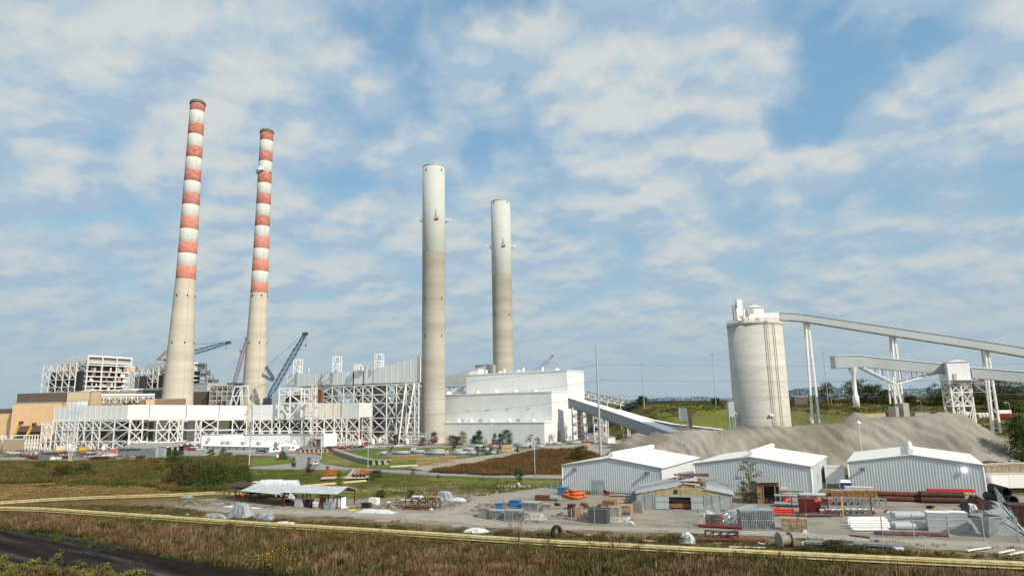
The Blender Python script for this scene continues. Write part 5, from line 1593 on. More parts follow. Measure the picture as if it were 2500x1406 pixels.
# ================================================================== white sheds
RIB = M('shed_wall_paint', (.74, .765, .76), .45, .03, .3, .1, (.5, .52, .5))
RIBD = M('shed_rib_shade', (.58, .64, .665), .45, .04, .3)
ROOFW = M('shed_roof_paint', (.78, .785, .75), .45, .03, .2, .1, (.6, .6, .55))
LAMPG = M('lamp_glass', (.55, .6, .6), .1, .05, 1, spec=.6)
m_, nt_, b_ = ntree('lit_lamp_lens')
b_.inputs['Base Color'].default_value = (.9, .9, .9, 1)
b_.inputs['Emission Color'].default_value = (1, .9, .95, 1)
b_.inputs['Emission Strength'].default_value = 2.5
LITL = m_
def shed(label, rpx, rpy, lpx, eave, apex, far, ang, L=None, lamps=(), openings=(), lit=None):
 a = R(ang)
 Df = Vector((math.cos(a), -math.sin(a), 0)); Ax = Vector((math.sin(a), math.cos(a), 0))
 Rc = gp(rpx, rpy)
 W = solve_s(Rc, -Df, lpx)
 Lc = Rc - Df * W
 mid = (Rc + Lc) / 2
 ze = (zat(Rc.x, Rc.y, eave)); za = zat(mid.x, mid.y, apex)
 if L is None:
  L = solve_s(Vector((Rc.x, Rc.y, ze)), Ax, far)
 t = T('metal_shed', label, 'shed', tuple(Lc), 'white ribbed metal sheds', rz=-a)
 up = lambda p, z: Vector((p.x, p.y, z))
 m = MB()
 f = [Lc, Rc, up(Rc, ze), up(mid, za), up(Lc, ze)]
 bk = [p + Ax * L for p in f]
 m.add(f + bk, [(0, 1, 2, 3, 4), (9, 8, 7, 6, 5), (1, 6, 7, 2), (0, 4, 9, 5)])
 wall = t.part('wall', m, RIB)
 n = int(W / .62)
 rb = MB()
 for k in range(n + 1):
  u = k / n
  p = Lc.lerp(Rc, u) - Ax * .035
  z = ze + (za - ze) * (1 - abs(2 * u - 1))
  rb.obox((p.x, p.y, z / 2), Df * .20, Ax * .10, (0, 0, z - .05))
 n = int(L / .62)
 for k in range(n + 1):
  p = Rc + Ax * (L * k / n) + Df * .02
  rb.obox((p.x, p.y, ze / 2), Ax * .16, Df * .06, (0, 0, ze - .05))
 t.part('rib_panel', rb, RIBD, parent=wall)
 oh = .3
 rl, rr_ = MB(), MB()
 nrm = math.hypot((Rc - mid).length, za - ze)
 for mb, e in ((rl, Lc), (rr_, Rc)):
  d = (e - mid).normalized()
  sl = (za - ze) / (e - mid).length
  e2 = e + d * oh
  p = [up(mid, za + .02) - Ax * oh, up(e2, ze - sl * oh + .02) - Ax * oh, up(e2, ze - sl * oh + .02) + Ax * (L + oh), up(mid, za + .02) + Ax * (L + oh)]
  q = [v + Vector((0, 0, .16)) for v in p]
  mb.add(p + q, [(0, 1, 2, 3), (7, 6, 5, 4), (0, 4, 5, 1), (1, 5, 6, 2), (2, 6, 7, 3), (3, 7, 4, 0)])
  k = 1
  while k * 3.0 < L:
   c = [up(mid, za + .2) + Ax * k * 3.0, up(e2, ze - sl * oh + .2) + Ax * k * 3.0]
   mb.bar(c[0], c[1], .10, .06); k += 1
 t.part('roof_slope', rl, ROOFW); t.part('roof_slope', rr_, ROOFW)
 tr = MB()
 for e in (Lc, Rc):
  d = (e - mid).normalized(); e2 = e + d * oh
  sl = (za - ze) / (e - mid).length
  tr.bar(up(mid, za + .05) - Ax * (oh + .03), up(e2, ze - sl * oh + .05) - Ax * (oh + .03), .10, .22)
 for e in (Rc,):
  tr.bar(up(e, ze - .05) + Df * (oh + .05) - Ax * oh, up(e, ze - .05) + Df * (oh + .05) + Ax * (L + oh), .16, .18)
 t.part('gutter_trim', tr, M('beige_trim', (.52, .46, .40), .5, .05, 1))
 t.part('corner_trim', MB().bar(up(Rc, 0) + Df * .06 - Ax * .06, up(Rc, ze) + Df * .06 - Ax * .06, .26), WHITE)
 t.part('corner_trim', MB().bar(up(Lc, 0) - Df * .06 - Ax * .06, up(Lc, ze) - Df * .06 - Ax * .06, .26), WHITE)
 vt = MB().tube(up(mid, za + .85) + Ax * 1.0, up(mid, za + .85) + Ax * (L - .4), .66, 14)
 vt.obox(up(mid, za + .3) + Ax * (L / 2), Df * .8, Ax * (L - 2), (0, 0, .6))
 t.part('ridge_vent', vt, WHITE)
 for u, z in lamps:
  p = Lc.lerp(Rc, u) - Ax * .5
  b = t.part('wall_lamp', MB().bar(up(p, z) + Ax * .5, up(p, z - .05) - Ax * .25, .12).lathe((p.x - Ax.x * .3, p.y - Ax.y * .3, z - .45), [(.1, .5), (.42, .3), (.42, 0), (.3, -.05), (0, -.05)], 12)
                   .box((p.x + .45, p.y, z - .35), (.35, .5, .7)), M('lamp_housing', (.11, .12, .12), .4, .1, 3, spec=.6))
 if lit:
  u, z = lit
  p = Lc.lerp(Rc, u) - Ax * .55
  b = t.part('wall_lamp', MB().bar(up(p, z) + Ax * .55, up(p, z), .15), GREY, label='wall lamp with bright lit lens')
  t.part('lens', MB().tube(up(p, z) + Ax * .1, up(p, z) - Ax * .1, .55, 20), LITL, parent=b)
 for px, z0, z1, w in openings:
  s = solve_s(Rc, Ax, px)
  p = Rc + Ax * s + Df * .06
  t.part('window' if z0 > .5 else 'door', MB().obox(up(p, (z0 + z1) / 2), Ax * w, Df * .1, (0, 0, z1 - z0)), GLASS if z0 > .5 else GREY)
 # downpipes
 for s in (.02, .5):
  p = Rc + Ax * (L * s) + Df * .12
  t.part('downpipe', MB().bar(up(p, 0), up(p, ze), .14), WHITE)
 return t, Lc, Rc, Ax, Df, ze
S1 = shed('white ribbed metal shed beside the brown brush bank, scaffold frames leaning on it', 1619, 1208, 1375.5, 1142.7, 1118, 1726, 31, L=34,
          lamps=((.13, 5.9), (.86, 5.6)), openings=((1647, 2.2, 3.1, .9), (1651, 1.2, 3.4, .8), (1644, 0, 2.2, 1.0), (1698, 2.4, 4.4, .6)))
S2 = shed('white ribbed metal shed behind the wrecked workshop and the sparse sapling', 1985.5, 1211, 1699, 1139, 1115, 2031.5, 31, L=33, openings=((1999, 2.2, 4.2, .5),))
S3 = shed('white ribbed metal shed with glowing wall lamp beside the rust brown pipes', 2409, 1209, 2077, 1135, 1110.5, None, 30, L=34, lamps=((.11, 5.6),), lit=(.87, 5.7))
YA = R(-22)
def spot(px, py):
 p = gp(px, py); return (p.x, p.y, 0)
def width_at(px0, px1, py):
 return (gp(px1, py) - gp(px0, py)).length
# ------------------------------------------------------------------ generic yard goods
def crate(label, px0, px1, py, h, d=None, mat=WOOD, group=None, name='crate', cat='crate', rz=YA, z=0, lid=None, slats=True):
 a, b = gp(px0, py), gp(px1, py)
 w = (b - a).length
 d = d or w * .7
 t = T(name, label, cat, (a.x, a.y, z), group, rz)
 t.part('body', MB().box((w / 2, d / 2, h / 2), (w, d, h)), mat, local=True)
 if slats:
  m = MB()
  for u in (.04, .5, .96):
   m.box((w * u, -.03, h / 2), (.10, .06, h))
  for v in (.08, .92):
   m.box((w / 2, -.05, h * v), (w, .05, .12))
  t.part('battens', m, lid or mat, local=True)
 t.part('lid', MB().box((w / 2, d / 2, h + .05), (w + .1, d + .1, .1)), lid or mat, local=True)
 return t
def pipes(label, group, p0, p1, r, layers, mat, name='pipe', cat='pipe', hollow=False, gap=2.05, zoff=0.0, back=True):
 """separate pipes lying parallel in layers; first (front, lowest) pipe runs between two picture points"""
 a, b = gp(*p0), gp(*p1)
 L = (b - a).length
 rz = math.atan2(b.y - a.y, b.x - a.x)
 n = Vector((-math.sin(rz), math.cos(rz), 0))
 if n.y < 0: n = -n
 m = MB()
 if hollow: m.hollow((0, 0, 0), (L, 0, 0), r, r * .14, 16)
 else: m.tube((0, 0, 0), (L, 0, 0), r, 12)
 first = None
 out = []
 for k, cnt in enumerate(layers):
  for i in range(cnt):
   off = (i + k * .5) * r * gap
   loc = a + n * (off + r) + Vector((math.cos(rz), math.sin(rz), 0)) * rnd.uniform(-.02, .02) * L + Vector((0, 0, zoff + r + k * r * 1.74))
   if first is None:
    first = solo(name, m, mat, label, cat, group, loc=loc, rz=rz, local=True); out.append(first)
   else:
    o = first.copy(); COL.objects.link(o); o.location = loc; out.append(o)
 return out
def heap(label, px0, px1, py, h, d=None, mat=TARPW, seed=0, name='tarp', cat='tarp', rz=YA, peaks=2, group=None, sharp=.35):
 """crumpled sheet thrown over goods"""
 a, b = gp(px0, py), gp(px1, py)
 w = (b - a).length; d = d or max(1.2, w * .5)
 rr = random.Random(seed + int(px0))
 pk = [(rr.uniform(.2, .8), rr.uniform(.3, .7), rr.uniform(.7, 1), rr.uniform(.12, .3)) for _ in range(peaks)] if peaks > 1 else [(.42, .5, 1, .36), (.6, .45, .8, .3)]
 n = 26
 P = []
 for i in range(n + 1):
  row = []
  for j in range(n + 1):
   u, v = i / n, j / n
   e = min(1, 5 * min(u, 1 - u, v, 1 - v))
   z = 0
   for (cu, cv, hh, rad) in pk:
    dd = math.hypot((u - cu), (v - cv) * .8)
    q = max(0, 1 - max(0, dd - rad * .5) / (rad * 1.7))
    z = max(z, hh * (q * q * (3 - 2 * q)) ** .75)
   f = abs(fb(u * w * .5 + seed, v * d * .5, .9, 4, seed)) * 1.0
   zz = .82 * h * (z * (1 - sharp * f * 2) + .26 * f) * e
   row.append(((u - 0) * w + .18 * fb(u * 7, v * 7, 1, 2, seed) * w * .3, v * d + .2 * fb(u * 7, v * 7, 1, 2, seed + 3) * d * .4, max(0.0, zz) + .02))
  P.append(row)
 return solo(name, MB().grid(P, False), mat, label, cat, group, loc=(a.x, a.y, 0), rz=rz, local=True)
def pallet_mb(mb, x, y, z, w=1.2, d=1.0, h=.14):
 for k in range(5):
  mb.box((x + w * (k + .5) / 5, y + d / 2, z + h - .015), (w * .16, d, .03))
 for k in range(3):
  mb.box((x + w / 2, y + d * (.08 + .42 * k), z + h / 2 - .015), (w, .09, h - .03))
def frame_box(label, px0, px1, py, h, d, mat, name='frame_rack', cat='steel frame', nx=3, r=.06, group=None, rz=YA, brace=True, z=0):
 a, b = gp(px0, py), gp(px1, py)
 w = (b - a).length
 m = MB()
 for yy in (0, d):
  for i in range(nx + 1):
   m.bar((w * i / nx, yy, 0), (w * i / nx, yy, h), r * 2)
   if i < nx and brace:
    m.bar((w * i / nx, yy, 0), (w * (i + 1) / nx, yy, h), r * 1.5)
  m.bar((0, yy, h), (w, yy, h), r * 2); m.bar((0, yy, .05), (w, yy, .05), r * 2)
 for i in range(nx + 1):
  m.bar((w * i / nx, 0, h), (w * i / nx, d, h), r * 2)
 return solo(name, m, mat, label, cat, group, loc=(a.x, a.y, z), rz=rz, local=True)
# ------------------------------------------------------------------ open carports
def carport(label, fl, fr, hpost, depth, nb, roofm):
 a, b = gp(*fl), gp(*fr)
 L = (b - a).length
 rz = math.atan2(b.y - a.y, b.x - a.x)
 t = T('carport', label, 'carport', tuple(a), 'open rusty carports', rz)
 for i in range(nb + 1):
  x = L * i / nb
  for y in (0, depth):
   t.part('post', MB().bar((x, y, 0), (x, y, hpost), .22), RUST, local=True)
  t.part('rafter', MB().bar((x, 0, hpost), (x, depth / 2, hpost + 1.0), .14, .2).bar((x, depth, hpost), (x, depth / 2, hpost + 1.0), .14, .2), RUST, local=True)
 for y in (0, depth):
  t.part('eave_beam', MB().bar((-.3, y, hpost + .02), (L + .3, y, hpost + .02), .12, .26), RUST, local=True)
 for s in (0, 1):
  y0, y1 = (-.6, depth / 2) if s == 0 else (depth + .6, depth / 2)
  m = MB()
  n = int(L / .9)
  zE, zR = hpost + .05, hpost + 1.25
  m.add([(-.5, y0, zE), (L + .5, y0, zE), (L + .5, y1, zR), (-.5, y1, zR), (-.5, y0, zE + .08), (L + .5, y0, zE + .08), (L + .5, y1, zR + .08), (-.5, y1, zR + .08)],
              [(0, 1, 2, 3), (7, 6, 5, 4), (0, 4, 5, 1), (1, 5, 6, 2), (2, 6, 7, 3), (3, 7, 4, 0)])
  for k in range(n + 1):
   x = -.5 + (L + 1) * k / n
   m.bar((x, y0, zE + .11), (x, y1, zR + .11), .06, .06)
  t.part('roof_slope', m, roofm, local=True)
 return t, a, rz, L
carport('open carport with pale metal roof on rusty posts, trailer parked behind it', (575, 1223), (690, 1236), 2.7, 7, 2, ROOFB)
carport('open carport with pale metal roof sheltering drums and a white tank', (693, 1236.5), (823, 1242), 3.3, 7, 2, ROOFB)
t = T('lean_to', 'rusty lean-to frame with dark roof at the carport end', 'shed', spot(546, 1222))
a, b, c = Vector(spot(546, 1222)), Vector(spot(572, 1226)), Vector(spot(596, 1212))
for p in (a, b, a + Vector((2, 5, 0)), b + Vector((2, 5, 0))):
 t.part('post', MB().bar(p, p + Vector((0, 0, 3.9)), .14), RUST)
t.part('roof', MB().add([tuple(a + Vector((-.4, -.4, 4.0))), tuple(b + Vector((2, -.4, 3.7))), tuple(b + Vector((4, 5.5, 4.1))), tuple(a + Vector((1.6, 5.5, 4.3)))], [(0, 1, 2, 3)]), RUSTD)
# flatbed trailer with shrouded load
a = gp(600, 1216); b = gp(731, 1213)
L = (b - a).length
t = T('flatbed_trailer', 'flatbed trailer with a white shrouded load behind the carports', 'trailer', tuple(a), None, math.atan2(b.y - a.y, b.x - a.x))
t.part('bed', MB().box((L * .5, 1.3, 1.35), (L, 2.5, .3)).box((L * .5, 1.3, 1.05), (L * .9, .9, .3)), RUSTD, local=True)
for x in (L * .56, L * .66, L * .76):
 for y in (.1, 2.4):
  w = t.part('wheel', MB().tube((x, y - .15, .55), (x, y + .15, .55), .55, 16), BLACK, local=True)
  t.part('rim', MB().tube((x, y - .17, .55), (x, y - .155, .55), .28, 12), GREY, parent=w, local=True)
t.part('landing_leg', MB().bar((L * .2, .5, 0), (L * .2, .5, 1.2), .2).bar((L * .2, 2, 0), (L * .2, 2, 1.2), .2), GREY, local=True)
ld = []
n, k2 = 60, 20
for i in range(n + 1):
 row = []
 for j in range(k2 + 1):
  u, v = i / n, j / k2
  ang = math.pi * v
  hh = 2.6 * (1 if u < .25 else (1.15 if u < .62 else 1.05)) * min(1, 12 * min(u, 1 - u)) + .12 * fb(u * 30, v * 4, 1, 3)
  y = 1.3 - 1.55 * math.copysign(min(1, abs(math.cos(ang)) ** .35), math.cos(ang))
  row.append((L * u + .1 * fb(u * 20, v * 5, 1, 2, 4), y + .08 * fb(u * 25, v * 6, 1, 2), 1.5 + hh * min(1, math.sin(ang) ** .35) + .05 * fb(u * 40, v * 9, 1, 2, 8)))
 ld.append(row)
t.part('shrouded_load', MB().grid(ld, False), TARPW, local=True)
heap('white plastic sheet hanging off the trailer end', 700, 732, 1216, 1.9, 1.0, TARPW, 3)
# things under and around the carports
crate('grey steel cabinet under the carport roof', 719, 738, 1237, 2.0, 1.2, GREY, name='steel_cabinet', cat='cabinet')
crate('black crate beside the steel drum under the carport', 744, 761, 1237, 1.6, 1.2, DARK, name='crate')
def drum(label, px, py, r, h, mat, group=None, z=0):
 p = gp(px, py)
 m = MB().lathe((0, 0, 0), [(0, 0), (r, 0), (r, h * .32), (r * 1.05, h * .34), (r, h * .36), (r, h * .64), (r * 1.05, h * .66), (r, h * .68), (r, h), (r * .92, h), (r * .92, h - .03), (0, h - .03)], 18)
 return solo('drum', m, mat, label, 'drum', group, loc=(p.x, p.y, z), local=True)
drum('large dull grey drum under the carport', 770, 1240, .75, 1.5, GREY)
crate('upright sheet of rusty plate beside the large grey drum', 780, 796, 1239, 2.2, .25, RUST, name='steel_plate', cat='steel plate', slats=False)
t = crate('white liquid tank in a wire cage by the carport post', 790, 812, 1243, 1.5, 1.6, GALV, name='caged_tank', cat='tank', slats=True)
t = crate('tall white liquid tank in a wire cage under the carport eave', 812, 836, 1240, 2.5, 1.8, WHITE, name='caged_tank', cat='tank', lid=DARK)
heap('long white plastic sheet lying under the first carport', 541, 654, 1237, .5, 1.6, TARPW, 5)
heap('tall tent of grey translucent plastic over machinery on the track edge', 552, 612, 1264, 3.6, 3.2, TARPG, 11, peaks=1, sharp=.15)
heap('low grey plastic sheet trailing from the tall tented plastic', 483, 556, 1264, 1.3, 2.4, TARPG, 12, peaks=3)
heap('grey plastic sheet draped over a square frame', 612, 670, 1270, 2.4, 3.0, TARPG, 13, peaks=2, sharp=.2)
heap('white crumpled plastic trail beside the draped square frame', 652, 732, 1281, .9, 2.0, TARPW, 14, peaks=4)
heap('short strip of white plastic in the dry grass', 297, 360, 1257, .4, 1.2, TARPW, 15, peaks=3)
heap('ragged strip of white plastic near the yellow pipeline', 365, 430, 1259, .45, 1.2, TARPW, 16, peaks=3)
heap('grey white plastic bundle by the far yellow pipe end', 438, 466, 1215, .9, 1.8, TARPG, 17)
heap('small white plastic scrap alone in the grass', 450, 462, 1257, .4, .6, TARPW, 18)
heap('long white tarp spread flat on the gravel with crumpled edge', 865, 968, 1250, .8, 2.6, TARPW, 19, peaks=5)
heap('yellow tarp folded at the end of the long white tarp', 845, 867, 1246, .35, 1.4, YEL, 20)
crate('white box standing on dark blocks on the gravel', 900, 922, 1232, 1.5, 1.3, WHITE, name='box', cat='box', lid=WHITE, slats=False)
crate('dark low crate with scrap beside the white box', 882, 903, 1239, 1.0, 1.2, DARK)
heap('white plastic heap beside the twisted steel frame', 975, 1040, 1220, 1.3, 3, TARPW, 21, peaks=3)
heap('grey tent of plastic on the far side of the gravel loop', 1060, 1103, 1222, 2.6, 3.4, TARPG, 22, peaks=1, sharp=.15)
heap('white plastic spill beside the grey plastic tent', 1100, 1137, 1222, .9, 2.4, TARPW, 23, peaks=3)
frame_box('bent rusty steel frame on trestles beside the gravel track', 990, 1070, 1240, 2.1, 2.4, RUSTD, nx=4, r=.09)
pipes('short rust red beam under the bent steel frame', 'rust red beams', (985, 1243), (1040, 1245), .22, [3, 2], RUST, name='steel_beam', cat='beam')
crate('tan plank stack beside the bent steel frame', 984, 1003, 1240, .7, 1.2, WOOD, name='plank_stack', cat='lumber')
heap('loose black scrap at the track edge', 1060, 1125, 1300, .5, 2, DARK, 31, name='scrap', cat='scrap', peaks=4)
heap('white plastic trail in the grass before the gravel loop', 1128, 1188, 1299, .9, 2.2, TARPW, 32, peaks=4)
heap('black scrap heap behind the white plastic trail', 1200, 1245, 1300, .5, 1.6, DARK, 33, name='scrap', cat='scrap', peaks=4)
# big tyre
p = gp(1359, 1310)
t = T('tyre', 'huge worn black tyre standing upright by the track', 'tyre', (p.x, p.y, -.25), None, R(35))
t.o.scale = (.88, .88, .88)
prof = []
m = MB()
n = 30
rings = [(.70, -.35), (1.0, -.42), (1.18, -.36), (1.24, -.15), (1.24, .15), (1.18, .36), (1.0, .42), (.70, .35), (.62, 0)]
vs = []
for i in range(n):
 a = 2 * math.pi * i / n
 for r, y in rings:
  vs.append((r * math.cos(a), y, 1.24 + r * math.sin(a)))
k = len(rings)
m.add(vs, [(i * k + j, ((i + 1) % n) * k + j, ((i + 1) % n) * k + (j + 1) % k, i * k + (j + 1) % k) for i in range(n) for j in range(k)], True)
t.part('casing', m, BLACK, local=True)
tr = MB()
for i in range(26):
 a = 2 * math.pi * i / 26
 tr.obox((1.26 * math.cos(a), 0, 1.24 + 1.26 * math.sin(a)), (-.14 * math.sin(a), .05, .14 * math.cos(a)), (0, .7, 0), (.07 * math.cos(a), 0, .07 * math.sin(a)))
t.part('tread', tr, BLACK, local=True)
# ------------------------------------------------------------------ goods in the fenced yard
for i, (x0, x1, py, h, d, mt, lb) in enumerate((
  (1231, 1274, 1271, 2.0, 2.0, TEAL, 'dark grey slatted container at the front corner of the fenced yard'),
  (1193, 1231, 1264, 1.5, 2.0, TEAL, 'lower dark grey container beside the front corner container'),
  (1168, 1194, 1262, 1.7, 1.6, WOODG, 'stack of weathered pallets at the fence bend'),
  (1273, 1316, 1246, 1.7, 2.6, TEAL, 'dark grey ribbed container in the second row of the fenced yard'),
  (1205, 1228, 1243, 1.2, 1.6, BLUET, 'small crate wrapped in blue tarp behind the grey containers'),
  (1243, 1268, 1243, 1.9, 1.8, BLUET, 'bright blue tarp wrapped crate beside the ribbed container'),
  (1168, 1204, 1240, 1.1, 2.2, WOOD, 'plywood topped crate behind the weathered pallets'),
  (1226, 1244, 1242, 1.2, 1.8, WOOD, 'narrow plywood crate between the two blue wrapped crates'),
  (1316, 1346, 1240, .8, 2.5, WOODG, 'low grey pallet pile beside the ribbed container'),
  (1363, 1386, 1207, 1.7, 1.8, BLUET, 'blue tarp wrapped crate against the first white shed corner'),
  (1404, 1420, 1271, 2.6, 1.2, WOOD, 'tall narrow plywood panel crate in the middle of the fenced yard'),
  (1484, 1512, 1262, 1.9, 2.4, WOODG, 'grey brown crate with boards on top near the cable spool'),
  (1512, 1541, 1256, 1.8, 2.4, WOOD, 'plywood crate beside the cable spool'),
  (1470, 1500, 1238, 1.3, 3.0, WOODD, 'amber timber stack behind the tarped container'),
  (1436, 1484, 1276, 2.6, 2.4, DARK, 'container under black tarp in the middle of the fenced yard'),
  (1386, 1402, 1262, 2.4, 1.6, RUSTD, 'rust black steel cabinet at the open yard gate'))):
 crate(lb, x0, x1, py, h, d, mt, name='container' if 'container' in lb else ('pallet_stack' if 'pallet' in lb else 'crate'), cat='container' if 'container' in lb else 'crate', lid={'TEAL': GREY}.get('', mt if mt is not TEAL else M('container_lid', (.36, .35, .33))))
# round duct bundles behind the blue crate
for (x0, x1, py, nr, gr, mt, r, lay, lb) in (
  (1305, 1340, 1221, 0, 'rust brown pipes behind the containers', RUST, .32, [3, 2], 'rust brown pipe behind the ribbed container'),
  (1342, 1362, 1222, 0, 'grey wrapped rolls beside the orange pipes', TARPG, .55, [2], 'grey plastic wrapped roll next to the orange pipes')):
 pipes(lb, gr, (x0, py), (x1, py + 1), r, lay, mt)
oc = [(1372, 1212, 0), (1380, 1214, 0), (1376, 1211, 1), (1396, 1219, 0), (1403, 1217, 0), (1410, 1214, 0), (1400, 1217, 1), (1408, 1215, 1), (1387, 1217, 0), (1391, 1217, 1), (1389, 1217, 2)]
first = None
for (px, py, lv) in oc:
 p = gp(px, py)
 loc = (p.x, p.y, .42 + lv * .76)
 if first is None:
  first = solo('pipe', MB().hollow((0, 0, 0), (2.0, -.55, 0), .38, .05, 16), ORANGE, 'short bright orange pipe in the pile before the first white shed', 'pipe', 'pile of bright orange pipes', loc=loc, local=True)
 else:
  o = first.copy(); COL.objects.link(o); o.location = loc
frame_box('silvery scaffold frames leaning against the first white shed', 1444, 1474, 1208, 3.6, .8, GALV, name='scaffold_frame', cat='scaffold', nx=6, r=.06, brace=True)
t = T('wall_bench', 'grey shelf on brackets along the first white shed wall', 'bench', spot(1390, 1203), None, YA)
t.part('top', MB().box((1.7, .4, 1.0), (3.6, .8, .12)), GREY, local=True)
for x in (.2, 1.7, 3.2):
 t.part('leg', MB().bar((x, .1, 0), (x, .1, 1.0), .1), GREY, local=True)
t = crate('small dark red machine at the foot of the first white shed', 1474, 1487, 1209, .9, .9, M('dark_red_paint', (.28, .05, .04)), name='machine', cat='machine', lid=RUST)
t.part('wheel', MB().tube((.3, -.1, 1.1), (.3, .1, 1.1), .35, 10), BLACK, local=True)
heap('rusty scrap heap on the yard floor beside the black tarped container', 1402, 1440, 1266, 1.6, 3, RUSTD, 41, name='scrap', cat='scrap', peaks=5)
heap('dark red scrap pile behind the tall narrow plywood crate', 1408, 1432, 1242, 1.6, 3, RUSTD, 42, name='scrap', cat='scrap', peaks=4)
heap('light mixed debris beside the front corner container', 1276, 1330, 1268, 1.5, 2.5, M('pale_debris', (.40, .38, .34), .8, .6, 2.5), 43, name='debris_heap', cat='debris', peaks=6)
heap('pale broken debris below the plywood crates', 1465, 1540, 1272, 1.0, 2.2, M('pale_debris', (.4, .38, .34)), 44, name='debris_heap', cat='debris', peaks=6)
pipes('loose brown plank on the gravel behind the crates', 'loose planks before the wrecked workshop', (1478, 1226), (1530, 1229), .12, [7], WOOD, name='plank', cat='plank', gap=3.2)
pipes('long rusty bar along the foot of the first white shed', 'rusty bars by the first shed', (1490, 1212), (1620, 1216), .13, [3], RUST, name='steel_bar', cat='steel bar')
p = gp(1555, 1250)
t = T('cable_spool', 'pale round spool on a block beside the wrecked workshop', 'spool', tuple(p), None, R(-30))
t.part('flange', MB().tube((0, -.5, 1.3), (0, -.4, 1.3), 1.15, 20), WOODG, local=True)
t.part('flange', MB().tube((0, .5, 1.3), (0, .4, 1.3), 1.15, 20), WOODG, local=True)
t.part('drum_core', MB().tube((0, -.4, 1.3), (0, .4, 1.3), .7, 16), M('pinkish_cable', (.5, .3, .25)), local=True)
t.part('block', MB().box((-.2, .2, .35), (3.4, 1.6, .7)), WOODG, local=True)
p = gp(1534, 1281)
solo('pipe_offcut', MB().hollow((0, 0, .35), (1.0, -.4, .35), .34, .06, 16), WHITE, 'short white pipe offcut lying at the yard entrance', 'pipe', loc=tuple(p), local=True)
heap('grey white sheet leaning at the wrecked workshop corner', 1533, 1556, 1222, 3.0, 1.5, TARPG, 45, peaks=1, sharp=.2)
# ------------------------------------------------------------------ wrecked workshop
a = R(14)
Df = Vector((math.cos(a), -math.sin(a), 0)); Ax = Vector((math.sin(a), math.cos(a), 0))
Rc = gp(1790, 1247)
W = solve_s(Rc, -Df, 1555); Lc = Rc - Df * W
ze = zat(Lc.x, Lc.y, 1204) ; mid = Lc.lerp(Rc, .5); za = zat(mid.x, mid.y, 1184)
zr = zat(Rc.x, Rc.y, 1206)
t = T('wrecked_workshop', 'derelict grey and yellow workshop with torn collapsed tin roof', 'workshop', tuple(Lc), None, -a)
GW = M('grey_blue_tin', (.30, .345, .34), .6, .2, .6, .6, (.25, .17, .1))
YW = M('yellow_board', (.40, .32, .17), .8, .3, 1.2, .5, (.2, .15, .1))
Lz = 17.0
def pnl(u0, u1, z0, z1, mat, nm, off=0.0, th=.1):
 p, q = Lc.lerp(Rc, u0) - Ax * off, Lc.lerp(Rc, u1) - Ax * off
 return t.part(nm, MB().prism([(p.x, p.y), (q.x, q.y), ((q + Ax * th).x, (q + Ax * th).y), ((p + Ax * th).x, (p + Ax * th).y)], z0, z1), mat)
zb_ = min(ze, zr) - .15
pnl(0, .345, 0, zb_, GW, 'wall'); pnl(.575, 1, 0, zb_, GW, 'wall'); pnl(.345, .575, zb_ - .5, zb_, GW, 'wall')
for u in (.085, .17, .205, .70, .785, .87, .98):
 pnl(u, u + .008, 0, zb_, DARK2, 'frame_post', .03, .05)
pnl(.2, .345, .2, zb_ - .5, M('sliding_door_grey', (.38, .43, .45), .5, .1, .5, .3, (.3, .2, .1)), 'sliding_door', .12, .08)
pnl(.575, .70, .2, zb_ - .5, M('sliding_door_grey', (.38, .43, .45)), 'sliding_door', .12, .08)
pnl(.2, .345, (zb_) * .5, zb_ * .5 + .1, DARK2, 'door_rail', .15, .05); pnl(.575, .70, zb_ * .5, zb_ * .5 + .1, DARK2, 'door_rail', .15, .05)
pnl(.345, .575, 0, zb_ - .5, DARK, 'dark_interior', -2.5, .1)
pnl(.35, .57, .3, 1.2, WOODD, 'stacked_timber', -1.0, .8)
gm = MB()
p0, p1, p2 = Vector((Lc.x, Lc.y, zb_)), Vector((mid.x, mid.y, za)), Vector((Rc.x, Rc.y, zb_))
gm.add([p0, p2, p1, p0 + Ax * .1, p2 + Ax * .1, p1 + Ax * .1], [(0, 1, 2), (5, 4, 3), (0, 2, 5, 3), (2, 1, 4, 5), (1, 0, 3, 4)])
t.part('gable_wall', gm, YW)
for u in (.2, .47, .75):
 pnl(u, u + .008, zb_, zb_ + (za - zb_) * (1 - abs(2 * u - 1)), DARK2, 'gable_stud', .03, .04)
pnl(.40, .44, zb_ + .15, zb_ + 1.0, DARK, 'vent_hole', .04, .05)
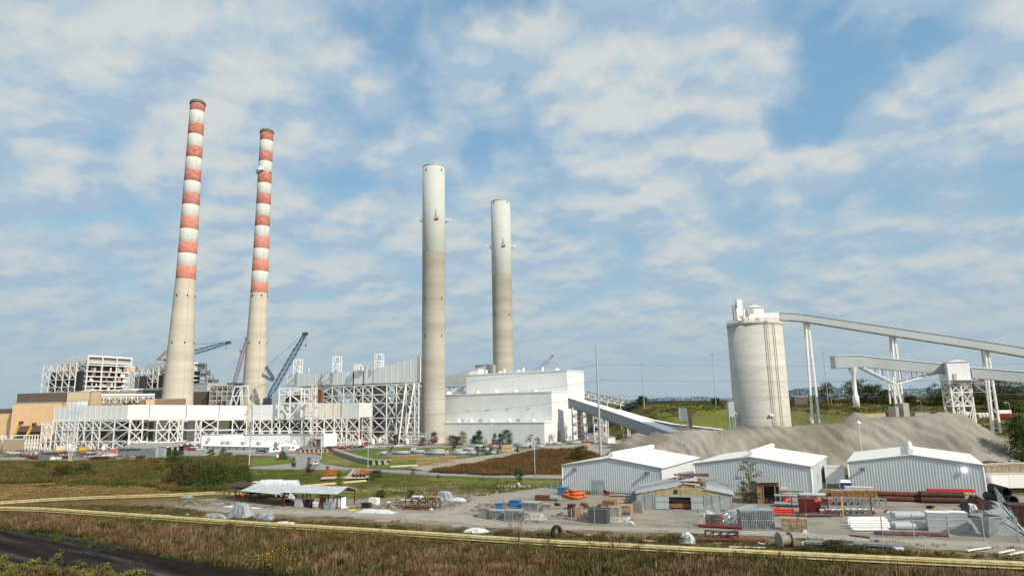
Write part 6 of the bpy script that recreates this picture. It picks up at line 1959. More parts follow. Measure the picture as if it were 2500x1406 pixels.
# side walls and roof
s = MB().prism([(Rc.x, Rc.y), ((Rc + Ax * Lz).x, (Rc + Ax * Lz).y), ((Rc + Ax * Lz - Df * .1).x, (Rc + Ax * Lz - Df * .1).y), ((Rc - Df * .1).x, (Rc - Df * .1).y)], 0, zb_)
t.part('wall', s, GW)
s = MB().prism([(Lc.x, Lc.y), ((Lc + Ax * Lz).x, (Lc + Ax * Lz).y), ((Lc + Ax * Lz + Df * .1).x, (Lc + Ax * Lz + Df * .1).y), ((Lc + Df * .1).x, (Lc + Df * .1).y)], 0, zb_)
t.part('wall', s, GW)
rr = random.Random(5)
def rp(u, s_, lift=0.0):
 """point on the roof; u across the width 0..1, s_ along the depth in metres"""
 p = Lc.lerp(Rc, u) + Ax * s_
 return Vector((p.x, p.y, zb_ + .1 + (za - zb_) * (1 - abs(2 * u - 1)) + lift))
def tin(u0, u1, s0, s1, mat, tilt=0.0, lift=0.05, nm='roof_sheet'):
 m = MB()
 P = [rp(u0, s0, lift), rp(u1, s0, lift + tilt * .5), rp(u1, s1, lift + tilt), rp(u0, s1, lift)]
 Q = [q + Vector((0, 0, .06)) for q in P]
 m.add(P + Q, [(3, 2, 1, 0), (4, 5, 6, 7), (0, 1, 5, 4), (1, 2, 6, 5), (2, 3, 7, 6), (3, 0, 4, 7)])
 k = max(2, int((P[1] - P[0]).length / .7) if abs(u1 - u0) > .2 else int((s1 - s0) / .7))
 for i in range(1, k):
  m.bar(Q[0].lerp(Q[3], i / k), Q[1].lerp(Q[2], i / k), .07, .05)
 return t.part(nm, m, mat)
TIN = M('pale_tin', (.40, .43, .45), .45, .15, .8, .4, (.28, .2, .14))
tin(-.01, .5, -.3, 6, TIN); tin(-.01, .5, 6, 12, ROOFM); tin(-.01, .42, 12, Lz, TIN)
tin(.72, 1.03, -.3, 8, TIN); tin(.75, 1.03, 8, Lz, ROOFM)
tin(.5, .68, 1.0, 3.0, YW, .5, .1); tin(.48, .66, 4.5, 6.5, TIN, 1.2, .3); tin(.5, .72, 7.5, 9.5, WOODD, 1.0, .2)
tin(.45, .7, 10.5, 12.5, WOOD, -.6, .7); tin(.4, .8, 13, 15.5, RUST, 1.0, 1.0); tin(.45, .62, 15.5, Lz, ROOFM, .8, .9)
for k in range(9):
 s0 = .6 + k * 2.0
 t.part('rafter', MB().bar(rp(.5, s0, -.1), rp(.75, s0 + rr.uniform(-.5, .5), -.15 + rr.uniform(-.3, .5)), .12, .18), WOODD if k % 2 else RUSTD)
for k in range(5):
 u0, s0 = rr.uniform(.45, .7), rr.uniform(2, 14)
 t.part('fallen_board', MB().bar(rp(u0, s0, .2), rp(min(.9, u0 + .2), s0 + rr.uniform(1, 4), rr.uniform(.1, 1.2)), .35, .06), rr.choice((WOODD, RUST, WOOD)))
t.part('ridge_board', MB().bar(rp(.5, -.3, .05), rp(.47, Lz, .2), .18, .18), RUSTD)
# small brown shed beside the sapling
a_, b_2 = gp(1850, 1229), gp(1897, 1226)
L = (b_2 - a_).length
t = T('lean_to', 'small dark brown open shed between the wrecked workshop and the second white shed', 'shed', tuple(a_), None, R(-6))
hb = 4.4
t.part('wall', MB().box((.2, 2.5, hb / 2), (.15, 5, hb)), WOODG, local=True)
t.part('wall', MB().box((L, 2.5, hb / 2), (.15, 5, hb)), WOODG, local=True)
t.part('wall', MB().box((L / 2, 5, hb / 2), (L, .15, hb)), DARK2, local=True)
for x in (L * .28, L * .8):
 t.part('post', MB().bar((x, 0, 0), (x, 0, hb), .15), WOODG, local=True)
t.part('front_board', MB().box((L * .12, .1, hb / 2), (L * .22, .1, hb)).box((L / 2, .08, hb - .35), (L, .1, .6)), WOODD, local=True)
m = MB()
for k in range(7):
 m.box((L * (k + .5) / 7 + .1, 2.5, hb + .25 + .04 * (k % 2)), (L / 7 * .96, 6.4, .1))
t.part('roof', m, WOODG, local=True)
t.part('workbench', MB().box((L * .5, 1.5, .9), (L * .6, 1.2, .15)).box((L * .5, 1.5, .4), (L * .5, 1, .5)), RUSTD, local=True)
# ================================================================== goods before the second and third sheds
pipes('silvery blue conduit pipe on the rack beside the small brown shed', 'silvery blue pipes on racks', (1890, 1236), (1952, 1239), .30, [3], GALV, zoff=.3)
pipes('silvery blue conduit pipe on the upper rack tier', 'silvery blue pipes on the upper tier', (1893, 1232), (1950, 1234), .28, [2], GALV, zoff=1.7)
pipes('pale conduit pipe lying above the dark red steel boxes', 'pale pipes above the dark red boxes', (1955, 1240), (2018, 1242), .36, [2], M('pale_blue_pipe', (.42, .47, .52)), zoff=2.4)
pipes('pale conduit pipe at the back of the pipe rack', 'pale pipes at the back of the rack', (1897, 1222), (1965, 1224), .30, [2], GALV, zoff=2.0)
for i, (px, py, lb) in enumerate(((1918, 1224, 'bright red reel behind the silvery pipe rack'), (1959, 1229, 'bright red reel with wooden top, first beside the pale pipes'),
                  (1989, 1227, 'bright red reel with wooden top, middle of the row'), (2016, 1226, 'bright red reel with wooden top, next to the stained timber stack'), (2021, 1238, 'bright red reel standing lower before the stained timber stack'))):
 p = gp(px, py)
 t = T('cable_reel', lb, 'reel', tuple(p), 'bright red cable reels')
 t.part('core', MB().lathe((0, 0, 0), [(1.05, 0), (1.05, .15), (.9, .25), (.9, 1.6), (1.05, 1.7), (1.05, 1.8)], 20), M('bright_red_plastic', (.60, .05, .025), .35, .08, 2, spec=.5), local=True)
 t.part('flange', MB().lathe((0, 0, 0), [(0, 1.82), (1.3, 1.82), (1.3, 1.98), (0, 1.98)], 20), WOOD, local=True)
for k in range(4):
 x0 = 2032 + k * 27
 crate(['stained brown timber stack next to the red reels', 'stained brown timber stack, second from the red reels', 'stained brown timber stack, third from the red reels', 'stained brown timber stack at the end by the third white shed'][k],
          x0, x0 + 26, 1229 - k * .4, 2.7, 2.6, WOODD, 'stained brown timber stacks', 'timber_stack', 'timber', lid=WOOD)
crate('small plain plywood crate beside the first timber stack', 2022, 2034, 1226, 2.0, 1.5, WOOD)
crate('bales wrapped in white plastic before the third white shed', 2066, 2132, 1213, 2.2, 2.4, M('pinkish_white_wrap', (.60, .56, .56), .4, .1, 1, bump=.4), name='wrapped_bale', cat='bale', slats=False)
crate('dark brown bundle raised on posts before the second white shed', 1924, 1948, 1208, 2.1, 1.2, RUSTD, name='bundle', cat='bundle', z=1.2, slats=False)
crate('white cabinet behind the silvery pipe rack', 1909, 1924, 1210, 1.8, 1, WHITE, name='box', cat='box', slats=False)
# racks with dark red boxes and silver trusses
crate('big dark red steel box in front of the red reels', 1952, 1990, 1256, 3.0, 3, M('oxide_red', (.13, .02, .018), .6, .15, 1), name='steel_box', cat='steel box', slats=False)
crate('smaller dark red steel box beside the big dark red box', 1991, 2004, 1254, 2.2, 2, M('oxide_red', (.13, .02, .018)), name='steel_box', cat='steel box', slats=False)
pipes('long dark rust beam on the yard rack', 'long dark rust beams', (1956, 1264), (2139, 1258), .28, [3], RUSTD, name='steel_beam', cat='beam', zoff=.25)
pipes('long dark rust beam on the raised rack tier', 'raised dark rust beams', (2004, 1252), (2112, 1250), .24, [4], RUSTD, name='steel_beam', cat='beam', zoff=1.4)
pipes('pale topped long steel channel before the dark rust beams', 'pale topped steel channels', (2004, 1258), (2136, 1256), .16, [2], WHITE2, name='steel_channel', cat='channel', zoff=.9)
frame_box('long silver lattice truss on the rack before the timber stacks', 2026, 2158, 1252, 1.5, 1.6, GALV, name='lattice_truss', cat='truss', nx=9, r=.07, z=1.5)
frame_box('lower silver lattice truss under the long one', 2008, 2120, 1258, 1.2, 1.4, GALV, name='lattice_truss', cat='truss', nx=8, r=.06, z=.5)
pipes('bright red plastic wrapped bar bundle on the gravel', 'red wrapped bars', (1886, 1255), (1940, 1257), .20, [4, 3, 2], M('bright_red_plastic', (.8, .06, .025)), name='bar_bundle', cat='bars')
pipes('low rust beam under the red wrapped bars', 'low rust beams before the dark red box', (1883, 1260), (1966, 1263), .15, [3], RUST, name='steel_beam', cat='beam')
for px in (1936, 1968, 2024, 2059, 2130):
 p = gp(px, 1262)
 solo('rack_post', MB().bar((p.x, p.y, 0), (p.x, p.y, 3.9), .18).bar((p.x, p.y - .6, .08), (p.x, p.y + 1.4, .08), .2), YEL if px % 2 else RUST, 'slim upright post of the steel rack', 'post', 'upright posts of the steel rack')
# fenced corner: cans, silver ducts, grey rack, crates
for px, py, mt, lb in ((1733, 1286, RUST, 'rusty drum with black top beside the silver ducts'), (1745, 1287, BLACK, 'shiny black drum between two rusty drums'), (1757, 1287, RUST, 'rust red drum next to the coiled silver ducts')):
 drum(lb, px, py, .72, 2.2, mt)
SILV = M('bare_silver_metal', (.62, .64, .66), .25, .1, 1.2, metal=.8)
fr = None
for k in range(9):
 p = gp(1768 + k * 4.6, 1287 - (k % 3) * 5)
 m = MB()
 rr = .85
 vs = []
 n = 18
 for i in range(n):
  a = math.pi * 1.4 * i / (n - 1)
  for j in range(6):
   b = 2 * math.pi * j / 6
   vs.append(((rr + .14 * math.cos(b)) * math.cos(a), .14 * math.sin(b), (rr + .14 * math.cos(b)) * math.sin(a)))
 m.add(vs, [(i * 6 + j, (i + 1) * 6 + j, (i + 1) * 6 + (j + 1) % 6, i * 6 + (j + 1) % 6) for i in range(n - 1) for j in range(6)], True)
 if fr is None:
  fr = solo('duct_hoop', m, SILV, 'curved silver duct hoop in the tangle beside the drums', 'duct hoop', 'tangle of silver duct hoops', loc=(p.x, p.y, .3), rz=.3, local=True)
 else:
  o = fr.copy(); COL.objects.link(o); o.location = (p.x, p.y, .35 + .3 * (k % 4)); o.rotation_euler = (rnd.uniform(-.8, .8), rnd.uniform(-.5, .5), rnd.uniform(-.9, .9))
heap('white crumpled plastic behind the rusty drums', 1716, 1745, 1262, 2.0, 2.4, TARPW, 51, peaks=3)
pipes('silver sheet strip leaning on the heap by the wrecked workshop', 'silver strips by the workshop wall', (1792, 1256), (1850, 1238), .16, [6, 4], GALV, name='sheet_strip', cat='sheet metal', gap=2.6)
heap('blue tarp on the silver strips', 1800, 1830, 1252, .9, 1.6, BLUET, 52, peaks=2)
t = T('louvre_rack', 'two tier grey galvanised grating rack behind the front fence', 'rack', spot(1811, 1291), None, R(-3))
w = width_at(1811, 1895, 1291)
for z0 in (0, 1.65):
 t.part('tier', MB().box((w / 2, 1.5, z0 + .12), (w, 3, .12)).box((w / 2, 1.5, z0 + 1.5), (w, 3, .12)), GALV, local=True)
 m = MB()
 for k in range(19):
  m.box((w * (k + .5) / 19, 0, z0 + .8), (.10, .25, 1.3))
 t.part('slats', m, GALV, local=True)
 t.part('dark_core', MB().box((w / 2, 1.6, z0 + .8), (w - .2, 2.6, 1.25)), M('rack_shade', (.14, .17, .19)), local=True)
crate('wooden packing crate behind the front fence', 1909, 1948, 1294, 2.0, 2.0, WOOD, 'wooden packing crates')
crate('wooden packing crate with grey corner tarp beside the twin fence posts', 1948.5, 1972, 1296, 2.0, 2.0, WOOD, 'wooden packing crates')
heap('small white rag pile at the corner of the packing crates', 1958, 1975, 1300, .8, 1.0, TARPW, 53)
# rust pipes along the third shed
pipes('long rust brown pipe along the foot of the third white shed', 'long rust brown pipes by the third shed', (2148, 1223), (2250, 1226), .55, [2, 1], RUST)
pipes('thick dark rust pipe beside the third white shed', 'thick dark rust pipes', (2252, 1228), (2360, 1230), .62, [3, 2], RUSTD)
pipes('red painted beam lying on top of the thick rust pipes', 'red painted beams', (2270, 1224), (2384, 1226), .17, [4, 3], REDP, name='steel_beam', cat='beam', zoff=2.1)
pipes('yellow bar under the red painted beams', 'yellow bars', (2262, 1225.5), (2372, 1227.5), .10, [4], YEL, name='steel_bar', cat='bar', zoff=1.9)
heap('big mound of matted rust brown mesh at the corner of the third white shed', 2356, 2430, 1243, 3.0, 6, M('matted_rust', (.085, .028, .018), .95, .4, 2, bump=.6), 61, name='scrap', cat='scrap', peaks=4, sharp=.5)
# white pipe bundle
for lay, (x0, x1, py) in enumerate(((2085, 2172, 1297), (2078, 2175, 1292), (2072, 2170, 1287))):
 pipes('long white plastic pipe in the strapped bundle', 'strapped bundle of long white pipes', (x0, py), (x1, py), .19, [2, 2, 1][:3 - 0] if lay else [2], WHITE, zoff=.1 + lay * .12)
pipes('long white plastic pipe in the bundle beyond', 'second bundle of long white pipes', (2076, 1279), (2166, 1279), .26, [3, 2], WHITE, zoff=.2)
pipes('white plastic pipe on top of the grey tubes', 'white pipes on the grey tubes', (2176, 1276), (2240, 1276), .24, [3], WHITE, zoff=1.4)
for (x0, x1, py, zo, lb) in ((2190, 2266, 1294, 0, 'lower'), (2191, 2265, 1288, 1.35, 'upper')):
 pipes('smooth grey large tube in the %s tier beside the white pipes' % lb, 'smooth grey large tubes, %s tier' % lb, (x0, py), (x1, py), .62, [2], STEELG, name='tube', cat='tube', zoff=zo)
for i, (x0, x1) in enumerate(((2268, 2318), (2320, 2363))):
 for k in range(3):
  crate(['grey panel box, %s of the stack beside the large tubes', 'grey panel box, %s of the stack beside the hopper'][i] % ['bottom', 'middle', 'top'][k], x0, x1, 1297, .95, 2.2, STEELG, 'stacked grey panel boxes', 'panel_box', 'box', z=k * 1.08, slats=False, lid=WHITE2)
pipes('long rust brown beam in front of the grey tubes', 'long rust beam by the front fence', (2158, 1307), (2322, 1311), .30, [2], RUST, name='steel_beam', cat='beam')
# hopper and duct scraps in the corner
def hopper(label, px, py, w, h, rz, mat=TEAL, flip=False):
 p = gp(px, py)
 t = T('hopper', label, 'hopper', tuple(p), None, rz)
 a, b = (w, w * .35) if not flip else (w * .35, w)
 vs = []
 for (ww, z) in ((b, 0), (a, h)):
  vs += [(-ww / 2, -ww / 2, z), (ww / 2, -ww / 2, z), (ww / 2, ww / 2, z), (-ww / 2, ww / 2, z)]
 t.part('body', MB().add(vs, [(0, 1, 5, 4), (1, 2, 6, 5), (2, 3, 7, 6), (3, 0, 4, 7), (3, 2, 1, 0)]), mat, local=True)
 m = MB()
 for i in range(4):
  m.bar(vs[4 + i], vs[4 + (i + 1) % 4], .2)
 t.part('flange', m, GALV, local=True)
 return t
HG = M('dull_grey_sheet', (.26, .29, .30), .5, .25, .8, .4, (.15, .12, .1))
hopper('battered grey hopper standing by the front fence corner', 2414, 1309, 3.5, 3.3, .3, HG)
p = gp(2434, 1266)
t = T('round_duct', 'big round grey duct elbow lying open beside the hopper', 'duct', tuple(p), None, R(20))
for k in range(4):
 t.part('segment', MB().hollow((-1.2 + k * .65, 0, 1.7 - .1 * k), (-1.2 + (k + 1) * .65, .12 * k, 1.7 - .1 * k), 1.65 - .06 * k, .1, 22), HG, local=True)
p = gp(2458, 1306)
t = T('bent_sheet', 'bent grey sheet panel leaning against the corner fence', 'sheet metal', tuple(p), None, R(-20))
t.part('sheet', MB().add([(-2.2, -.6, 0), (2.6, -.4, .1), (.6, 1.8, 4.4), (-2.4, 1.2, 3.6), (.2, .2, 1.6)], [(0, 1, 4), (1, 2, 4), (2, 3, 4), (3, 0, 4)]), HG, local=True)
t.part('edge_pipe', MB().tube((-2.4, 1.2, 3.7), (2.7, -.5, .2), .12, 8).tube((.6, 1.8, 4.5), (2.7, -.5, .2), .12, 8), GALV, local=True)
heap('crushed dark grey duct scrap beside the hopper', 2368, 2398, 1302, 2.0, 3, HG, 62, name='scrap', cat='scrap', peaks=3, sharp=.6)
heap('white sheeted machine in the corner of the fenced yard', 2366, 2394, 1262, 2.8, 3, TARPW, 63, peaks=1, sharp=.15)
crate('black steel frame box beside the white sheeted machine', 2354, 2366, 1262, 2.8, 2, DARK, name='steel_box', cat='steel box', slats=False)
crate('tan plywood box between hopper and white sheeted machine', 2392, 2408, 1266, 1.2, 1.6, WOOD)
frame_box('small yellow barrier on the open gravel', 2280, 2289, 1258, 1.3, .5, YEL, name='barrier', cat='barrier', nx=1, r=.05)
# black pipes at the picture edge
pipes('fat black pipe piled outside the fence at the picture edge', 'fat black pipes outside the fence', (2452, 1222), (2490, 1234), 1.0, [2, 1], BLACK, hollow=True)
crate('dark brown bundle under the fat black pipes', 2472, 2520, 1285, 3.6, 4, RUSTD, name='bundle', cat='bundle', slats=True)
# porta potty, trailers
p = gp(2055, 1203)
t = T('portable_toilet', 'blue portable toilet with white roof beside the third white shed', 'toilet', tuple(p), None, R(-15))
PB = M('toilet_blue', (.015, .075, .22), .4, .05, 1)
t.part('cabin', MB().box((1.2, 1.2, 1.25), (2.3, 2.3, 2.5)), PB, local=True)
t.part('roof', MB().add([(-.1, -.1, 2.5), (2.5, -.1, 2.5), (2.5, 2.5, 2.5), (-.1, 2.5, 2.5), (.3, .3, 3.0), (2.1, .3, 3.0), (2.1, 2.1, 3.0), (.3, 2.1, 3.0)], [(0, 1, 5, 4), (1, 2, 6, 5), (2, 3, 7, 6), (3, 0, 4, 7), (4, 5, 6, 7), (3, 2, 1, 0)]), WHITE, local=True)
t.part('door', MB().box((1.0, .02, 1.2), (1.2, .06, 2.1)), PB, local=True)
def trailer(label, px0, px1, py, ytop, d, rz, wheels=True, mat=WHITE):
 a, b = gp(px0, py), gp(px1, py)
 w = (b - a).length / math.cos(rz) if abs(rz) < 1 else (b - a).length
 zt = zat(a.x, a.y, ytop)
 t = T('box_trailer', label, 'trailer', tuple(a), None, rz)
 t.part('box', MB().box((w / 2, d / 2, (zt + .9) / 2 + .1), (w, d, zt - 1.1)), mat, local=True)
 t.part('roof', MB().box((w / 2, d / 2, zt + .06), (w + .1, d + .1, .12)), M('trailer_roof', (.5, .49, .47)), local=True)
 m = MB()
 for u in (.02, .35, .67, .98):
  m.box((w * u, -.02, (zt + .9) / 2), (.08, .06, zt - 1.1))
 t.part('ribs', m, mat, local=True)
 t.part('chassis', MB().box((w / 2, d / 2, .7), (w * .9, 1.0, .3)), DARK, local=True)
 for x in (.25, .75):
  for y in (.2, d - .2):
   t.part('wheel', MB().tube((w * x, y - .12, .45), (w * x, y + .12, .45), .45, 14), BLACK, local=True)
 return t
trailer('white box trailer parked in the gap between second and third sheds', 2017, 2060, 1190, 1142, 8, R(-24), mat=SIDING)
trailer('long white box trailer cut off by the picture edge', 2424, 2560, 1203, 1158, 2.8, R(-4), mat=SIDING)
for i, (x0, x1, py) in enumerate(((2409, 2440, 1172), (2432, 2468, 1170), (2466, 2520, 1168))):
 crate(['pale timber crate between third shed and long trailer', 'pale timber crate behind the long trailer, centre one', 'pale timber crate behind the long trailer below the white car'][i], x0, x1, py, 4.0, 5, M('pale_timber', (.50, .40, .29), .7, .2, 1.5), 'pale timber crates behind the long trailer')
# ------------------------------------------------------------------ rusty goods along the track
pipes('dark red pipe on steel stands beside the track', 'dark red pipe on stands', (1709, 1310), (1816, 1316), .30, [1], M('oxide_red2', (.17, .03, .022)), zoff=1.5)
pipes('long rusty pipe lying in the grass beside the track', 'long rusty pipes in the grass', (1604, 1318), (1740, 1324), .32, [1], RUST)
pipes('long rusty pipe below the pipe on stands', 'long rusty pipes below the stands', (1700, 1320), (1876, 1326), .28, [2], RUST)
frame_box('rusty steel stands holding the dark red pipe', 1722, 1800, 1318, 1.4, 1.2, RUSTD, name='pipe_stand', cat='stand', nx=4, r=.07)
pipes('grey bent rail on the rusty stands', 'grey rails on the stands', (1745, 1320), (1850, 1318), .10, [3], GALV, name='rail', cat='rail', zoff=.9)
heap('white crumpled tarp mound beside the track', 1648, 1696, 1325, 2.0, 2.6, TARPW, 71, peaks=3, sharp=.3)
pipes('pale plank at the end of the rusty pipe', 'pale planks in the grass', (1565, 1322), (1604, 1324), .12, [3], WOOD, name='plank', cat='plank')
p = gp(1917, 1334)
t = T('cable_spool', 'large dark cable spool standing in the grass beside the track', 'spool', tuple(p), None, R(8))
for x in (-.95, .95):
 t.part('flange', MB().tube((x - .08, 0, 1.0), (x + .08, 0, 1.0), 1.25, 22), WOODG, local=True)
t.part('core', MB().tube((-.87, 0, 1.0), (.87, 0, 1.0), .85, 18), DARK2, local=True)
def conduit(label, p0, p1, n, grp):
 return pipes(label, grp, p0, p1, .11, [n, n], M('dull_conduit', (.20, .225, .24), .5, .3, 2), name='conduit', cat='conduit', zoff=.25)
conduit('grey steel conduit stacked in the weeds before the fence', (1968, 1332), (2110, 1342), 7, 'grey conduits in the weeds')
conduit('grey steel conduit in the stack nearer the yellow pipeline end', (2085, 1334), (2206, 1343), 7, 'further grey conduits in the weeds')
heap('white plastic scrap at the start of the conduit stack', 1955, 1972, 1331, .8, 1.0, TARPW, 72)
heap('white plastic scrap at the far end of the conduit stack', 2178, 2212, 1344, .7, 1.4, TARPW, 73, peaks=3)
for i, (x0, y0, x1, y1) in enumerate(((2362, 1348, 2392, 1343), (2385, 1344, 2418, 1340), (2436, 1354, 2476, 1346), (2464, 1358, 2500, 1351), (1780, 1338, 1870, 1341))):
 a, b = gp(x0, y0), gp(x1, y1)
 solo('board', MB().bar((a.x, a.y, .25), (b.x, b.y, .3), .35, .12), WHITE2, ['whitish board lying by the track, first past the conduits', 'whitish board lying by the track, second past the conduits', 'whitish board in the grass by the yellow pipeline end', 'whitish board at the picture edge by the yellow pipeline', 'thin whitish board in the weeds beside the cable spool'][i], 'board')
p = gp(1865, 1330)
solo('bent_rack', MB().bar((p.x - .9, p.y, .5), (p.x, p.y, .1), .12).bar((p.x, p.y, .1), (p.x + .6, p.y, .6), .12).bar((p.x - .9, p.y + .2, .2), (p.x + .5, p.y + .2, .25), .12), WHITE, 'small white bent metal frame lying in the grass', 'frame')
# ================================================================== yellow pipelines
YPIPE = M('yellow_pipeline', (.50, .43, .215), .8, .28, 1.6, .7, (.33, .25, .11), spec=.15)
def pipeline(label, pts, r, n, layers):
 P = [gp(*p) for p in pts]
 t = T('pipeline', label, 'pipeline', tuple(P[0]), 'yellow pipelines')
 for lay in range(layers):
  for k in range(n):
   m = MB()
   for a, b in zip(P, P[1:]):
    d = (b - a).normalized(); nn = Vector((-d.y, d.x, 0))
    o = nn * (k - (n - 1) / 2 + (.5 if lay % 2 else 0)) * r * 2.05 + Vector((0, 0, r + .12 + lay * r * 1.8))
    m.tube(a + o, b + o, r, 10)
   t.part('pipe', m, YPIPE)
 st = 0
 for a, b in zip(P, P[1:]):
  L = (b - a).length; d = (b - a).normalized(); nn = Vector((-d.y, d.x, 0))
  for k in range(int(L / 9)):
   q = a + d * (k * 9 + 3)
   m = MB().obox(q + Vector((0, 0, .05)), nn * (n * r * 2.4), d * .25, (0, 0, .12))
   t.part('sleeper', m, WOODD)
   if st % 3 == 0:
    hh = layers * r * 1.8 + .2
    t.part('strap', MB().obox(q + Vector((0, 0, .0 + hh / 2)), nn * (n * r * 2.15 + .12), d * .12, (0, 0, hh)), M('dark_yellow_strap', (.28, .17, .05)))
   st += 1
 return t
pipeline('long yellow pipe bundle crossing the whole meadow below the gravel yard', [(-150, 1243), (100, 1249), (400, 1270), (640, 1287), (900, 1303), (1300, 1330), (1700, 1352), (2100, 1372), (2700, 1400)], .115, 5, 4)
pipeline('short far yellow pipe bundle that meets the long one at the picture edge', [(-150, 1240), (0, 1232), (100, 1225), (200, 1220), (410, 1213), (525, 1208)], .13, 3, 3)
# long pale poles on the lawn
pipes('long pale yellow pole lying on the lawn behind the carports', 'pale yellow poles on the lawn', (728, 1190), (893, 1176), .16, [3, 2], M('pale_pole', (.55, .46, .25)), name='pole', cat='pole')
for i, (x0, y0, x1, y1) in enumerate(((528, 1207, 556, 1207), (562, 1208, 590, 1206), (572, 1213, 606, 1211))):
 a, b = gp(x0, y0), gp(x1, y1)
 solo('plank_stack', MB().bar((a.x, a.y, .2), (b.x, b.y, .2), 1.0, .35).bar((a.x, a.y, .5), (b.x, b.y, .5), .6, .2), WOOD if i < 2 else ORANGE, ['pale plank stack beyond the lean-to, first of two', 'pale plank stack beyond the lean-to, next to the trailer', 'orange painted beam stack under the trailer front'][i], 'lumber')
# orange railed platform on the lawn
a, b = gp(783, 1173), gp(894, 1171)
L = (b - a).length
t = T('railed_platform', 'grey platform with orange railings and rollers on the lawn', 'platform', tuple(a), None, 0.0)
t.part('deck', MB().box((L / 2, 1.6, .7), (L, 3.2, .45)), M('platform_white', (.55, .52, .47)), local=True)
for x0, x1 in ((.07, .33), (.78, .99)):
 for y in (.1, 3.1):
  m = MB()
  for k in range(4):
   x = L * (x0 + (x1 - x0) * k / 3)
   m.bar((x, y, .9), (x, y, 3.3), .12)
  for z in (2.1, 3.3):
   m.bar((L * x0, y, z), (L * x1, y, z), .12)
  t.part('railing', m, ORANGE, local=True)
for k in range(4):
 t.part('roller', MB().tube((L * (.72 + .075 * k), -.1, 1.3), (L * (.72 + .075 * k), .8, 1.3), .42, 12), BLACK, local=True)
for k in range(6):
 t.part('boom', MB().bar((L * (.55 + .04 * k), 1.0 + .3 * k, 1.2), (L * (.68 + .03 * k), 1.5, 3.0 + .3 * (k % 3)), .28), RUSTWH if k % 2 else ORANGE2, local=True)
t.part('skid', MB().box((L / 2, .5, .25), (L, .35, .5)), RUSTD, local=True)
t.part('skid', MB().box((L / 2, 2.7, .25), (L, .35, .5)), RUSTD, local=True)
# ================================================================== big pipes and cribs by the service road
PG = M('galvanised_pipe', (.33, .37, .39), .5, .12, .6)
PIPES = [(927, 945, 1110), (957, 1000, 1109), (1002, 1036, 1106.5), (1037, 1092, 1110), (1102, 1143, 1110), (1144, 1167, 1110), (1126, 1159, 1100), (1164, 1205, 1101), (1184, 1219, 1109), (1146, 1181, 1092.5), (1247, 1271, 1100), (1256, 1306, 1088),
         (1262, 1302, 1093), (1310, 1330, 1094), (1335, 1352, 1086), (1354, 1370, 1086), (1384, 1420, 1084), (1200, 1225, 1094), (1050, 1085, 1104), (1100, 1130, 1104)]
for i, (x0, x1, py) in enumerate(PIPES):
 a, b = gp(x0, py), gp(x1, py - .6)
 d = b - a; rz = math.atan2(d.y, d.x)
 t = T('large_pipe', 'large galvanised pipe lying in the storage field below the stepped building', 'pipe', (a.x, a.y, .85), 'large galvanised pipes in the storage field', rz)
 t.part('tube', MB().hollow((0, 0, 0), (d.length, 0, 0), .82, .07, 18), PG, local=True)
 m = MB()
 for u in (.02, .98):
  m.hollow((d.length * u - .08, 0, 0), (d.length * u + .08, 0, 0), .92, .1, 18)
 t.part('flange', m, PG, local=True)
p = gp(1002, 1106)
for i, (px, ang) in enumerate(((1003, .9), (1009, 1.0))):
 p = gp(px, 1107)
 solo('pipe_stub', MB().hollow((0, 0, .3), (1.6 * math.cos(ang), 0, .3 + 3.0 * math.sin(ang)), .8, .07, 16), PG, ['tilted short pipe stub rising from the pipe rows', 'second tilted pipe stub beside the first'][i], 'pipe', loc=tuple(p), local=True)
WEND = M('bright_wood_end', (.62, .40, .24), .7, .1, 2)
fr = None
for (px, py, lv) in ((1230, 1104, 0), (1236, 1104, 0), (1242, 1104, 0), (1249, 1104, 0), (1231, 1104, 1), (1239, 1104, 1), (1246, 1104, 1), (1153, 1104, 0), (1216, 1106, 0), (1301, 1093, 0), (1305, 1093, 1), (1427, 1100, 0), (1436, 1100, 0), (1426, 1100, 1), (1436, 1100, 1), (1090, 1110, 0)):
 p = gp(px, py)
 loc = (p.x, p.y - .4, 1.0 + lv * 1.85)
 lb = 'round bright wooden pipe cover standing among the large pipes' if px < 1400 else 'round bright wooden reel end in the block of four by the road fork'
 gr = 'round wooden pipe covers in the storage field' if px < 1400 else 'four round wooden reel ends'
 if fr is None or px >= 1400 and not fr.get('k4'):
  o = solo('pipe_cover', MB().tube((-.1, -.25, 0), (.25, 1.0, 0), .92, 18), WEND, lb, 'pipe cover', gr, loc=loc, local=True)
  fr = {'o': o, 'k4': px >= 1400}
 else:
  o = fr['o'].copy(); COL.objects.link(o); o.location = loc
# timber cribs
def crib(label, x0, x1, py, h, d, n=8, tilt=0):
 a, b = gp(x0, py), gp(x1, py)
 w = (b - a).length
 t = T('timber_crib', label, 'crib', tuple(a), 'light timber cribs beside the service road', R(-4))
 m = MB(); 
 for yy in (0, d):
  for k in range(n + 1):
   m.bar((w * k / n, yy, 0), (w * k / n + tilt * .3, yy, h), .16)
 t.part('uprights', m, WOOD, local=True)
 m = MB()
 for yy in (-.1, d + .1):
  for z in (.15, h * .5, h):
   m.bar((0, yy, z), (w, yy, z), .14, .2)
 for k in range(0, n + 1, 2):
  m.bar((w * k / n, 0, h), (w * k / n, d, h), .14)
 t.part('rails', m, WOOD, local=True)
crib('light timber crib at the walkway end, first in the row', 952, 990, 1128, 2.5, 3)
crib('light timber crib leaning beside the first crib', 992, 1030, 1122, 2.0, 3, tilt=2)
crib('low light timber crib in the middle of the row', 1018, 1045, 1137, 2.4, 3)
crib('light timber crib with doubled rails right of the middle one', 1046, 1072, 1136, 2.1, 2.6)
crib('tallest light timber crib at the road bend', 1073, 1109, 1131, 2.8, 3)
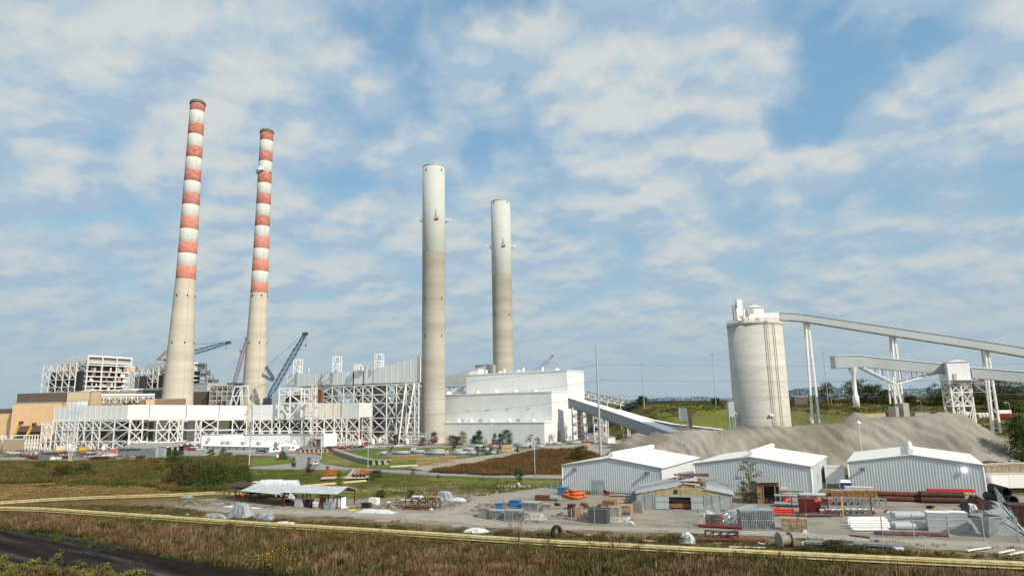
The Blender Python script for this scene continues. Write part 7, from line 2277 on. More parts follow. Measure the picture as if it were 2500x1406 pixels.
pipes('pale long board in the stack before the cribs', 'pale boards before the cribs', (954, 1141), (1020, 1138), .16, [5, 4], M('pale_board', (.55, .50, .42)), name='board', cat='board', gap=2.6)
pipes('pale board lying across behind the cribs', 'boards behind the cribs', (1010, 1121), (1070, 1119), .16, [6], WOOD, name='board', cat='board', gap=3)
# trestle walkway
PW = [gp(*p) for p in ((728, 1105), (806, 1104.5), (872, 1127.5), (905, 1134), (951, 1134))]
t = T('trestle_walkway', 'grey plank walkway on short concrete trestles bending around the green bank', 'walkway', tuple(PW[0]))
for a, b in zip(PW, PW[1:]):
 d = (b - a).normalized(); nn = Vector((-d.y, d.x, 0))
 if nn.y < 0: nn = -nn
 L = (b - a).length
 t.part('deck', MB().obox((a + b) / 2 + nn * 1.6 + Vector((0, 0, 1.75)), d * L, nn * 3.2, (0, 0, .25)), M('walkway_deck', (.32, .29, .24), .8, .1, 1))
 for k in range(int(L / 2.6)):
  q = a + d * (k * 2.6 + 1.2)
  t.part('trestle', MB().prism([((q - d * .5).x, (q - d * .5).y), ((q + d * .5).x, (q + d * .5).y), ((q + d * .5 + nn * 3).x, (q + d * .5 + nn * 3).y), ((q - d * .5 + nn * 3).x, (q - d * .5 + nn * 3).y)], 0, 1.6), M('pale_concrete', (.50, .46, .38), .8, .2, 1))
t = T('barrier_fence', 'row of orange barrier frames where road meets the walkway', 'barrier', spot(722, 1110))
for k in range(9):
 p = gp(724 + k * 10, 1109.5)
 m = MB()
 for dx in (0, 1.8):
  m.bar((p.x + dx, p.y, 0), (p.x + dx, p.y, 1.6), .14)
 for z in (.5, 1.5):
  m.bar((p.x, p.y, z), (p.x + 1.8, p.y, z), .2, .16)
 t.part('barrier_frame', m, ORANGE2 if k % 3 else ORANGE)
# guardrails
def guardrail(label, pts, gap=3.8, h=.85):
 P = [gp(*p) for p in pts]
 t = T('guardrail', label, 'guardrail', tuple(P[0]))
 for a, b in zip(P, P[1:]):
  t.part('rail', MB().bar((a.x, a.y, h - .15), (b.x, b.y, h - .15), .08, .36), M('rail_galvanised', (.5, .52, .52), .4, .1, 1, metal=.2))
  L = (b - a).length
  for k in range(int(L / gap) + 1):
   q = a.lerp(b, min(1, k * gap / L))
   t.part('post', MB().bar((q.x, q.y + .15, 0), (q.x, q.y + .15, h + .1), .22), WOODG)
guardrail('long guardrail along the road above the wide lawn', [(851, 1149.5), (900, 1153.5), (950, 1158), (1050, 1164), (1200, 1168.5), (1376, 1171.5)])
guardrail('short guardrail on the bank at the road curve', [(640, 1113.5), (690, 1114.5), (713, 1118)], 3)
guardrail('stub of guardrail slanting down at the road curve', [(719, 1117), (711, 1123.5)], 2.5)
guardrail('guardrail beside the cars before the low white office', [(470, 1104.5), (560, 1105.5), (640, 1106.5)], 4)
p = gp(677, 1122)
t = T('marker_barrel', 'small red barrel with rounded white top on the grass bank', 'barrel', tuple(p))
t.part('barrel', MB().lathe((0, 0, 0), [(0, 0), (.6, 0), (.65, .9), (.5, 1.2)], 16), REDP, local=True)
t.part('cap', MB().lathe((0, 0, 0), [(.5, 1.2), (.52, 1.6), (.42, 2.1), (0, 2.3)], 16), WHITE, local=True)
# ================================================================== low white office and the block behind it
Cn = gp(658, 1103.5)
Lf = Cn - U * solve_s(Cn, -U, 494)
Lf = Cn - U * abs(solve_s(Cn, U, 494))
Gd = V * solve_s(Cn, V, 732)
ze = zat(Cn.x, Cn.y, 1091.5)
mid = Cn + Gd * .5
zr = zat(mid.x, mid.y, 1077)
t = T('office_building', 'long low white office with gabled end and roof top coolers', 'building', tuple(Lf))
up = lambda p, z: Vector((p.x, p.y, z))
m = MB()
f = [Cn, Cn + Gd, up(Cn + Gd, ze), up(mid, zr), up(Cn, ze)]
b = [p + (Lf - Cn) for p in f]
m.add(f + b, [(0, 1, 2, 3, 4), (9, 8, 7, 6, 5), (0, 4, 9, 5), (1, 6, 7, 2)])
t.part('wall', m, SIDING)
for e0 in (Cn, Cn + Gd):
 d = (e0 - mid).normalized() * .5
 o = U * .4
 P = [up(mid, zr + .05) + o, up(e0 + d, ze - .15) + o, up(e0 + d + (Lf - Cn), ze - .15) - o, up(mid + (Lf - Cn), zr + .05) - o]
 t.part('roof_slope', MB().add(P + [q + Vector((0, 0, .2)) for q in P], [(3, 2, 1, 0), (4, 5, 6, 7), (0, 1, 5, 4), (1, 2, 6, 5), (2, 3, 7, 6), (3, 0, 4, 7)]), WHITE)
 t.part('eave_trim', MB().bar(P[1] + Vector((0, 0, .05)) - V * .08, P[2] + Vector((0, 0, .05)) - V * .08, .1, .3), M('brown_trim', (.30, .20, .16), .6, .1, 1))
for px in (507, 520, 545, 560, 578, 595, 612, 628, 645, 654):
 s = solve_s(Cn, U, px); p = Cn + U * s - V * .06
 w = t.part('window', MB().box((p.x, p.y, ze * .52), (1.1, .12, 1.2), PA), GREY)
 t.part('pane', MB().box((p.x - V.x * .05, p.y - V.y * .05, ze * .52), (.85, .1, .95), PA), GLASS, parent=w)
for px in (668, 677, 706, 715):
 s = solve_s(Cn, V, px); p = Cn + V * s + U * .06
 w = t.part('window', MB().box((p.x, p.y, ze * .55), (.12, 1.5, 1.2), PA), GREY)
 t.part('pane', MB().box((p.x + U.x * .05, p.y + U.y * .05, ze * .55), (.1, 1.2, .95), PA), GLASS, parent=w)
for px in (544, 558, 594, 632, 675):
 q = Cn + V * 3.4; q = q + U * solve_s(q, U, px)
 t.part('roof_cooler', MB().box((q.x, q.y, ze + 2.0), (2.4, 2.0, 1.3), PA).box((q.x, q.y, ze + 1.1), (1.6, 1.4, .8), PA), GREY)
p = Cn + V * solve_s(Cn, V, 692) + U * 1.2
t.part('porch', MB().box((p.x, p.y, 1.3), (2.2, 3.6, 2.6), PA), M('porch_blue', (.30, .36, .42), .5, .2, 1))
# taller block behind
c = gp(790, 1090)
a0 = at(708, 1090, c.y + 14); a0 = Vector((a0.x, a0.y, 0)); l0 = at(593, 1095, a0.y + 6); l0 = Vector((l0.x, l0.y, 0)); k0 = at(491, 1095, l0.y - 12); k0 = Vector((k0.x, k0.y, 0))
t = T('service_building', 'flat roofed white service building behind the low office', 'building', tuple(a0))
def wallbox(p, q, z, mat, d=10):
 n = Vector((-(q - p).y, (q - p).x, 0)).normalized() * d
 if n.y < 0: n = -n
 pr = MB().prism([(p.x, p.y), (q.x, q.y), ((q + n).x, (q + n).y), ((p + n).x, (p + n).y)], 0, z)
 t.part('wall', pr, mat)
 n = Vector((-(q - p).y, (q - p).x, 0)).normalized() * .3
 t.part('parapet', MB().bar(up(p - n, z + .1), up(q - n, z + .1), .3, .5), GREY)
wallbox(k0, l0, zat(k0.x, k0.y, 1062), WHITE, 8)
wallbox(l0, a0, zat(l0.x, l0.y, 1060.5), SIDING, 12)
wallbox(a0, c, zat(a0.x, a0.y, 1059), WHITE, 12)
p = a0.lerp(c, .80)
t.part('doorway', MB().obox((p.x + .1, p.y - .3, 2.2), (c - a0).normalized() * 6, Vector((0, .5, 0)), (0, 0, 4.4)), DARK2)
t.part('door_canopy', MB().obox((p.x + .1, p.y - 1.0, 4.5), (c - a0).normalized() * 7, Vector((0, 2.0, 0)), (0, 0, .3)), M('red_brown_trim', (.30, .12, .08)))
p = l0.lerp(a0, -.0); p = at(509, 1073, k0.y - .6)
t.part('window', MB().box((p.x, p.y, p.z), (2.2, .2, 2.6)), GREY)
for px in (520, 600, 640, 680):
 q = at(px, 1060, l0.y + 4)
 t.part('roof_vent', MB().lathe((q.x, q.y, zat(l0.x, l0.y, 1060.5)), [(.9, 0), (.9, .8), (.5, 1.2), (0, 1.2)], 10), WHITE)
# old grey tin shed by the scrap yard
a, b = gp(287, 1116), gp(378, 1118)
t = T('tin_shed', 'long old grey tin shed with two tilted roof halves beside the scrap yard', 'shed', tuple(a))
zt = 4.6
def tp(px, Y): return xy(px, Y)
Y0 = a.y
c2, d2 = gp(432, 1111), gp(388, 1118)
t.part('wall', MB().prism([(a.x, a.y), (b.x, b.y), (b.x + 1, b.y + 8), (a.x + 1, a.y + 8)], 0, zt), M('blue_grey_tin', (.26, .30, .31), .6, .2, .6, .5, (.2, .15, .1)))
t.part('dark_interior', MB().prism([(b.x, b.y + 5), (c2.x, c2.y + 6), (c2.x, c2.y + 7), (b.x, b.y + 6)], 0, zt), DARK)
for px in (382, 402, 420, 433):
 q = gp(px, 1117.5 if px < 410 else 1113)
 t.part('post', MB().bar((q.x, q.y, 0), (q.x, q.y, zt), .9), GREY)
q1, q2 = gp(284, 1114.5), gp(440, 1108)
def rf(p0, p1, lift):
 P = [Vector((p0.x, p0.y - 1, zt)), Vector((p1.x, p1.y - 1, zt + lift)), Vector((p1.x + 3, p1.y + 9, zt + 1.8 + lift)), Vector((p0.x + 3, p0.y + 9, zt + 1.8))]
 t.part('roof_slope', MB().add(P + [q + Vector((0, 0, .2)) for q in P], [(3, 2, 1, 0), (4, 5, 6, 7), (0, 1, 5, 4), (1, 2, 6, 5), (2, 3, 7, 6), (3, 0, 4, 7)]), M('tan_tin', (.30, .28, .24), .6, .2, .6, .5, (.2, .13, .09)))
rf(a, gp(343, 1117), 0); rf(gp(343.5, 1117), gp(436, 1112), .6)
# ================================================================== vehicles
def paint(nm, c):
 return M('car_paint_' + nm, c, .25, .03, 1, spec=.6)
PAINTS = {'red': paint('red', (.60, .03, .025)), 'white': paint('white', (.78, .79, .78)), 'black': paint('black', (.02, .022, .025)), 'navy': paint('navy', (.03, .05, .12)), 'silver': paint('silver', (.45, .47, .48)),
          'maroon': paint('maroon', (.18, .02, .03)), 'blue': paint('blue', (.05, .10, .25))}
def vehicle(kind, name, label, mat, loc, rz, group=None):
 t = T(name, label, 'car' if kind != 'pickup' else 'pickup truck', loc, group, rz)
 W = 1.85
 if kind == 'pickup':
  L, prof = 5.5, [(0, .5), (0, 1.05), (.15, 1.12), (1.45, 1.2), (3.25, 1.2), (3.3, 1.22), (5.45, 1.2), (5.5, .6), (5.3, .45), (.2, .4)]
  cabp = [(1.35, 1.18), (2.0, 1.82), (3.05, 1.85), (3.3, 1.18)]
 elif kind == 'suv':
  L, prof = 4.8, [(0, .5), (0, 1.0), (.2, 1.1), (1.2, 1.18), (4.7, 1.15), (4.8, .6), (4.6, .42), (.2, .4)]
  cabp = [(1.1, 1.14), (1.75, 1.78), (4.2, 1.8), (4.72, 1.12)]
 else:
  L, prof = 4.6, [(0, .45), (0, .8), (.2, .9), (1.2, .98), (4.2, .98), (4.55, .92), (4.6, .5), (4.4, .38), (.2, .36)]
  cabp = [(1.1, .96), (1.8, 1.42), (3.2, 1.44), (4.0, .96)]
 def ext(pf, y0, y1, inset=0.0):
  m = MB(); n = len(pf)
  zs = min(p[1] for p in pf)
  vs = [(x, y0 + (inset if z > zs + .3 else 0), z) for x, z in pf] + [(x, y1 - (inset if z > zs + .3 else 0), z) for x, z in pf]
  m.add(vs, [tuple(range(n - 1, -1, -1)), tuple(range(n, 2 * n))] + [(i, (i + 1) % n, n + (i + 1) % n, n + i) for i in range(n)])
  return m
 body = ext(prof, 0, W)
 if kind == 'pickup':
  pass
 t.part('body', body, mat, local=True)
 c = t.part('cab_glass', ext(cabp, .1, W - .1, .12), GLASS, local=True)
 x0, x1 = cabp[1][0], cabp[2][0]; zt_ = cabp[1][1]
 rf = MB().box(((x0 + x1) / 2, W / 2, zt_ + .03), (x1 - x0 + .1, W - .36, .07))
 for (xa, za_, xb, zb2) in ((cabp[0][0], cabp[0][1], x0, zt_), (x1, zt_, cabp[3][0], cabp[3][1])):
  for y, yi in ((.1, .22), (W - .1, W - .22)):
   rf.bar((xa, y, za_), (xb, yi, zb2), .09)
 t.part('cab_roof', rf, mat, local=True)
 if kind == 'pickup':
  t.part('load_bed', MB().box((4.4, W / 2, 1.215), (1.9, W - .3, .03)), DARK, local=True)
 for x in (.85, L - 1.0):
  for y in (.02, W - .02):
   w = t.part('wheel', MB().tube((x, y - .12, .36), (x, y + .12, .36), .36, 14), BLACK, local=True)
   t.part('rim', MB().tube((x, y - .135, .36), (x, y + .135, .36), .2, 10), GREY, parent=w, local=True)
 t.part('grille', MB().box((-.01, W / 2, .72), (.05, W * .62, .28)), DARK, local=True)
 for y in (.22, W - .22):
  t.part('headlight', MB().box((-.01, y, .8), (.06, .3, .18)), LAMPG, local=True)
 t.part('bumper', MB().box((-.05, W / 2, .47), (.14, W, .2)), GREY if kind != 'car' else mat, local=True)
 return t
def park(kind, name, label, colour, px, py, deg, group=None):
 p = gt(px, py)
 if (kind, colour) in PROTO and False:
  pass
 return vehicle(kind, name, label, PAINTS[colour], tuple(p), R(deg), group)
PROTO = {}
park('pickup', 'pickup_truck', 'white pickup truck driving towards the camera on the curved road', 'white', 775, 1137, 100)
for (k, c, px, py, lb) in (('pickup', 'black', 765, 1100.5, 'black pickup at the end of the parked row beside the service building'), ('suv', 'navy', 790, 1097.5, 'dark blue car parked second in the row under the steel frame'),
  ('suv', 'red', 807, 1097, 'bright red car parked third in the row under the steel frame'), ('car', 'black', 823, 1097.5, 'black car parked between two red cars in the row'),
  ('suv', 'red', 838, 1096.5, 'red car parked beside the brown wooden pole in the row'), ('car', 'blue', 854, 1096, 'blue car parked between red and navy cars in the row'),
  ('suv', 'navy', 868, 1095.5, 'navy car parked before the red van in the row'), ('car', 'white', 894, 1093.5, 'white car parked next to the navy car under the frame'),
  ('car', 'silver', 911, 1092.8, 'silver car parked in the middle of the frame legs'), ('suv', 'silver', 927, 1092, 'silver grey car parked beyond the silver one near the shrub'),
  ('car', 'white', 944, 1091.5, 'last white car of the row under the steel frame'), ('car', 'silver', 990, 1090, 'silver car parked alone by the frame corner leg'), ('suv', 'white', 966, 1090.8, 'white car parked just behind the rounded green shrub')):
 park(k, 'parked_car' if k != 'pickup' else 'pickup_truck', lb, c, px, py, 8, 'cars parked along the steel framework')
park('suv', 'parked_car', 'red van parked behind the car row against the frame', 'red', 879, 1088, -8)
park('pickup', 'pickup_truck', 'black pickup truck parked before the low white office', 'black', 624, 1106.5, 4)
park('pickup', 'pickup_truck', 'dark pickup truck parked at the gabled office end', 'black', 722, 1101, 8)
park('pickup', 'pickup_truck', 'bright red pickup parked by the conifers at the stepped building', 'red', 1191, 1090, -4)
for (k, c, px, py, lb) in (('suv', 'red', 443, 1099, 'red car parked first beside the office corner'), ('suv', 'maroon', 455, 1101, 'maroon car parked before the office corner'), ('suv', 'white', 462, 1096, 'white van parked behind the red cars by the office corner'), ('car', 'white', 476, 1100, 'white car parked against the office corner'),
  ('suv', 'red', 225, 1094.5, 'red truck parked at the foot of the white duct frame'), ('suv', 'white', 250, 1094.5, 'white van parked between the two red cars at the duct frame'), ('suv', 'red', 276, 1095, 'red car parked at the tin shed end')):
 park(k, 'parked_car', lb, c, px, py, 5, 'cars around the scrap yard and office')
# white car at the picture edge with a yellow door mark
p = gp(2462, 1139)
sv = vehicle('suv', 'parked_car', 'white car with small yellow door mark parked by the dark tree', PAINTS['white'], (p.x, p.y, 0), R(6))
sv.part('door_mark', MB().box((3.0, -.01, .85), (.6, .03, .35)), YEL, local=True)
p = gp(2428, 1142)
vehicle('pickup', 'pickup_truck', 'pale pickup half hidden behind the third shed roof corner', PAINTS['white'], (p.x, p.y, 0), R(8))
# trucks and tipper bodies on the far bench
def tipper(label, px, py, w, colour, load=True, z=None):
 p = gt(px, py)
 t = T('dump_trailer', label, 'trailer', tuple(p), None, R(-3))
 t.part('body', MB().add([(0, 0, 1.3), (w, 0, 1.3), (w, 2.6, 1.3), (0, 2.6, 1.3), (-.3, -.1, 3.6), (w + .3, -.1, 3.6), (w + .3, 2.7, 3.6), (-.3, 2.7, 3.6)], [(3, 2, 1, 0), (0, 1, 5, 4), (1, 2, 6, 5), (2, 3, 7, 6), (3, 0, 4, 7), (4, 5, 6, 7)]), colour, local=True)
 m = MB()
 for k in range(9):
  m.bar((w * k / 8, -.08, 1.4), (w * k / 8, -.12, 3.5), .12)
 t.part('ribs', m, colour, local=True)
 for x in (w * .1, w * .18, w * .8, w * .9):
  t.part('wheel', MB().tube((x, .1, .5), (x, .4, .5), .5, 12), BLACK, local=True)
 if load: t.part('headboard', MB().box((-.2, 1.3, 3.9), (.15, 2.6, .8)), colour, local=True)
 return t
REDT = M('dark_red_trailer', (.28, .02, .025), .5, .1, 1)
tipper('long dark red dump trailer behind the concrete conveyor piers', 2168, 1022, 11, REDT)
tipper('dark red dump trailer at the far road near the picture edge', 2436, 1025, 10.5, REDT)
p = gt(2450, 1018)
solo('truck_box', MB().box((0, 0, 2.9), (9, 2.5, 2.6)).box((-5.2, 0, 2.2), (1.4, 2.3, 2.4)), WHITE, 'white truck box standing above the far dark red trailer', 'truck box', loc=(p.x + 3, p.y + 4, p.z), local=True)
p = gt(2370, 1020)
t = T('crane_truck', 'white mobile crane truck seen through the transfer tower legs', 'truck', tuple(p))
t.part('chassis', MB().box((3, 1.3, 1.2), (11, 2.4, .6)), DARK, local=True)
t.part('cab', MB().box((-1.5, 1.3, 2.5), (2.2, 2.3, 2.2)), WHITE, local=True)
t.part('crane_arm', MB().bar((7, 1.3, 2.2), (-3, 1.3, 3.6), .7), RUSTWH, local=True)
for x in (-1.5, 2.5, 5.5, 7):
 t.part('wheel', MB().tube((x, 0, .55), (x, .4, .55), .55, 12), BLACK, local=True)
for i in range(4):
 p = gt(2392 + 9 * i, 1019)
 solo('machine_part', MB().box((0, 0, 1.0), (2.6, 2.2, 2.0), .3).tube((-1, 0, 2.2), (1.2, .4, 2.4), .5, 10), RUSTWH, 'pale machine part in the row beside the crane truck', 'machine part', 'pale machine parts beside the crane truck', loc=tuple(p), local=True)
p = gt(2122, 1022)
t = T('concrete_wall', 'pale block retaining wall with yellow posts behind the stone pile', 'wall', tuple(p))
a, b = gt(2104, 1024), gt(2166, 1021)
t.part('wall', MB().bar((a.x, a.y, a.z + 1.6), (b.x, b.y, b.z + 1.6), .6, 3.4), M('pale_block', (.42, .38, .28), .8, .2, 1))
m = MB()
for k in range(14):
 q = a.lerp(b, k / 13)
 m.bar((q.x, q.y, q.z + 3), (q.x, q.y, q.z + 4.2), .2)
t.part('fence_rail', m, YEL)
a, b = gt(2232, 1015), gt(2268, 1014)
solo('concrete_block', MB().bar((a.x, a.y, a.z + 1), (b.x, b.y, b.z + 1), 2.5, 2.4).bar((a.x, a.y - .3, a.z + 2.3), (b.x, b.y - .3, b.z + 2.3), 2.7, .2), CONC, 'long pale concrete block by the far road behind the pile', 'block')
a = gt(1952, 988)
t = T('field_hut', 'brown flat hut on the green bank beyond the silo', 'hut', tuple(a))
t.part('wall', MB().box((0, 0, 2.8), (9, 6, 5.6)), BROWN, local=True)
t.part('roof', MB().box((0, 0, 5.8), (9.6, 6.6, .4)), GREY, local=True)
a = gt(1982, 1030)
solo('electrical_cabinet', MB().box((0, 0, 1.5), (1.6, 1.2, 3.0)).box((0, 0, 3.05), (1.9, 1.5, .15)), WHITE, 'white electrical cabinet at the foot of the nearest trestle leg', 'cabinet', loc=tuple(a), local=True)
# ================================================================== poles, lamps, wires
STEELP = M('pole_steel', (.40, .45, .47), .45, .08, 1)
WPOLE = M('wooden_pole', (.27, .20, .14), .85, .2, 2)
def pole_base(px, py):
 return gt(px, py)
def hz(p, py): return zat(p.x, p.y, py)
def lamp_pole(label, px, py, ytop, kind='hood', group=None, r=.16, colour=None, arm=-1):
 p = gt(px, py); zt = hz(p, ytop)
 t = T('lamp_post', label, 'lamp post', tuple(p), group)
 t.part('pole', MB().tube((p.x, p.y, p.z), (p.x, p.y, zt), r, 8, r * .6), colour or STEELP)
 t.part('footing', MB().tube((p.x, p.y, p.z - .1), (p.x, p.y, p.z + .5), r * 2.4, 10), CONC)
 if kind == 'hood':
  t.part('lamp_head', MB().lathe((p.x, p.y, zt), [(0, .5), (.3, .4), (.35, .1), (.75, -.35), (.8, -.55), (0, -.5)], 12), WHITE)
 elif kind == 'arm':
  t.part('arm', MB().bar((p.x, p.y, zt), (p.x + arm * 1.6, p.y - .3, zt + .6), .14), STEELP)
  t.part('lamp_head', MB().box((p.x + arm * 2.1, p.y - .3, zt + .5), (1.3, .5, .3)).lathe((p.x + arm * 2.1, p.y - .3, zt + .1), [(.2, .3), (.4, .2), (.3, 0), (0, 0)], 10), LAMPG)
 elif kind == 'flood':
  t.part('crossarm', MB().bar((p.x - 1.1, p.y, zt), (p.x + 1.1, p.y, zt), .2), STEELP)
  for dx in (-.9, 0, .9):
   t.part('lamp_head', MB().box((p.x + dx, p.y - .4, zt + .5), (.7, .5, .7)), GREY)
 return t
lamp_pole('lamp post standing before the plank walkway and green bank', 898, 1140, 1046, 'arm', r=.15)
lamp_pole('lamp post with orange base rising in front of the brush bank', 1306, 1158, 1052, 'arm', r=.15)
lamp_pole('lamp post in front of the nearer plain chimney base', 1042, 1091, 1032, 'arm', arm=1)
lamp_pole('lamp post against the lowest tier of the stepped building', 1208, 1084, 1036, 'arm')
lamp_pole('slim white lamp post with orange foot by the road curve', 784, 1119.5, 1058, 'arm', colour=WHITE, r=.12)
lamp_pole('lamp post with bell shaped head behind the third white shed', 2109, 1150, 1030, 'hood', colour=WHITE, r=.15)
lamp_pole('curved street lamp on the far road beyond the stone pile', 2251, 1007, 979, 'arm', r=.14)
lamp_pole('curved street lamp between last trestle leg and dark tree', 2475, 1064, 984, 'arm', r=.16)
lamp_pole('tall flood light mast on the green bank beside the coal pile', 1573, 997, 886, 'flood', 'tall flood light masts', r=.32)
lamp_pole('tall flood light mast standing close before the silo dust collector', 1748, 990, 867, 'flood', 'tall flood light masts', r=.32)
lamp_pole('tall flood light mast between the silo and lower conveyor head', 2022, 985, 863, 'flood', 'tall flood light masts', r=.32)
for i, (px, py, yt) in enumerate(((2228, 985, 944), (2290, 980, 938), (2470, 965, 925), (2030, 985, 948))):
 lamp_pole(['distant thin mast beyond the concrete piers', 'distant thin mast just before the transfer tower', 'distant thin mast above the dark green hill', 'distant thin mast over the hedge behind the silo trestle'][i], px, py, yt, 'flood', r=.2)
def upole(label, px, py, yt, r, mat, arms=(), name='utility_pole'):
 p = gt(px, py); zt = hz(p, yt)
 t = T(name, label, 'utility pole', tuple(p))
 t.part('pole', MB().tube((p.x, p.y, p.z), (p.x, p.y, zt), r, 12, r * .45), mat)
 for yy, dx, dz in arms:
  z = hz(p, yy)
  t.part('insulator_arm', MB().tube((p.x, p.y, z + abs(dx) * dz), (p.x + dx, p.y, z), .13, 6), GREY)
 return t, p
TP, PP = upole('tallest pale steel power pole standing behind the first white shed', 1467, 1120, 844, .62, STEELP, ((890, 2.0, 1.6), (928, 2.2, 1.6), (966, 2.3, 1.6)))
upole('pale steel pole at the dark bushes before the white ducts', 608, 1142, 941, .30, STEELP, ((961, 2.6, .1), (961, -2.2, .1)))
upole('brown wooden pole before the lower pale duct', 823, 1103, 998, .16, WPOLE, ((1001, .8, 0), (1001, -.8, 0)))
upole('brown wooden pole right beside the nearer plain chimney foot', 1037, 1090, 1002, .16, WPOLE, ((1010, .7, 0),))
upole('short wooden pole among the conifers of the stepped building', 1207, 1090, 1040, .14, WPOLE, ((1043, -.6, 0),))
p = gt(171, 1127); 
t = T('lattice_mast', 'grey power mast of several slender poles before the tan hall', 'mast', tuple(p))
for i, dx in enumerate((-2.0, -1.0, 0, 1.4)):
 t.part('pole', MB().tube((p.x + dx * .3, p.y, p.z), (p.x + dx * 1.3, p.y + dx, hz(p, (985, 978, 968, 965)[i])), .24 if i in (0, 3) else .14, 8, .1), STEELP)
t.part('crossarm', MB().bar((p.x - 3, p.y, hz(p, 1006)), (p.x + 3.4, p.y, hz(p, 1007)), .3), STEELP)
for i, py in enumerate((890, 928, 966)):
 z = hz(PP, py)
 a = Vector((PP.x + 2.0 + .1 * i, PP.y, z))
 lf = at((330, 330, 330)[i], (1000, 1021, 1050)[i], 420)
 for nm, q in (('tan hall', Vector((-172, 424, 40 - 9 * i))), ('far bank', Vector((330, 300, z - 1.5)))):
  m = MB(); P = []
  for k in range(25):
   u = k / 24
   c = a.lerp(q, u); c.z -= (12 if nm == 'tan hall' else 4) * 4 * u * (1 - u) * .5
   P.append(c)
  m.path(P, .055, 4)
  solo('power_line', m, M('wire', (.20, .22, .24), .5, .1, 1), '%s power line from the tallest steel pole towards the %s' % (['highest', 'middle', 'lowest'][i], nm), 'power line')
# ================================================================== chain link fence
m_, nt_, b_ = ntree('chain_link_mesh')
out = nt_.nodes['Material Output']
tr = node(nt_, 'ShaderNodeBsdfTransparent')
mx = node(nt_, 'ShaderNodeMixShader'); mx.inputs[0].default_value = .10
nt_.links.new(tr.outputs[0], mx.inputs[1]); nt_.links.new(b_.outputs[0], mx.inputs[2]); nt_.links.new(mx.outputs[0], out.inputs[0])
b_.inputs['Base Color'].default_value = (.5, .53, .55, 1)
LINK = m_
POSTS = set()
def fence(label, pts, h, gap=None, name='chain_link_fence'):
 P = [gp(*p) for p in pts]
 t = T(name, label, 'fence', tuple(P[0]))
 for i, (a, b) in enumerate(zip(P, P[1:])):
  L = (b - a).length
  n = max(1, round(L / gap)) if gap else 1
  t.part('mesh', MB().add([(a.x, a.y, .05), (b.x, b.y, .05), (b.x, b.y, h), (a.x, a.y, h)], [(0, 1, 2, 3)]), LINK)
  t.part('top_rail', MB().bar((a.x, a.y, h), (b.x, b.y, h), .07), GALV)
  t.part('bottom_wire', MB().bar((a.x, a.y, .12), (b.x, b.y, .12), .05), GALV)
  for k in range(n + (1 if i == len(P) - 2 else 0)):
   q = a.lerp(b, k / n)
   if (round(q.x), round(q.y)) in POSTS: continue
   POSTS.add((round(q.x), round(q.y)))
   t.part('post', MB().bar((q.x, q.y, 0), (q.x, q.y, h + (.35 if h > 2.5 else .1)), .13), GALV)
 return t
fence('chain link fence around the crates, from the first shed corner to the loop', [(1376, 1203), (1302, 1222), (1230, 1238), (1158, 1256)], 2.6, 3.4)
fence('chain link fence along the front of the crate yard', [(1158, 1256), (1176, 1262), (1236, 1270), (1330, 1275), (1396, 1278)], 2.6, 6)
fence('chain link fence panel of the crate yard beside its gate post', [(1396, 1278), (1452, 1280), (1496, 1281), (1547, 1283)], 2.9, 6)
fence('closed pair of chain link gates at the yard entrance', [(1618, 1285), (1652, 1286), (1687, 1288)], 2.9, 2.4, 'chain_link_gate')
fence('chain link fence running back from the gate to the wrecked workshop', [(1709, 1289), (1788, 1257)], 3.4, 3.2)
fence('chain link fence along the track in front of the grating rack', [(1709, 1289), (1848, 1293), (1972, 1300)], 3.0, 7)
fence('chain link fence along the track in front of the white pipes', [(1975, 1301), (2057, 1304), (2155, 1308)], 3.2, 4.6)
fence('chain link fence along the track in front of the grey tubes and hopper', [(2157, 1308), (2232, 1311), (2318, 1316), (2404, 1320), (2490, 1323)], 3.4, 5.5)
fence('chain link fence running back from the front corner to the long trailer', [(2490, 1323), (2450, 1250), (2421, 1212)], 3.2, 3.2)
fence('low chain link fence in the grassy gap between second and third sheds', [(1988, 1208), (2052, 1206)], 2.6, 3.5)
# ================================================================== scrap yard before the long duct
rr = random.Random(3)
protos = []
for k in range(4):
 m = MB()
 w = 4 + k
 for j in range(7):
  zz = .3 + .35 * (j % 4)
  m.bar((0, .35 * j, zz), (w, .35 * j + rr.uniform(-.3, .3), zz + rr.uniform(-.1, .2)), .25, .25)
 for x in (.5, w - .5):
  m.bar((x, -.1, 0), (x, -.1, 1.9), .16); m.bar((x, 2.5, 0), (x, 2.5, 1.9), .16); m.bar((x, -.2, .15), (x, 2.6, .15), .2)
 protos.append(m)
smats = [RUST, RUSTD, WHITE2, WOODG, TEAL, RUST, GALV, M('olive_steel', (.12, .14, .09))]
made = {}
LBL = ['rusty steel bundle on a rack in the scrap yard', 'dark rusted steel bundle on a rack in the scrap yard', 'white steel bundle on a rack in the scrap yard', 'grey timber bundle on a rack in the scrap yard',
       'slate grey pipe bundle on a rack in the scrap yard', 'reddish steel bundle on a rack in the scrap yard', 'galvanised steel bundle on a rack in the scrap yard', 'olive steel bundle on a rack in the scrap yard']
for i in range(118):
 px = rr.uniform(-15, 330); py = rr.uniform(1105, 1124) if px > 40 else rr.uniform(1105, 1116)
 if px > 270 and py < 1119: py = 1121
 k, c = rr.randrange(4), rr.randrange(8)
 p = gp(px, py)
 if (k, c) not in made:
  made[(k, c)] = solo('steel_bundle', protos[k], smats[c], LBL[c], 'steel bundle', LBL[c].replace(' bundle', ' bundles').replace(' a rack', ' racks'), loc=tuple(p), rz=rr.uniform(-.4, .4), local=True)
 else:
  o = made[(k, c)].copy(); COL.objects.link(o); o.location = p; o.rotation_euler = (0, 0, rr.uniform(-.4, .4))
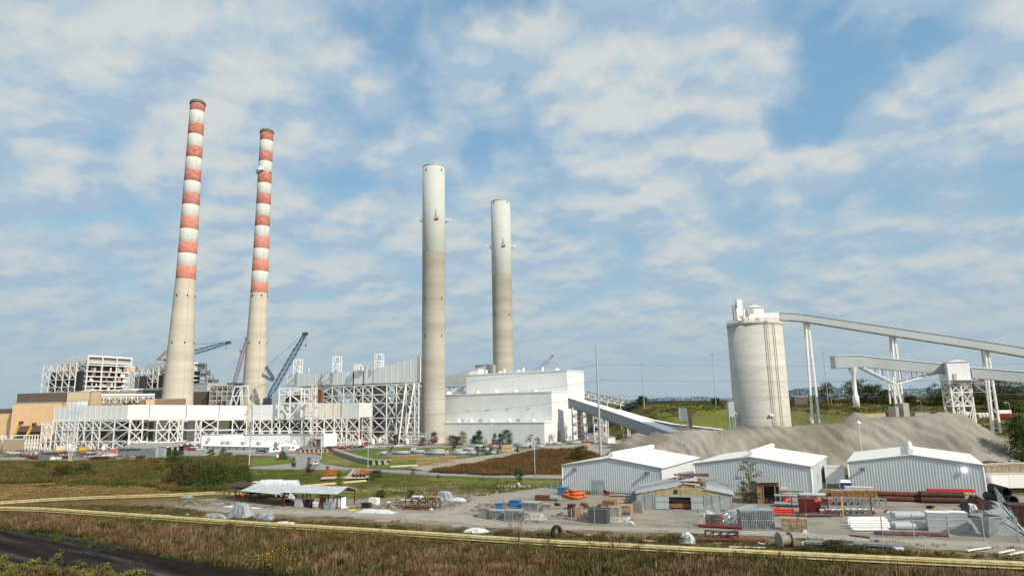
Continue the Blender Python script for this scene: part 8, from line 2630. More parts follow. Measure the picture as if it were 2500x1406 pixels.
for px, py, w, h, mt, lb in ((192, 1101, 3.6, 2.4, YEL, 'yellow container at the top edge of the scrap yard'), (269, 1108, 1.9, 2.6, ORANGE, 'bright orange cabinet beside the tin shed'), (136, 1099, 4.5, 2.6, TANL, 'tan container with open end by the duct frame foot'),
                             (92, 1122, 6.5, 2.2, TEAL, 'dark slate container at the scrap yard front edge')):
 p = gp(px, py)
 t = T('container', lb, 'container', tuple(p))
 t.part('body', MB().box((w / 2, 1.2, h / 2), (w, 2.4, h)), mt, local=True)
 m = MB()
 for k in range(int(w / .5)):
  m.box((.25 + k * .5, -.03, h / 2), (.1, .06, h - .2))
 t.part('ribs', m, mt, local=True)
# plant clutter at the feet of the frameworks
for i in range(30):
 px = rr.uniform(560, 1010) if i % 2 else rr.uniform(150, 480)
 Y = rr.uniform(408, 445)
 x, y = xy(px, Y)
 h = rr.uniform(1.5, 5)
 mt = rr.choice((WHITE, RUSTWH, GREY, RUSTWH, DARK2, WHITE2))
 t = T('plant_equipment', 'pale process vessel with pipe stub at the feet of the white framework', 'equipment', (x, y, 0), 'process vessels at the feet of the white frameworks')
 t.part('vessel', MB().lathe((0, 0, 0), [(0, 0), (h * .3, .1), (h * .35, .5), (h * .35, h * .8), (h * .2, h), (0, h)], 12), mt, local=True)
 t.part('pipe', MB().path([(0, 0, h * .9), (0, 0, h * 1.25), (h * .7, 0, h * 1.25), (h * .7, 0, 0)], .18, 6), WHITE2, local=True)
# pipe rack with pipes at the nearer plain chimney foot
a, b = gp(985, 1085), gp(1066, 1084)
t = T('pipe_rack', 'low pipe rack crowded with white pipes at the nearer plain chimney foot', 'pipe rack', tuple(a))
frame_face(t, a, b, [0, 2.2, 4.4, zat(a.x, a.y, 1058)], [i / 9 for i in range(10)], .35, GREY, lambda i, k: '..X'[k] if i % 3 == 0 else '.')
for k in range(7):
 z = (.9, 1.5, 2.5, 3.2, 4.7, 5.3, 5.0)[k]
 t.part('pipe', MB().tube((a.x, a.y + .4 + .3 * (k % 3), z), (b.x, b.y + .4 + .3 * (k % 3), z), .22 + .06 * (k % 2), 8), (WHITE, GALV, RUSTWH)[k % 3])
# loose things scattered over the yards
SC = []
for nm, lb, mt, fn in (('plank', 'loose brown plank lying on the yard gravel', WOODD, lambda m: m.bar((0, 0, .08), (2.6, .5, .1), .28, .1).bar((.2, .4, .1), (2.4, .2, .16), .25, .1)),
  ('pallet', 'weathered wooden pallet lying flat in the yard', WOODG, lambda m: pallet_mb(m, 0, 0, 0) or m),
  ('sheet_scrap', 'bent grey metal scrap lying in the yard', HG, lambda m: m.quad((0, 0, .05), (1.3, .2, .1), (1.2, 1.1, .5), (.1, .9, .1)).bar((0, 0, .1), (1.6, 1, .3), .1)),
  ('rusty_bar', 'short rusty bar lying in the yard', RUST, lambda m: m.tube((0, 0, .12), (3.2, .8, .12), .11, 8).tube((.4, .5, .12), (2.9, 1.0, .2), .09, 8)),
  ('block', 'dark block of scrap lying in the yard', DARK, lambda m: m.box((0, 0, .3), (1.0, .7, .6), .4).box((.6, .5, .2), (.6, .5, .4), .9)),
  ('rag', 'white plastic rag lying in the yard', TARPW, lambda m: m.add([(0, 0, .03), (.9, -.1, .05), (1.1, .7, .04), (.1, .8, .06), (.5, .35, .45)], [(0, 1, 4), (1, 2, 4), (2, 3, 4), (3, 0, 4)]))):
 SC.append(solo(nm, fn(MB()), mt, lb, nm.replace('_', ' '), lb, loc=(0, 0, 0), local=True))
rr = random.Random(21)
for i in range(128):
 if i % 8 < 4: px, py = rr.uniform(1170, 1550), rr.uniform(1226, 1272)
 elif i % 8 < 6: px, py = rr.uniform(1720, 2360), rr.uniform(1232, 1262)
 elif i % 8 < 7: px, py = rr.uniform(690, 1100), rr.uniform(1222, 1246)
 else: px, py = rr.uniform(1240, 2350), 1300 + rr.uniform(4, 10) + (rr.random() * 0)
 k = rr.choice((0, 0, 1, 1, 2, 3, 3, 4, 5))
 o = SC[k] if SC[k].get('used') is None and i > 6 else None
 if o is None:
  o = SC[k].copy(); COL.objects.link(o)
  if 'used' in o: del o['used']
 else:
  o['used'] = 1
 o.location = gp(px, py); o.rotation_euler = (0, 0, rr.uniform(0, 6.28))
for o in SC:
 if 'used' in o: del o['used']
# ================================================================== vegetation
rng = np.random.default_rng(11)
LEAF_G = tone_mat('leaf_green', [(.0, (.018, .03, .008)), (.45, (.05, .08, .02)), (.8, (.10, .13, .03)), (1, (.16, .17, .04))], .3, .25)
LEAF_D = tone_mat('leaf_dark_conifer', [(.0, (.008, .018, .01)), (.5, (.025, .06, .03)), (1, (.06, .12, .05))], .3, .2)
LEAF_Y = tone_mat('leaf_yellow_green', [(.0, (.05, .06, .012)), (.5, (.17, .18, .03)), (1, (.36, .30, .05))], .5, .2)
LEAF_R = tone_mat('leaf_maroon', [(.0, (.025, .012, .012)), (.5, (.09, .03, .025)), (1, (.20, .08, .05))], .5, .2)
LEAF_O = tone_mat('leaf_olive_brown', [(.0, (.022, .02, .008)), (.45, (.065, .06, .022)), (.8, (.11, .10, .035)), (1, (.16, .12, .05))], .25, .25)
LEAF_P = tone_mat('leaf_pear', [(.0, (.03, .04, .012)), (.5, (.10, .13, .03)), (.8, (.22, .20, .05)), (1, (.30, .14, .04))], .9, .3)
REEDM = tone_mat('dry_reeds', [(0, (.02, .018, .007)), (.3, (.075, .062, .02)), (.6, (.135, .085, .038)), (.85, (.26, .155, .10)), (1.0, (.40, .26, .175))], .13, .46, tint=(.045, .085, .008))
WEEDM = tone_mat('meadow_weeds', [(0, (.03, .03, .009)), (.35, (.065, .062, .018)), (.7, (.14, .10, .034)), (1.0, (.29, .19, .085))], .08, .5, tint=(.08, .13, .02))
GRASSM = tone_mat('green_grass', [(0, (.02, .03, .008)), (.5, (.095, .10, .026)), (1.0, (.21, .18, .06))], .08, .25)
def leaf_quads(C, size, rg, flat=0.0):
 """random oriented leaf faces about the points C"""
 n = len(C)
 a = rg.normal(size=(n, 3)); a /= np.linalg.norm(a, axis=1)[:, None]
 b = rg.normal(size=(n, 3)); b -= a * (a * b).sum(1)[:, None]; b /= np.linalg.norm(b, axis=1)[:, None]
 s = size * rg.uniform(.6, 1.4, (n, 1))
 V_ = np.stack([C - a * s, C + b * s * .55, C + a * s, C - b * s * .55], 1).reshape(-1, 3)
 return V_, np.arange(4 * n).reshape(n, 4)
def tree(name, label, cat, px, py, h, w, mat, n=500, ls=.22, shape='round', trunk=.25, group=None, gaps=1.0, seed=0, p=None):
 rg = np.random.default_rng(seed + abs(int(px * 7)))
 if gaps == 1.0: n, ls = int(n * 2.6), ls * .78
 p = p or gt(px, py)
 t = T(name, label, cat, tuple(p), group, 0)
 base = h * trunk
 k = max(6, int(n / 28))
 zz = rg.uniform(0, 1, k)
 if shape == 'cone': rad = (1 - zz) * .95 + .06
 elif shape == 'column': rad = .75 * np.ones(k) * np.sqrt(1 - (2 * zz - 1) ** 4)
 elif shape == 'bush': rad = np.sqrt(np.maximum(0, 1 - zz ** 2))
 else: rad = np.sqrt(np.maximum(.04, 1 - (1.75 * zz - .75) ** 2 * .95))
 ang = rg.uniform(0, 2 * np.pi, k); rr_ = np.sqrt(rg.uniform(.15, 1, k)) * rad * w / 2
 cc = np.stack([rr_ * np.cos(ang), rr_ * np.sin(ang), base + zz * (h - base)], 1)
 per = n // k
 sig = np.array([w * .11, w * .11, (h - base) * .055]) * gaps
 L_ = (cc[:, None, :] + rg.normal(size=(k, per, 3)) * sig).reshape(-1, 3)
 L_[:, 2] = np.maximum(L_[:, 2], .05)
 V_, Fc = leaf_quads(L_, ls, rg)
 tone = np.repeat(rg.uniform(.1, .9, k), per) * .6 + rg.uniform(0, .4, k * per)
 o = bpy.data.objects.new('crown', npmesh('crown', V_, Fc, [mat], tone)); COL.objects.link(o); o.parent = t.o
 m = MB().tube((0, 0, 0), (0, 0, base + (h - base) * .7), max(.04, h * .018), 6, .02)
 if shape != 'bush' or h > 4:
  for i in range(min(9, k)):
   q = cc[i]
   m.tube((0, 0, max(.1, q[2] * .55)), tuple(q), max(.02, h * .007), 4, .012)
 t.part('trunk', m, BARK, local=True)
 return t
tree('maroon_shrub', 'rounded maroon shrub at the nearer plain chimney foot', 'shrub', 1034, 1087, 4.2, 6, LEAF_R, 420, .3, 'bush', .05)
tree('maple_tree', 'dark red leaved tree beside the corner of the lowest white tier', 'tree', 1061, 1086, 7.5, 5.5, LEAF_R, 500, .3, 'round', .15)
tree('mixed_shrub', 'dark green and maroon shrub mass before the lowest white tier', 'shrub', 1104, 1087, 5.4, 9, LEAF_R, 700, .3, 'bush', .05)
tree('mixed_shrub', 'smaller olive shrub joined to the maroon shrub mass', 'shrub', 1117, 1087, 5.0, 6, LEAF_O, 420, .3, 'bush', .05)
tree('poplar_tree', 'yellow green tree standing against the lowest white tier', 'tree', 1130, 1087, 7.8, 4.6, LEAF_Y, 520, .28, 'round', .12)
tree('conifer_tree', 'broad dark conifer before the lowest white tier beside the red pickup', 'tree', 1170, 1087.5, 8.4, 6.8, LEAF_D, 900, .3, 'cone', .06)
tree('conifer_tree', 'small green conifer beside the broad dark one', 'tree', 1158, 1087, 5.4, 5, LEAF_D, 420, .28, 'cone', .06)
tree('conifer_tree', 'slim conifer behind the red pickup', 'tree', 1208, 1087, 6.4, 4.2, LEAF_D, 480, .28, 'cone', .08)
tree('conifer_tree', 'medium conifer between slim one and the rounded one', 'tree', 1221, 1087, 6.8, 4.6, LEAF_D, 480, .28, 'cone', .08)
tree('rounded_conifer', 'large rounded dark conifer nearest the wooden pipe covers', 'tree', 1238, 1087, 8.6, 6.8, LEAF_D, 950, .3, 'round', .08)
tree('young_tree', 'thin pale young tree before the lowest white tier', 'tree', 1296, 1085, 5.6, 3.6, LEAF_O, 160, .22, 'round', .2)
tree('young_tree', 'young maroon tree next to the orange footed lamp post', 'tree', 1312, 1087, 4.6, 3.2, LEAF_R, 240, .22, 'round', .2)
tree('young_tree', 'young yellow green tree at the sunlit building corner', 'tree', 1348, 1082, 6.0, 3.4, LEAF_Y, 170, .24, 'round', .25)
tree('young_tree', 'reddish sapling below the braced support tower', 'tree', 1393, 1080, 4.6, 4, LEAF_R, 130, .2, 'round', .2)
tree('young_tree', 'pale sapling in front of the service building doorway', 'tree', 758, 1092, 4.8, 3.2, LEAF_O, 130, .22, 'round', .2)
tree('cypress_shrub', 'rounded dark green shrub in front of the framework legs', 'shrub', 967, 1086, 6.0, 3.8, LEAF_G, 500, .26, 'round', .05)
tree('low_shrub', 'low yellowish shrub between frame legs and cars', 'shrub', 935, 1086, 4.0, 3.8, LEAF_Y, 260, .26, 'bush', .05)
tree('young_tree', 'olive sapling on the bank above the large pipes', 'tree', 953, 1104, 4.4, 3, LEAF_O, 200, .22)
tree('young_tree', 'dark sapling on the bank before the first large pipes', 'tree', 1107, 1106, 4.2, 3, LEAF_G, 200, .22)
for i, (px, h) in enumerate(((1165, 4.4), (1182, 4.6), (1199, 4.4), (1218, 5.4), (1264, 3.6))):
 tree('young_tree', ['bushy sapling among the pipes, first of five', 'bushy sapling among the pipes, second of five', 'bushy sapling among the pipes, third of five', 'tallest bushy sapling among the pipes', 'shortest sapling at the end of the pipes'][i], 'tree', px, 1112 - i, h, 2.2, LEAF_O, 220, .2)
tree('young_tree', 'slim sapling at the walkway bend', 'tree', 806, 1107, 3.4, 2.2, LEAF_G, 180, .2)
tree('young_tree', 'slim leafy sapling on the road edge before the lawn', 'tree', 716, 1149, 4.8, 2.0, LEAF_O, 300, .18, 'column', .3)
tree('young_tree', 'tall slim sapling beside the white pickup', 'tree', 753, 1146, 4.6, 1.8, LEAF_O, 240, .18, 'column', .2)
tree('teardrop_tree', 'dark maroon teardrop shaped sapling on the upper lawn', 'tree', 757, 1160, 3.8, 2.8, LEAF_R, 420, .18, 'round', .25)
tree('teardrop_tree', 'small dark sapling on the upper lawn', 'tree', 800, 1153, 2.1, 1.5, LEAF_R, 200, .15, 'round', .3)
tree('young_tree', 'bright yellow green tree behind the second carport', 'tree', 830, 1190, 4.8, 2.9, LEAF_Y, 800, .17, 'column', .08)
tree('young_tree', 'brownish round tree by the guardrail', 'tree', 918, 1172, 3.0, 4.2, LEAF_O, 500, .2, 'round', .15)
tree('young_tree', 'reddish sapling behind the guardrail', 'tree', 1010, 1166, 2.9, 2.2, LEAF_R, 130, .15, 'round', .3)
tree('young_tree', 'bare brown sapling in front of the guardrail', 'tree', 1072, 1176, 2.4, 1.4, LEAF_O, 90, .12, 'round', .3)
tree('low_shrub', 'tiny yellow bush on the wide lawn', 'shrub', 945, 1188, 1.6, 1.6, LEAF_Y, 160, .14, 'bush', .05)
tree('young_tree', 'leafy young tree on the ditch bank by the rubble culvert', 'tree', 1266, 1178, 4.4, 2.8, LEAF_G, 620, .17, 'round', .18)
tree('rounded_bush', 'round dark green bush on the gravel edge', 'shrub', 931, 1215, 2.0, 3.0, LEAF_G, 520, .16, 'bush', .0)
tree('rounded_bush', 'round dark green bush behind the white plastic heap', 'shrub', 1003, 1217, 2.0, 2.4, LEAF_G, 420, .16, 'bush', .0)
tree('rounded_bush', 'low green bush behind the carport post', 'shrub', 790, 1212, 1.6, 4.0, LEAF_O, 420, .16, 'bush', .0)
tree('pear_tree', 'sparse sapling with drooping leaves between workshop and small brown shed', 'tree', 1834, 1228, 9.2, 5.6, LEAF_P, 950, .2, 'round', .10, gaps=.62)
tree('low_shrub', 'leafy tangle at the foot of the sparse sapling', 'shrub', 1829, 1229, 4.2, 3.0, LEAF_O, 420, .18, 'round', .05)
tree('young_tree', 'thin sapling rising behind the wrecked workshop roof', 'tree', 1616, 1203, 4.6, 4.2, LEAF_P, 140, .16, 'round', .5)
tree('dark_oak', 'big dark tree cut off by the picture edge beside the stone pile', 'tree', 2506, 1136, 15.5, 9, LEAF_G, 2600, .34, 'column', .05)
tree('brush_clump', 'olive brush clump below the four wooden reel ends', 'shrub', 1420, 1128, 6.0, 8, LEAF_O, 900, .3, 'bush', .0)
tree('brush_clump', 'yellowish brush clump on the red brown bank', 'shrub', 1400, 1126, 4.0, 6, LEAF_Y, 420, .26, 'bush', .0)
tree('rounded_bush', 'green weeds behind the third white shed corner', 'shrub', 2425, 1146, 2.4, 9, LEAF_O, 500, .25, 'bush', .0)
# dark bush thicket by the pale steel pole
TH = [(425, 1146, 7.5, 7, 'willow_bush', 'tall yellowish green bush at the thicket edge', LEAF_G), (378, 1152, 4.5, 6, 'golden_bush', 'golden orange bush beside the thicket', tone_mat('leaf_golden', [(0, (.05, .035, .01)), (.6, (.16, .11, .02)), (1, (.28, .18, .03))], .4, .2)),
      (440, 1185, 7.5, 9, 'willow_bush', 'big olive bush in the thicket, first from the golden bush', LEAF_O), (478, 1190, 7.2, 10, 'willow_bush', 'big olive bush in the middle of the thicket', LEAF_O), (520, 1192, 7.4, 10, 'willow_bush', 'broad dark bush near the carport side of the thicket', LEAF_G),
      (560, 1188, 6.5, 8, 'willow_bush', 'dark green bush before the pale steel pole', LEAF_G), (592, 1180, 5.4, 6, 'willow_bush', 'last dark green bush under the pale steel pole', LEAF_G), (495, 1160, 5.5, 9, 'willow_bush', 'olive bush at the back of the thicket', LEAF_O),
      (455, 1160, 6.0, 8, 'willow_bush', 'olive green bush behind the golden bush', LEAF_G), (224, 1166, 2.6, 3.2, 'rounded_bush', 'single dark round bush in the meadow', LEAF_G), (150, 1168, 4.5, 9, 'willow_bush', 'low wide olive bush in the meadow hollow', LEAF_O),
      (205, 1158, 4.2, 6, 'willow_bush', 'mid sized olive bush behind the single round bush', LEAF_O), (100, 1146, 3.5, 6, 'willow_bush', 'green bush on the meadow strip below the scrap yard', LEAF_G), (545, 1114, 3.6, 4.5, 'rounded_bush', 'dark bush by the road before the low office', LEAF_G),
      (515, 1112, 3.0, 4, 'rounded_bush', 'small green bush by the road before the low office', LEAF_G), (560, 1117, 2.6, 4, 'rounded_bush', 'third small bush by the road before the low office', LEAF_O), (690, 1121, 3.6, 4, 'rounded_bush', 'brown bush beside the small red barrel', LEAF_O)]
for (px, py, h, w, nm, lb, mt) in TH:
 tree(nm, lb, 'shrub', px, py, h, w, mt, int(260 * h * w / 12) + 250, .26 if h > 4 else .2, 'bush', .0)
# trees on the far bank
for i, (px, py, h, w) in enumerate(((2022, 984, 14, 10), (2085, 984, 15, 12), (2105, 984, 17, 13), (2125, 985, 12, 12), (2145, 985, 13, 12), (2165, 986, 9, 10), (2225, 992, 7, 8), (2290, 990, 14, 13), (2310, 990, 12, 12), (1568, 990, 7, 9), (1748, 989, 5, 6),
  (2400, 978, 15, 20), (2430, 974, 14, 20), (2460, 975, 15, 20), (2495, 975, 16, 20), (2380, 985, 13, 16), (2420, 988, 11, 16), (2455, 990, 11, 16), (2490, 995, 12, 16), (2440, 1003, 7, 14), (2480, 1006, 7, 14))):
 tree('bank_tree', ['dense round tree on the bank just past the silo trestle', 'broad tree on the bank behind the conveyor chute', 'tallest tree on the bank behind the conveyor chute', 'tree on the bank between chute and concrete piers', 'thinner tree on the bank near the concrete piers', 'low tree on the bank at the concrete piers',
  'small bush on the bank below the distant mast', 'broad dark tree on the bank before the transfer tower', 'dark tree on the bank touching the transfer tower', 'low tree at the coal pile end below the flood mast', 'small tree at the foot of the flood mast near the silo'][i] if i < 11 else 'dark green tree in the wooded bank behind the last trestle leg', 'tree', px, py, h, w, LEAF_G if i % 3 else LEAF_O, 520, .62, 'round', .05, group=None if i < 11 else 'trees of the wooded bank')
def blades(name, polys, density, hmin, hmax, wid, mat, per=12, plume=0.0, seed=0, spread=.35, kind_label=None, tmin=0.0, hole=None):
 rg = np.random.default_rng(seed)
 out_V, out_T = [], []
 for poly in polys:
  P = gpoly(poly)
  xs = [p[0] for p in P]; ys = [p[1] for p in P]
  x0, x1, y0, y1 = min(xs), max(xs), min(ys), max(ys)
  n = int((x1 - x0) * (y1 - y0) * density)
  X = rg.uniform(x0, x1, n); Y = rg.uniform(y0, y1, n)
  c = np.zeros(n, bool); j = len(P) - 1
  for i in range(len(P)):
   xi, yi = P[i]; xj, yj = P[j]
   cond = ((yi > Y) != (yj > Y)) & (X < (xj - xi) * (Y - yi) / (yj - yi + 1e-9) + xi)
   c ^= cond; j = i
  # only what the picture can see, with a margin
  c &= np.abs(X / np.maximum(Y, 1)) < .95
  X, Y = X[c], Y[c]
  patch = np.array([.6 * fb(x, y, .05, 3, seed) + .55 * fb(x, y, .45, 2, seed + 7) for x, y in zip(X, Y)])
  keep = rg.uniform(0, 1, len(X)) < np.clip(.62 + patch * 1.2, .06, 1)
  X, Y, patch = X[keep], Y[keep], patch[keep]
  m = len(X)
  Hh = (hmin + (hmax - hmin) * np.clip(.5 + patch + rg.normal(0, .18, m), 0, 1))
  bx = (X[:, None] + rg.normal(0, spread, (m, per))).ravel(); by = (Y[:, None] + rg.normal(0, spread, (m, per))).ravel()
  hh = np.repeat(Hh, per) * rg.uniform(.55, 1.1, m * per)
  th = rg.uniform(0, np.pi, m * per); w2 = wid * rg.uniform(.6, 1.4, m * per) / 2
  lx, ly = rg.normal(0, .22, m * per) * hh + .10 * hh, rg.normal(0, .22, m * per) * hh
  z0 = np.array([hterr(float(a), float(b)) for a, b in zip(X, Y)]).repeat(per) if X.max(initial=0) > 60 and Y.max(initial=0) > 330 else np.zeros(m * per)
  dx, dy = np.cos(th) * w2, np.sin(th) * w2
  Q = np.stack([np.stack([bx - dx * .6, by - dy * .6, z0], 1), np.stack([bx + dx * .6, by + dy * .6, z0], 1),
                      np.stack([bx + lx * .7 + dx, by + ly * .7 + dy, z0 + hh * .72], 1), np.stack([bx + lx * 1.1, by + ly * 1.1, z0 + hh], 1), np.stack([bx + lx * .7 - dx, by + ly * .7 - dy, z0 + hh * .72], 1)], 1)
  cl = np.repeat(rg.uniform(-.22, .22, m), per) + rg.uniform(-.12, .12, m * per)
  tn = np.stack([.02 + 0 * cl, .02 + 0 * cl, .55 + cl, .82 + cl, .55 + cl], 1)
  out_V.append(Q.reshape(-1, 3)); out_T.append(np.clip(tn, 0, 1).ravel())
 V_ = np.concatenate(out_V); T_ = np.concatenate(out_T)
 Fc = np.arange(len(V_)).reshape(-1, 5)
 o = bpy.data.objects.new(name, npmesh(name, V_, Fc, [mat], T_)); COL.objects.link(o)
 o['kind'] = 'stuff'
 if kind_label: o['label'] = kind_label
 return o
blades('reeds', [[(-500, 1262), (0, 1268), (400, 1296), (640, 1314), (900, 1334), (1300, 1362), (1700, 1386), (2100, 1408), (2900, 1446), (3300, 1640), (1000, 1640), (900, 1450), (760, 1416), (640, 1402), (560, 1388), (420, 1366), (320, 1342), (200, 1315), (110, 1302), (0, 1294), (-500, 1255)]],
       5.0, .5, 1.9, .10, REEDM, 13, seed=1, kind_label='tall dry reddish brown reeds along the coal road')
blades('tall_reeds', [[(-500, 1262), (0, 1270), (400, 1298), (640, 1318), (900, 1338), (1300, 1366), (1700, 1390), (2100, 1412), (2900, 1450), (3300, 1640), (1000, 1640), (900, 1450), (760, 1420), (640, 1406), (420, 1368), (200, 1318), (0, 1298), (-500, 1262)]],
       .35, 1.4, 2.7, .07, tone_mat('plumes', [(0, (.05, .04, .015)), (.5, (.16, .11, .05)), (.8, (.36, .24, .16)), (1, (.50, .38, .28))], .2, .2), 7, seed=21, spread=.16, kind_label='taller plumed reeds standing out of the reed bed')
blades('green_clumps', [[(-300, 1280), (640, 1325), (1300, 1372), (2300, 1424), (2900, 1500), (2500, 1640), (1000, 1640), (900, 1460), (640, 1410), (420, 1370), (0, 1300)], [(-200, 1130), (330, 1130), (600, 1120), (600, 1196), (-200, 1184)]],
       .22, .5, 1.4, .12, tone_mat('clump_green', [(0, (.015, .022, .004)), (.5, (.05, .085, .012)), (1, (.12, .16, .03))], .15, .3), 26, seed=22, spread=.55, kind_label='green weed clumps among the reeds')
blades('meadow_weeds', [[(-500, 1252), (0, 1252), (640, 1292), (1300, 1336), (2100, 1378), (2900, 1412), (2900, 1446), (2100, 1408), (1300, 1362), (640, 1314), (0, 1268), (-500, 1262)]],
       3.8, .25, 1.15, .08, WEEDM, 12, seed=2, kind_label='short dark weeds in front of the long yellow pipe bundle')
blades('verge_weeds', [[(-300, 1240), (0, 1238), (400, 1262), (640, 1280), (1300, 1325), (2100, 1367), (2700, 1394), (2700, 1368), (2300, 1352), (2050, 1336), (1700, 1318), (1500, 1312), (1250, 1302), (1050, 1290), (800, 1275), (560, 1262), (420, 1240), (-300, 1228)]],
       3.0, .15, .95, .08, WEEDM, 11, seed=3, kind_label='patchy weeds between gravel yard and yellow pipe bundle')
blades('meadow_brush', [[(-200, 1128), (150, 1129), (330, 1127), (440, 1118), (610, 1116), (600, 1160), (560, 1196), (420, 1200), (330, 1184), (150, 1178), (-200, 1186)]],
       2.4, .3, 1.9, .12, WEEDM, 12, seed=4, spread=.5, kind_label='olive and rust coloured brush of the meadow below the scrap yard')
blades('bank_brush', [[(1045, 1153), (1165, 1134), (1225, 1121), (1320, 1101), (1400, 1097), (1440, 1104), (1480, 1122), (1378, 1142), (1376, 1158), (1200, 1161)]],
       3.4, .5, 1.8, .12, tone_mat('red_brush', [(0, (.03, .018, .007)), (.4, (.09, .055, .02)), (.75, (.19, .10, .045)), (1, (.28, .17, .07))], .07, .3, tint=(.10, .10, .03)), 10, seed=5, spread=.5, kind_label='red brown brush covering the triangular bank beside the service road')
blades('coal_road_weeds', [[(-300, 1392), (60, 1388), (200, 1396), (330, 1412), (420, 1440), (-300, 1600)]], 2.2, .3, 1.3, .09, REEDM, 11, seed=14, kind_label='weeds at the bottom corner beside the coal road')
blades('lawn_grass', [[(600, 1147), (860, 1152), (1100, 1165), (1378, 1173), (1378, 1186), (1160, 1206), (880, 1214), (600, 1212), (560, 1200), (600, 1180)]],
       1.6, .06, .28, .14, GRASSM, 8, seed=6, spread=.5, kind_label='mown grass of the wide lawn')
blades('dry_field_stubble', [[(-200, 1190), (150, 1181), (330, 1187), (440, 1200), (400, 1210), (100, 1219), (-200, 1234)]], 1.2, .1, .6, .14, tone_mat('straw', [(0, (.06, .04, .015)), (.5, (.18, .12, .045)), (1, (.34, .25, .11))], .06, .35), 9, seed=7, spread=.5, kind_label='tan stubble of the dry field above the short yellow pipe')
blades('hill_grass', [[(1486, 1075), (1520, 1040), (1600, 1003), (1780, 1002), (1780, 1062)], [(1925, 1060), (1925, 1000), (2520, 1000), (2520, 1075), (2380, 1065)]], .22, .3, 1.3, .5, WEEDM, 10, seed=8, spread=1.2, kind_label='rough grass on the bank beyond the silo')
blades('yard_weeds', [[(420, 1230), (470, 1220), (700, 1219), (900, 1218), (1150, 1214), (1155, 1222), (1100, 1245), (900, 1244), (560, 1238), (440, 1236)], [(600, 1258), (800, 1262), (1000, 1272), (1200, 1288), (1160, 1292), (900, 1270), (600, 1264)],
  [(1165, 1262), (1300, 1280), (1390, 1283), (1300, 1276), (1200, 1268)], [(1990, 1200), (2078, 1200), (2080, 1214), (1988, 1214)], [(1600, 1300), (2440, 1342), (2700, 1350), (2700, 1340), (2300, 1330), (1900, 1308), (1600, 1296)]],
       .8, .08, .45, .09, WEEDM, 9, seed=12, kind_label='thin weeds creeping over the gravel yard')
# yellow wild flowers
Fl = []
rg = np.random.default_rng(5)
for (px, py, n, s) in ((655, 1376, 90, 1.6), (700, 1362, 50, 2.4), (105, 1274, 40, 1.6), (715, 1392, 26, 1.2), (2485, 1396, 30, 1.5), (1110, 1396, 8, .8), (635, 1390, 30, 1.4), (90, 1292, 30, 1.3)):
 p = gp(px, py)
 Fl.append(np.stack([rg.normal(p.x, s, n), rg.normal(p.y, s * .7, n), rg.uniform(.9, 1.6, n)], 1))
V_, Fc = leaf_quads(np.concatenate(Fl), .085, rg)
o = bpy.data.objects.new('wild_flowers', npmesh('wild_flowers', V_, Fc, [M('flower_yellow', (.75, .48, .02), .6, .1, 2)])); COL.objects.link(o); tagp(o, 'scattered yellow wild flowers in the reeds', kind='stuff')
# tall thin saplings among the reeds
for i, (px, py, h, w) in enumerate(((1268, 1400, 8.2, 3.2), (1345, 1392, 6.5, 3.6), (1500, 1390, 6.2, 3.0), (1470, 1380, 4.2, 3.4), (1560, 1378, 4.6, 2.4), (135, 1415, 3.6, 2.6), (190, 1425, 3.0, 2.2), (20, 1425, 2.4, 4), (250, 1428, 2.6, 4), (75, 1420, 2.8, 5), (320, 1432, 2.2, 4), (-10, 1405, 2.6, 4))):
 tree('reed_sapling', ['tallest wispy sapling standing in the reeds', 'wispy sapling with wide crown in the reeds before the big tyre', 'wispy sapling in the reeds before the yard gate', 'low wispy sapling in the reeds', 'wispy sapling in the reeds beside the yard gate', 'yellow green bush in the coal road corner', 'smaller yellow green bush beside the coal road', 'low green bush at the picture corner', 'green bush at the far end of the corner bushes', 'broad green bush between the corner bushes', 'last low bush on the coal road edge', 'green bush cut by the picture edge'][i],
         'sapling', px, py, h, w, LEAF_O if i < 5 else LEAF_Y, 240 if i < 5 else 500, .10, 'round' if i < 5 else 'bush', .35 if i < 5 else .05, gaps=.8, seed=i)
for i, (px, py, w) in enumerate(((2065, 1350, 5.5), (2030, 1346, 3), (1640, 1330, 6), (1240, 1318, 5), (560, 1302, 5), (2100, 1352, 4), (1975, 1350, 4))):
 tree('weed_clump', ['big dark weed clump over the grey conduits', 'smaller weed clump at the conduit end', 'weed clump below the white tarp mound', 'weed clump between tyre and black scrap', 'weed clump by the yellow bundle below the tented plastic', 'third weed clump over the grey conduits', 'weed clump beside the dark cable spool'][i], 'weeds', px, py, 1.7 - .1 * i, w, LEAF_O, 700, .12, 'bush', 0, seed=i)
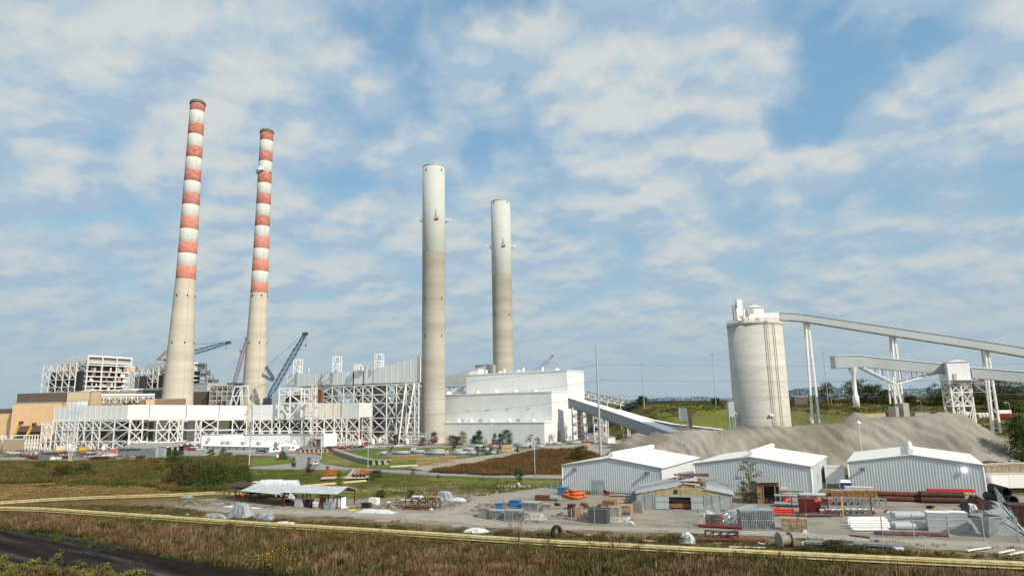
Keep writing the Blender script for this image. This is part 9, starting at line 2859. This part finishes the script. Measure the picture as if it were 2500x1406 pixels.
# distant woods along the hills, aerial haze mixed into their leaf colours
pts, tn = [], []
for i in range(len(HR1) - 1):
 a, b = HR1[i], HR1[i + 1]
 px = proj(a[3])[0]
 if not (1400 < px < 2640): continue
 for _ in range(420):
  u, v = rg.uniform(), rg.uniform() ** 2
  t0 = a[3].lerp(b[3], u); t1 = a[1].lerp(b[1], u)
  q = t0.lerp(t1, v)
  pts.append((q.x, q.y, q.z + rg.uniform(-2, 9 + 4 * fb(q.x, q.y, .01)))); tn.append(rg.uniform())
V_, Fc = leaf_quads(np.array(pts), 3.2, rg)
o = bpy.data.objects.new('distant_woods', npmesh('distant_woods', V_, Fc, [tone_mat('hazy_woods', [(0, (.22, .29, .34)), (.6, (.24, .31, .35)), (.9, (.26, .32, .34)), (1, (.30, .32, .32))], .01, .25)], np.array(tn))); COL.objects.link(o); tagp(o, 'blue haze-tinted wooded hills on the horizon', kind='stuff')
# rubble around the culvert
rp_ = []
p = gp(1262, 1190)
t = T('culvert', 'rubble lined concrete culvert pipe in the ditch bank', 'culvert', tuple(p))
t.part('pipe', MB().hollow((p.x, p.y, .6), (p.x + .5, p.y + 2.0, .7), .6, .12, 16), CONC)
m = MB()
for k in range(45):
 q = (p.x + rnd.gauss(0, 2.2), p.y + rnd.gauss(.5, 1.4), rnd.uniform(.05, .6)); s = rnd.uniform(.15, .4)
 m.obox(q, (s, s * rnd.uniform(-.5, .5), 0), (-s * .3, s, s * .2), (0, .1, s * .8))
t.part('rubble', m, M('pale_rubble', (.36, .33, .28), .8, .4, 3))
for i, (px, py, n) in enumerate(((930, 1196, 25), (1190, 1206, 30), (1150, 1212, 20), (1330, 1197, 12))):
 p = gp(px, py); m = MB()
 for k in range(n):
  q = (p.x + rnd.gauss(0, 6), p.y + rnd.gauss(0, 2.0), .05); s = rnd.uniform(.15, .45)
  m.obox(q, (s, s * rnd.uniform(-.5, .5), 0), (-s * .3, s, s * .2), (0, .1, s * .6))
 solo('rubble', m, M('pale_rubble', (.48, .45, .4)), ['pale rubble scattered on the lawn edge', 'pale rubble scattered by the crate yard fence', 'pale rubble by the gravel loop', 'pale rubble under the fence top end'][i], kind='stuff')
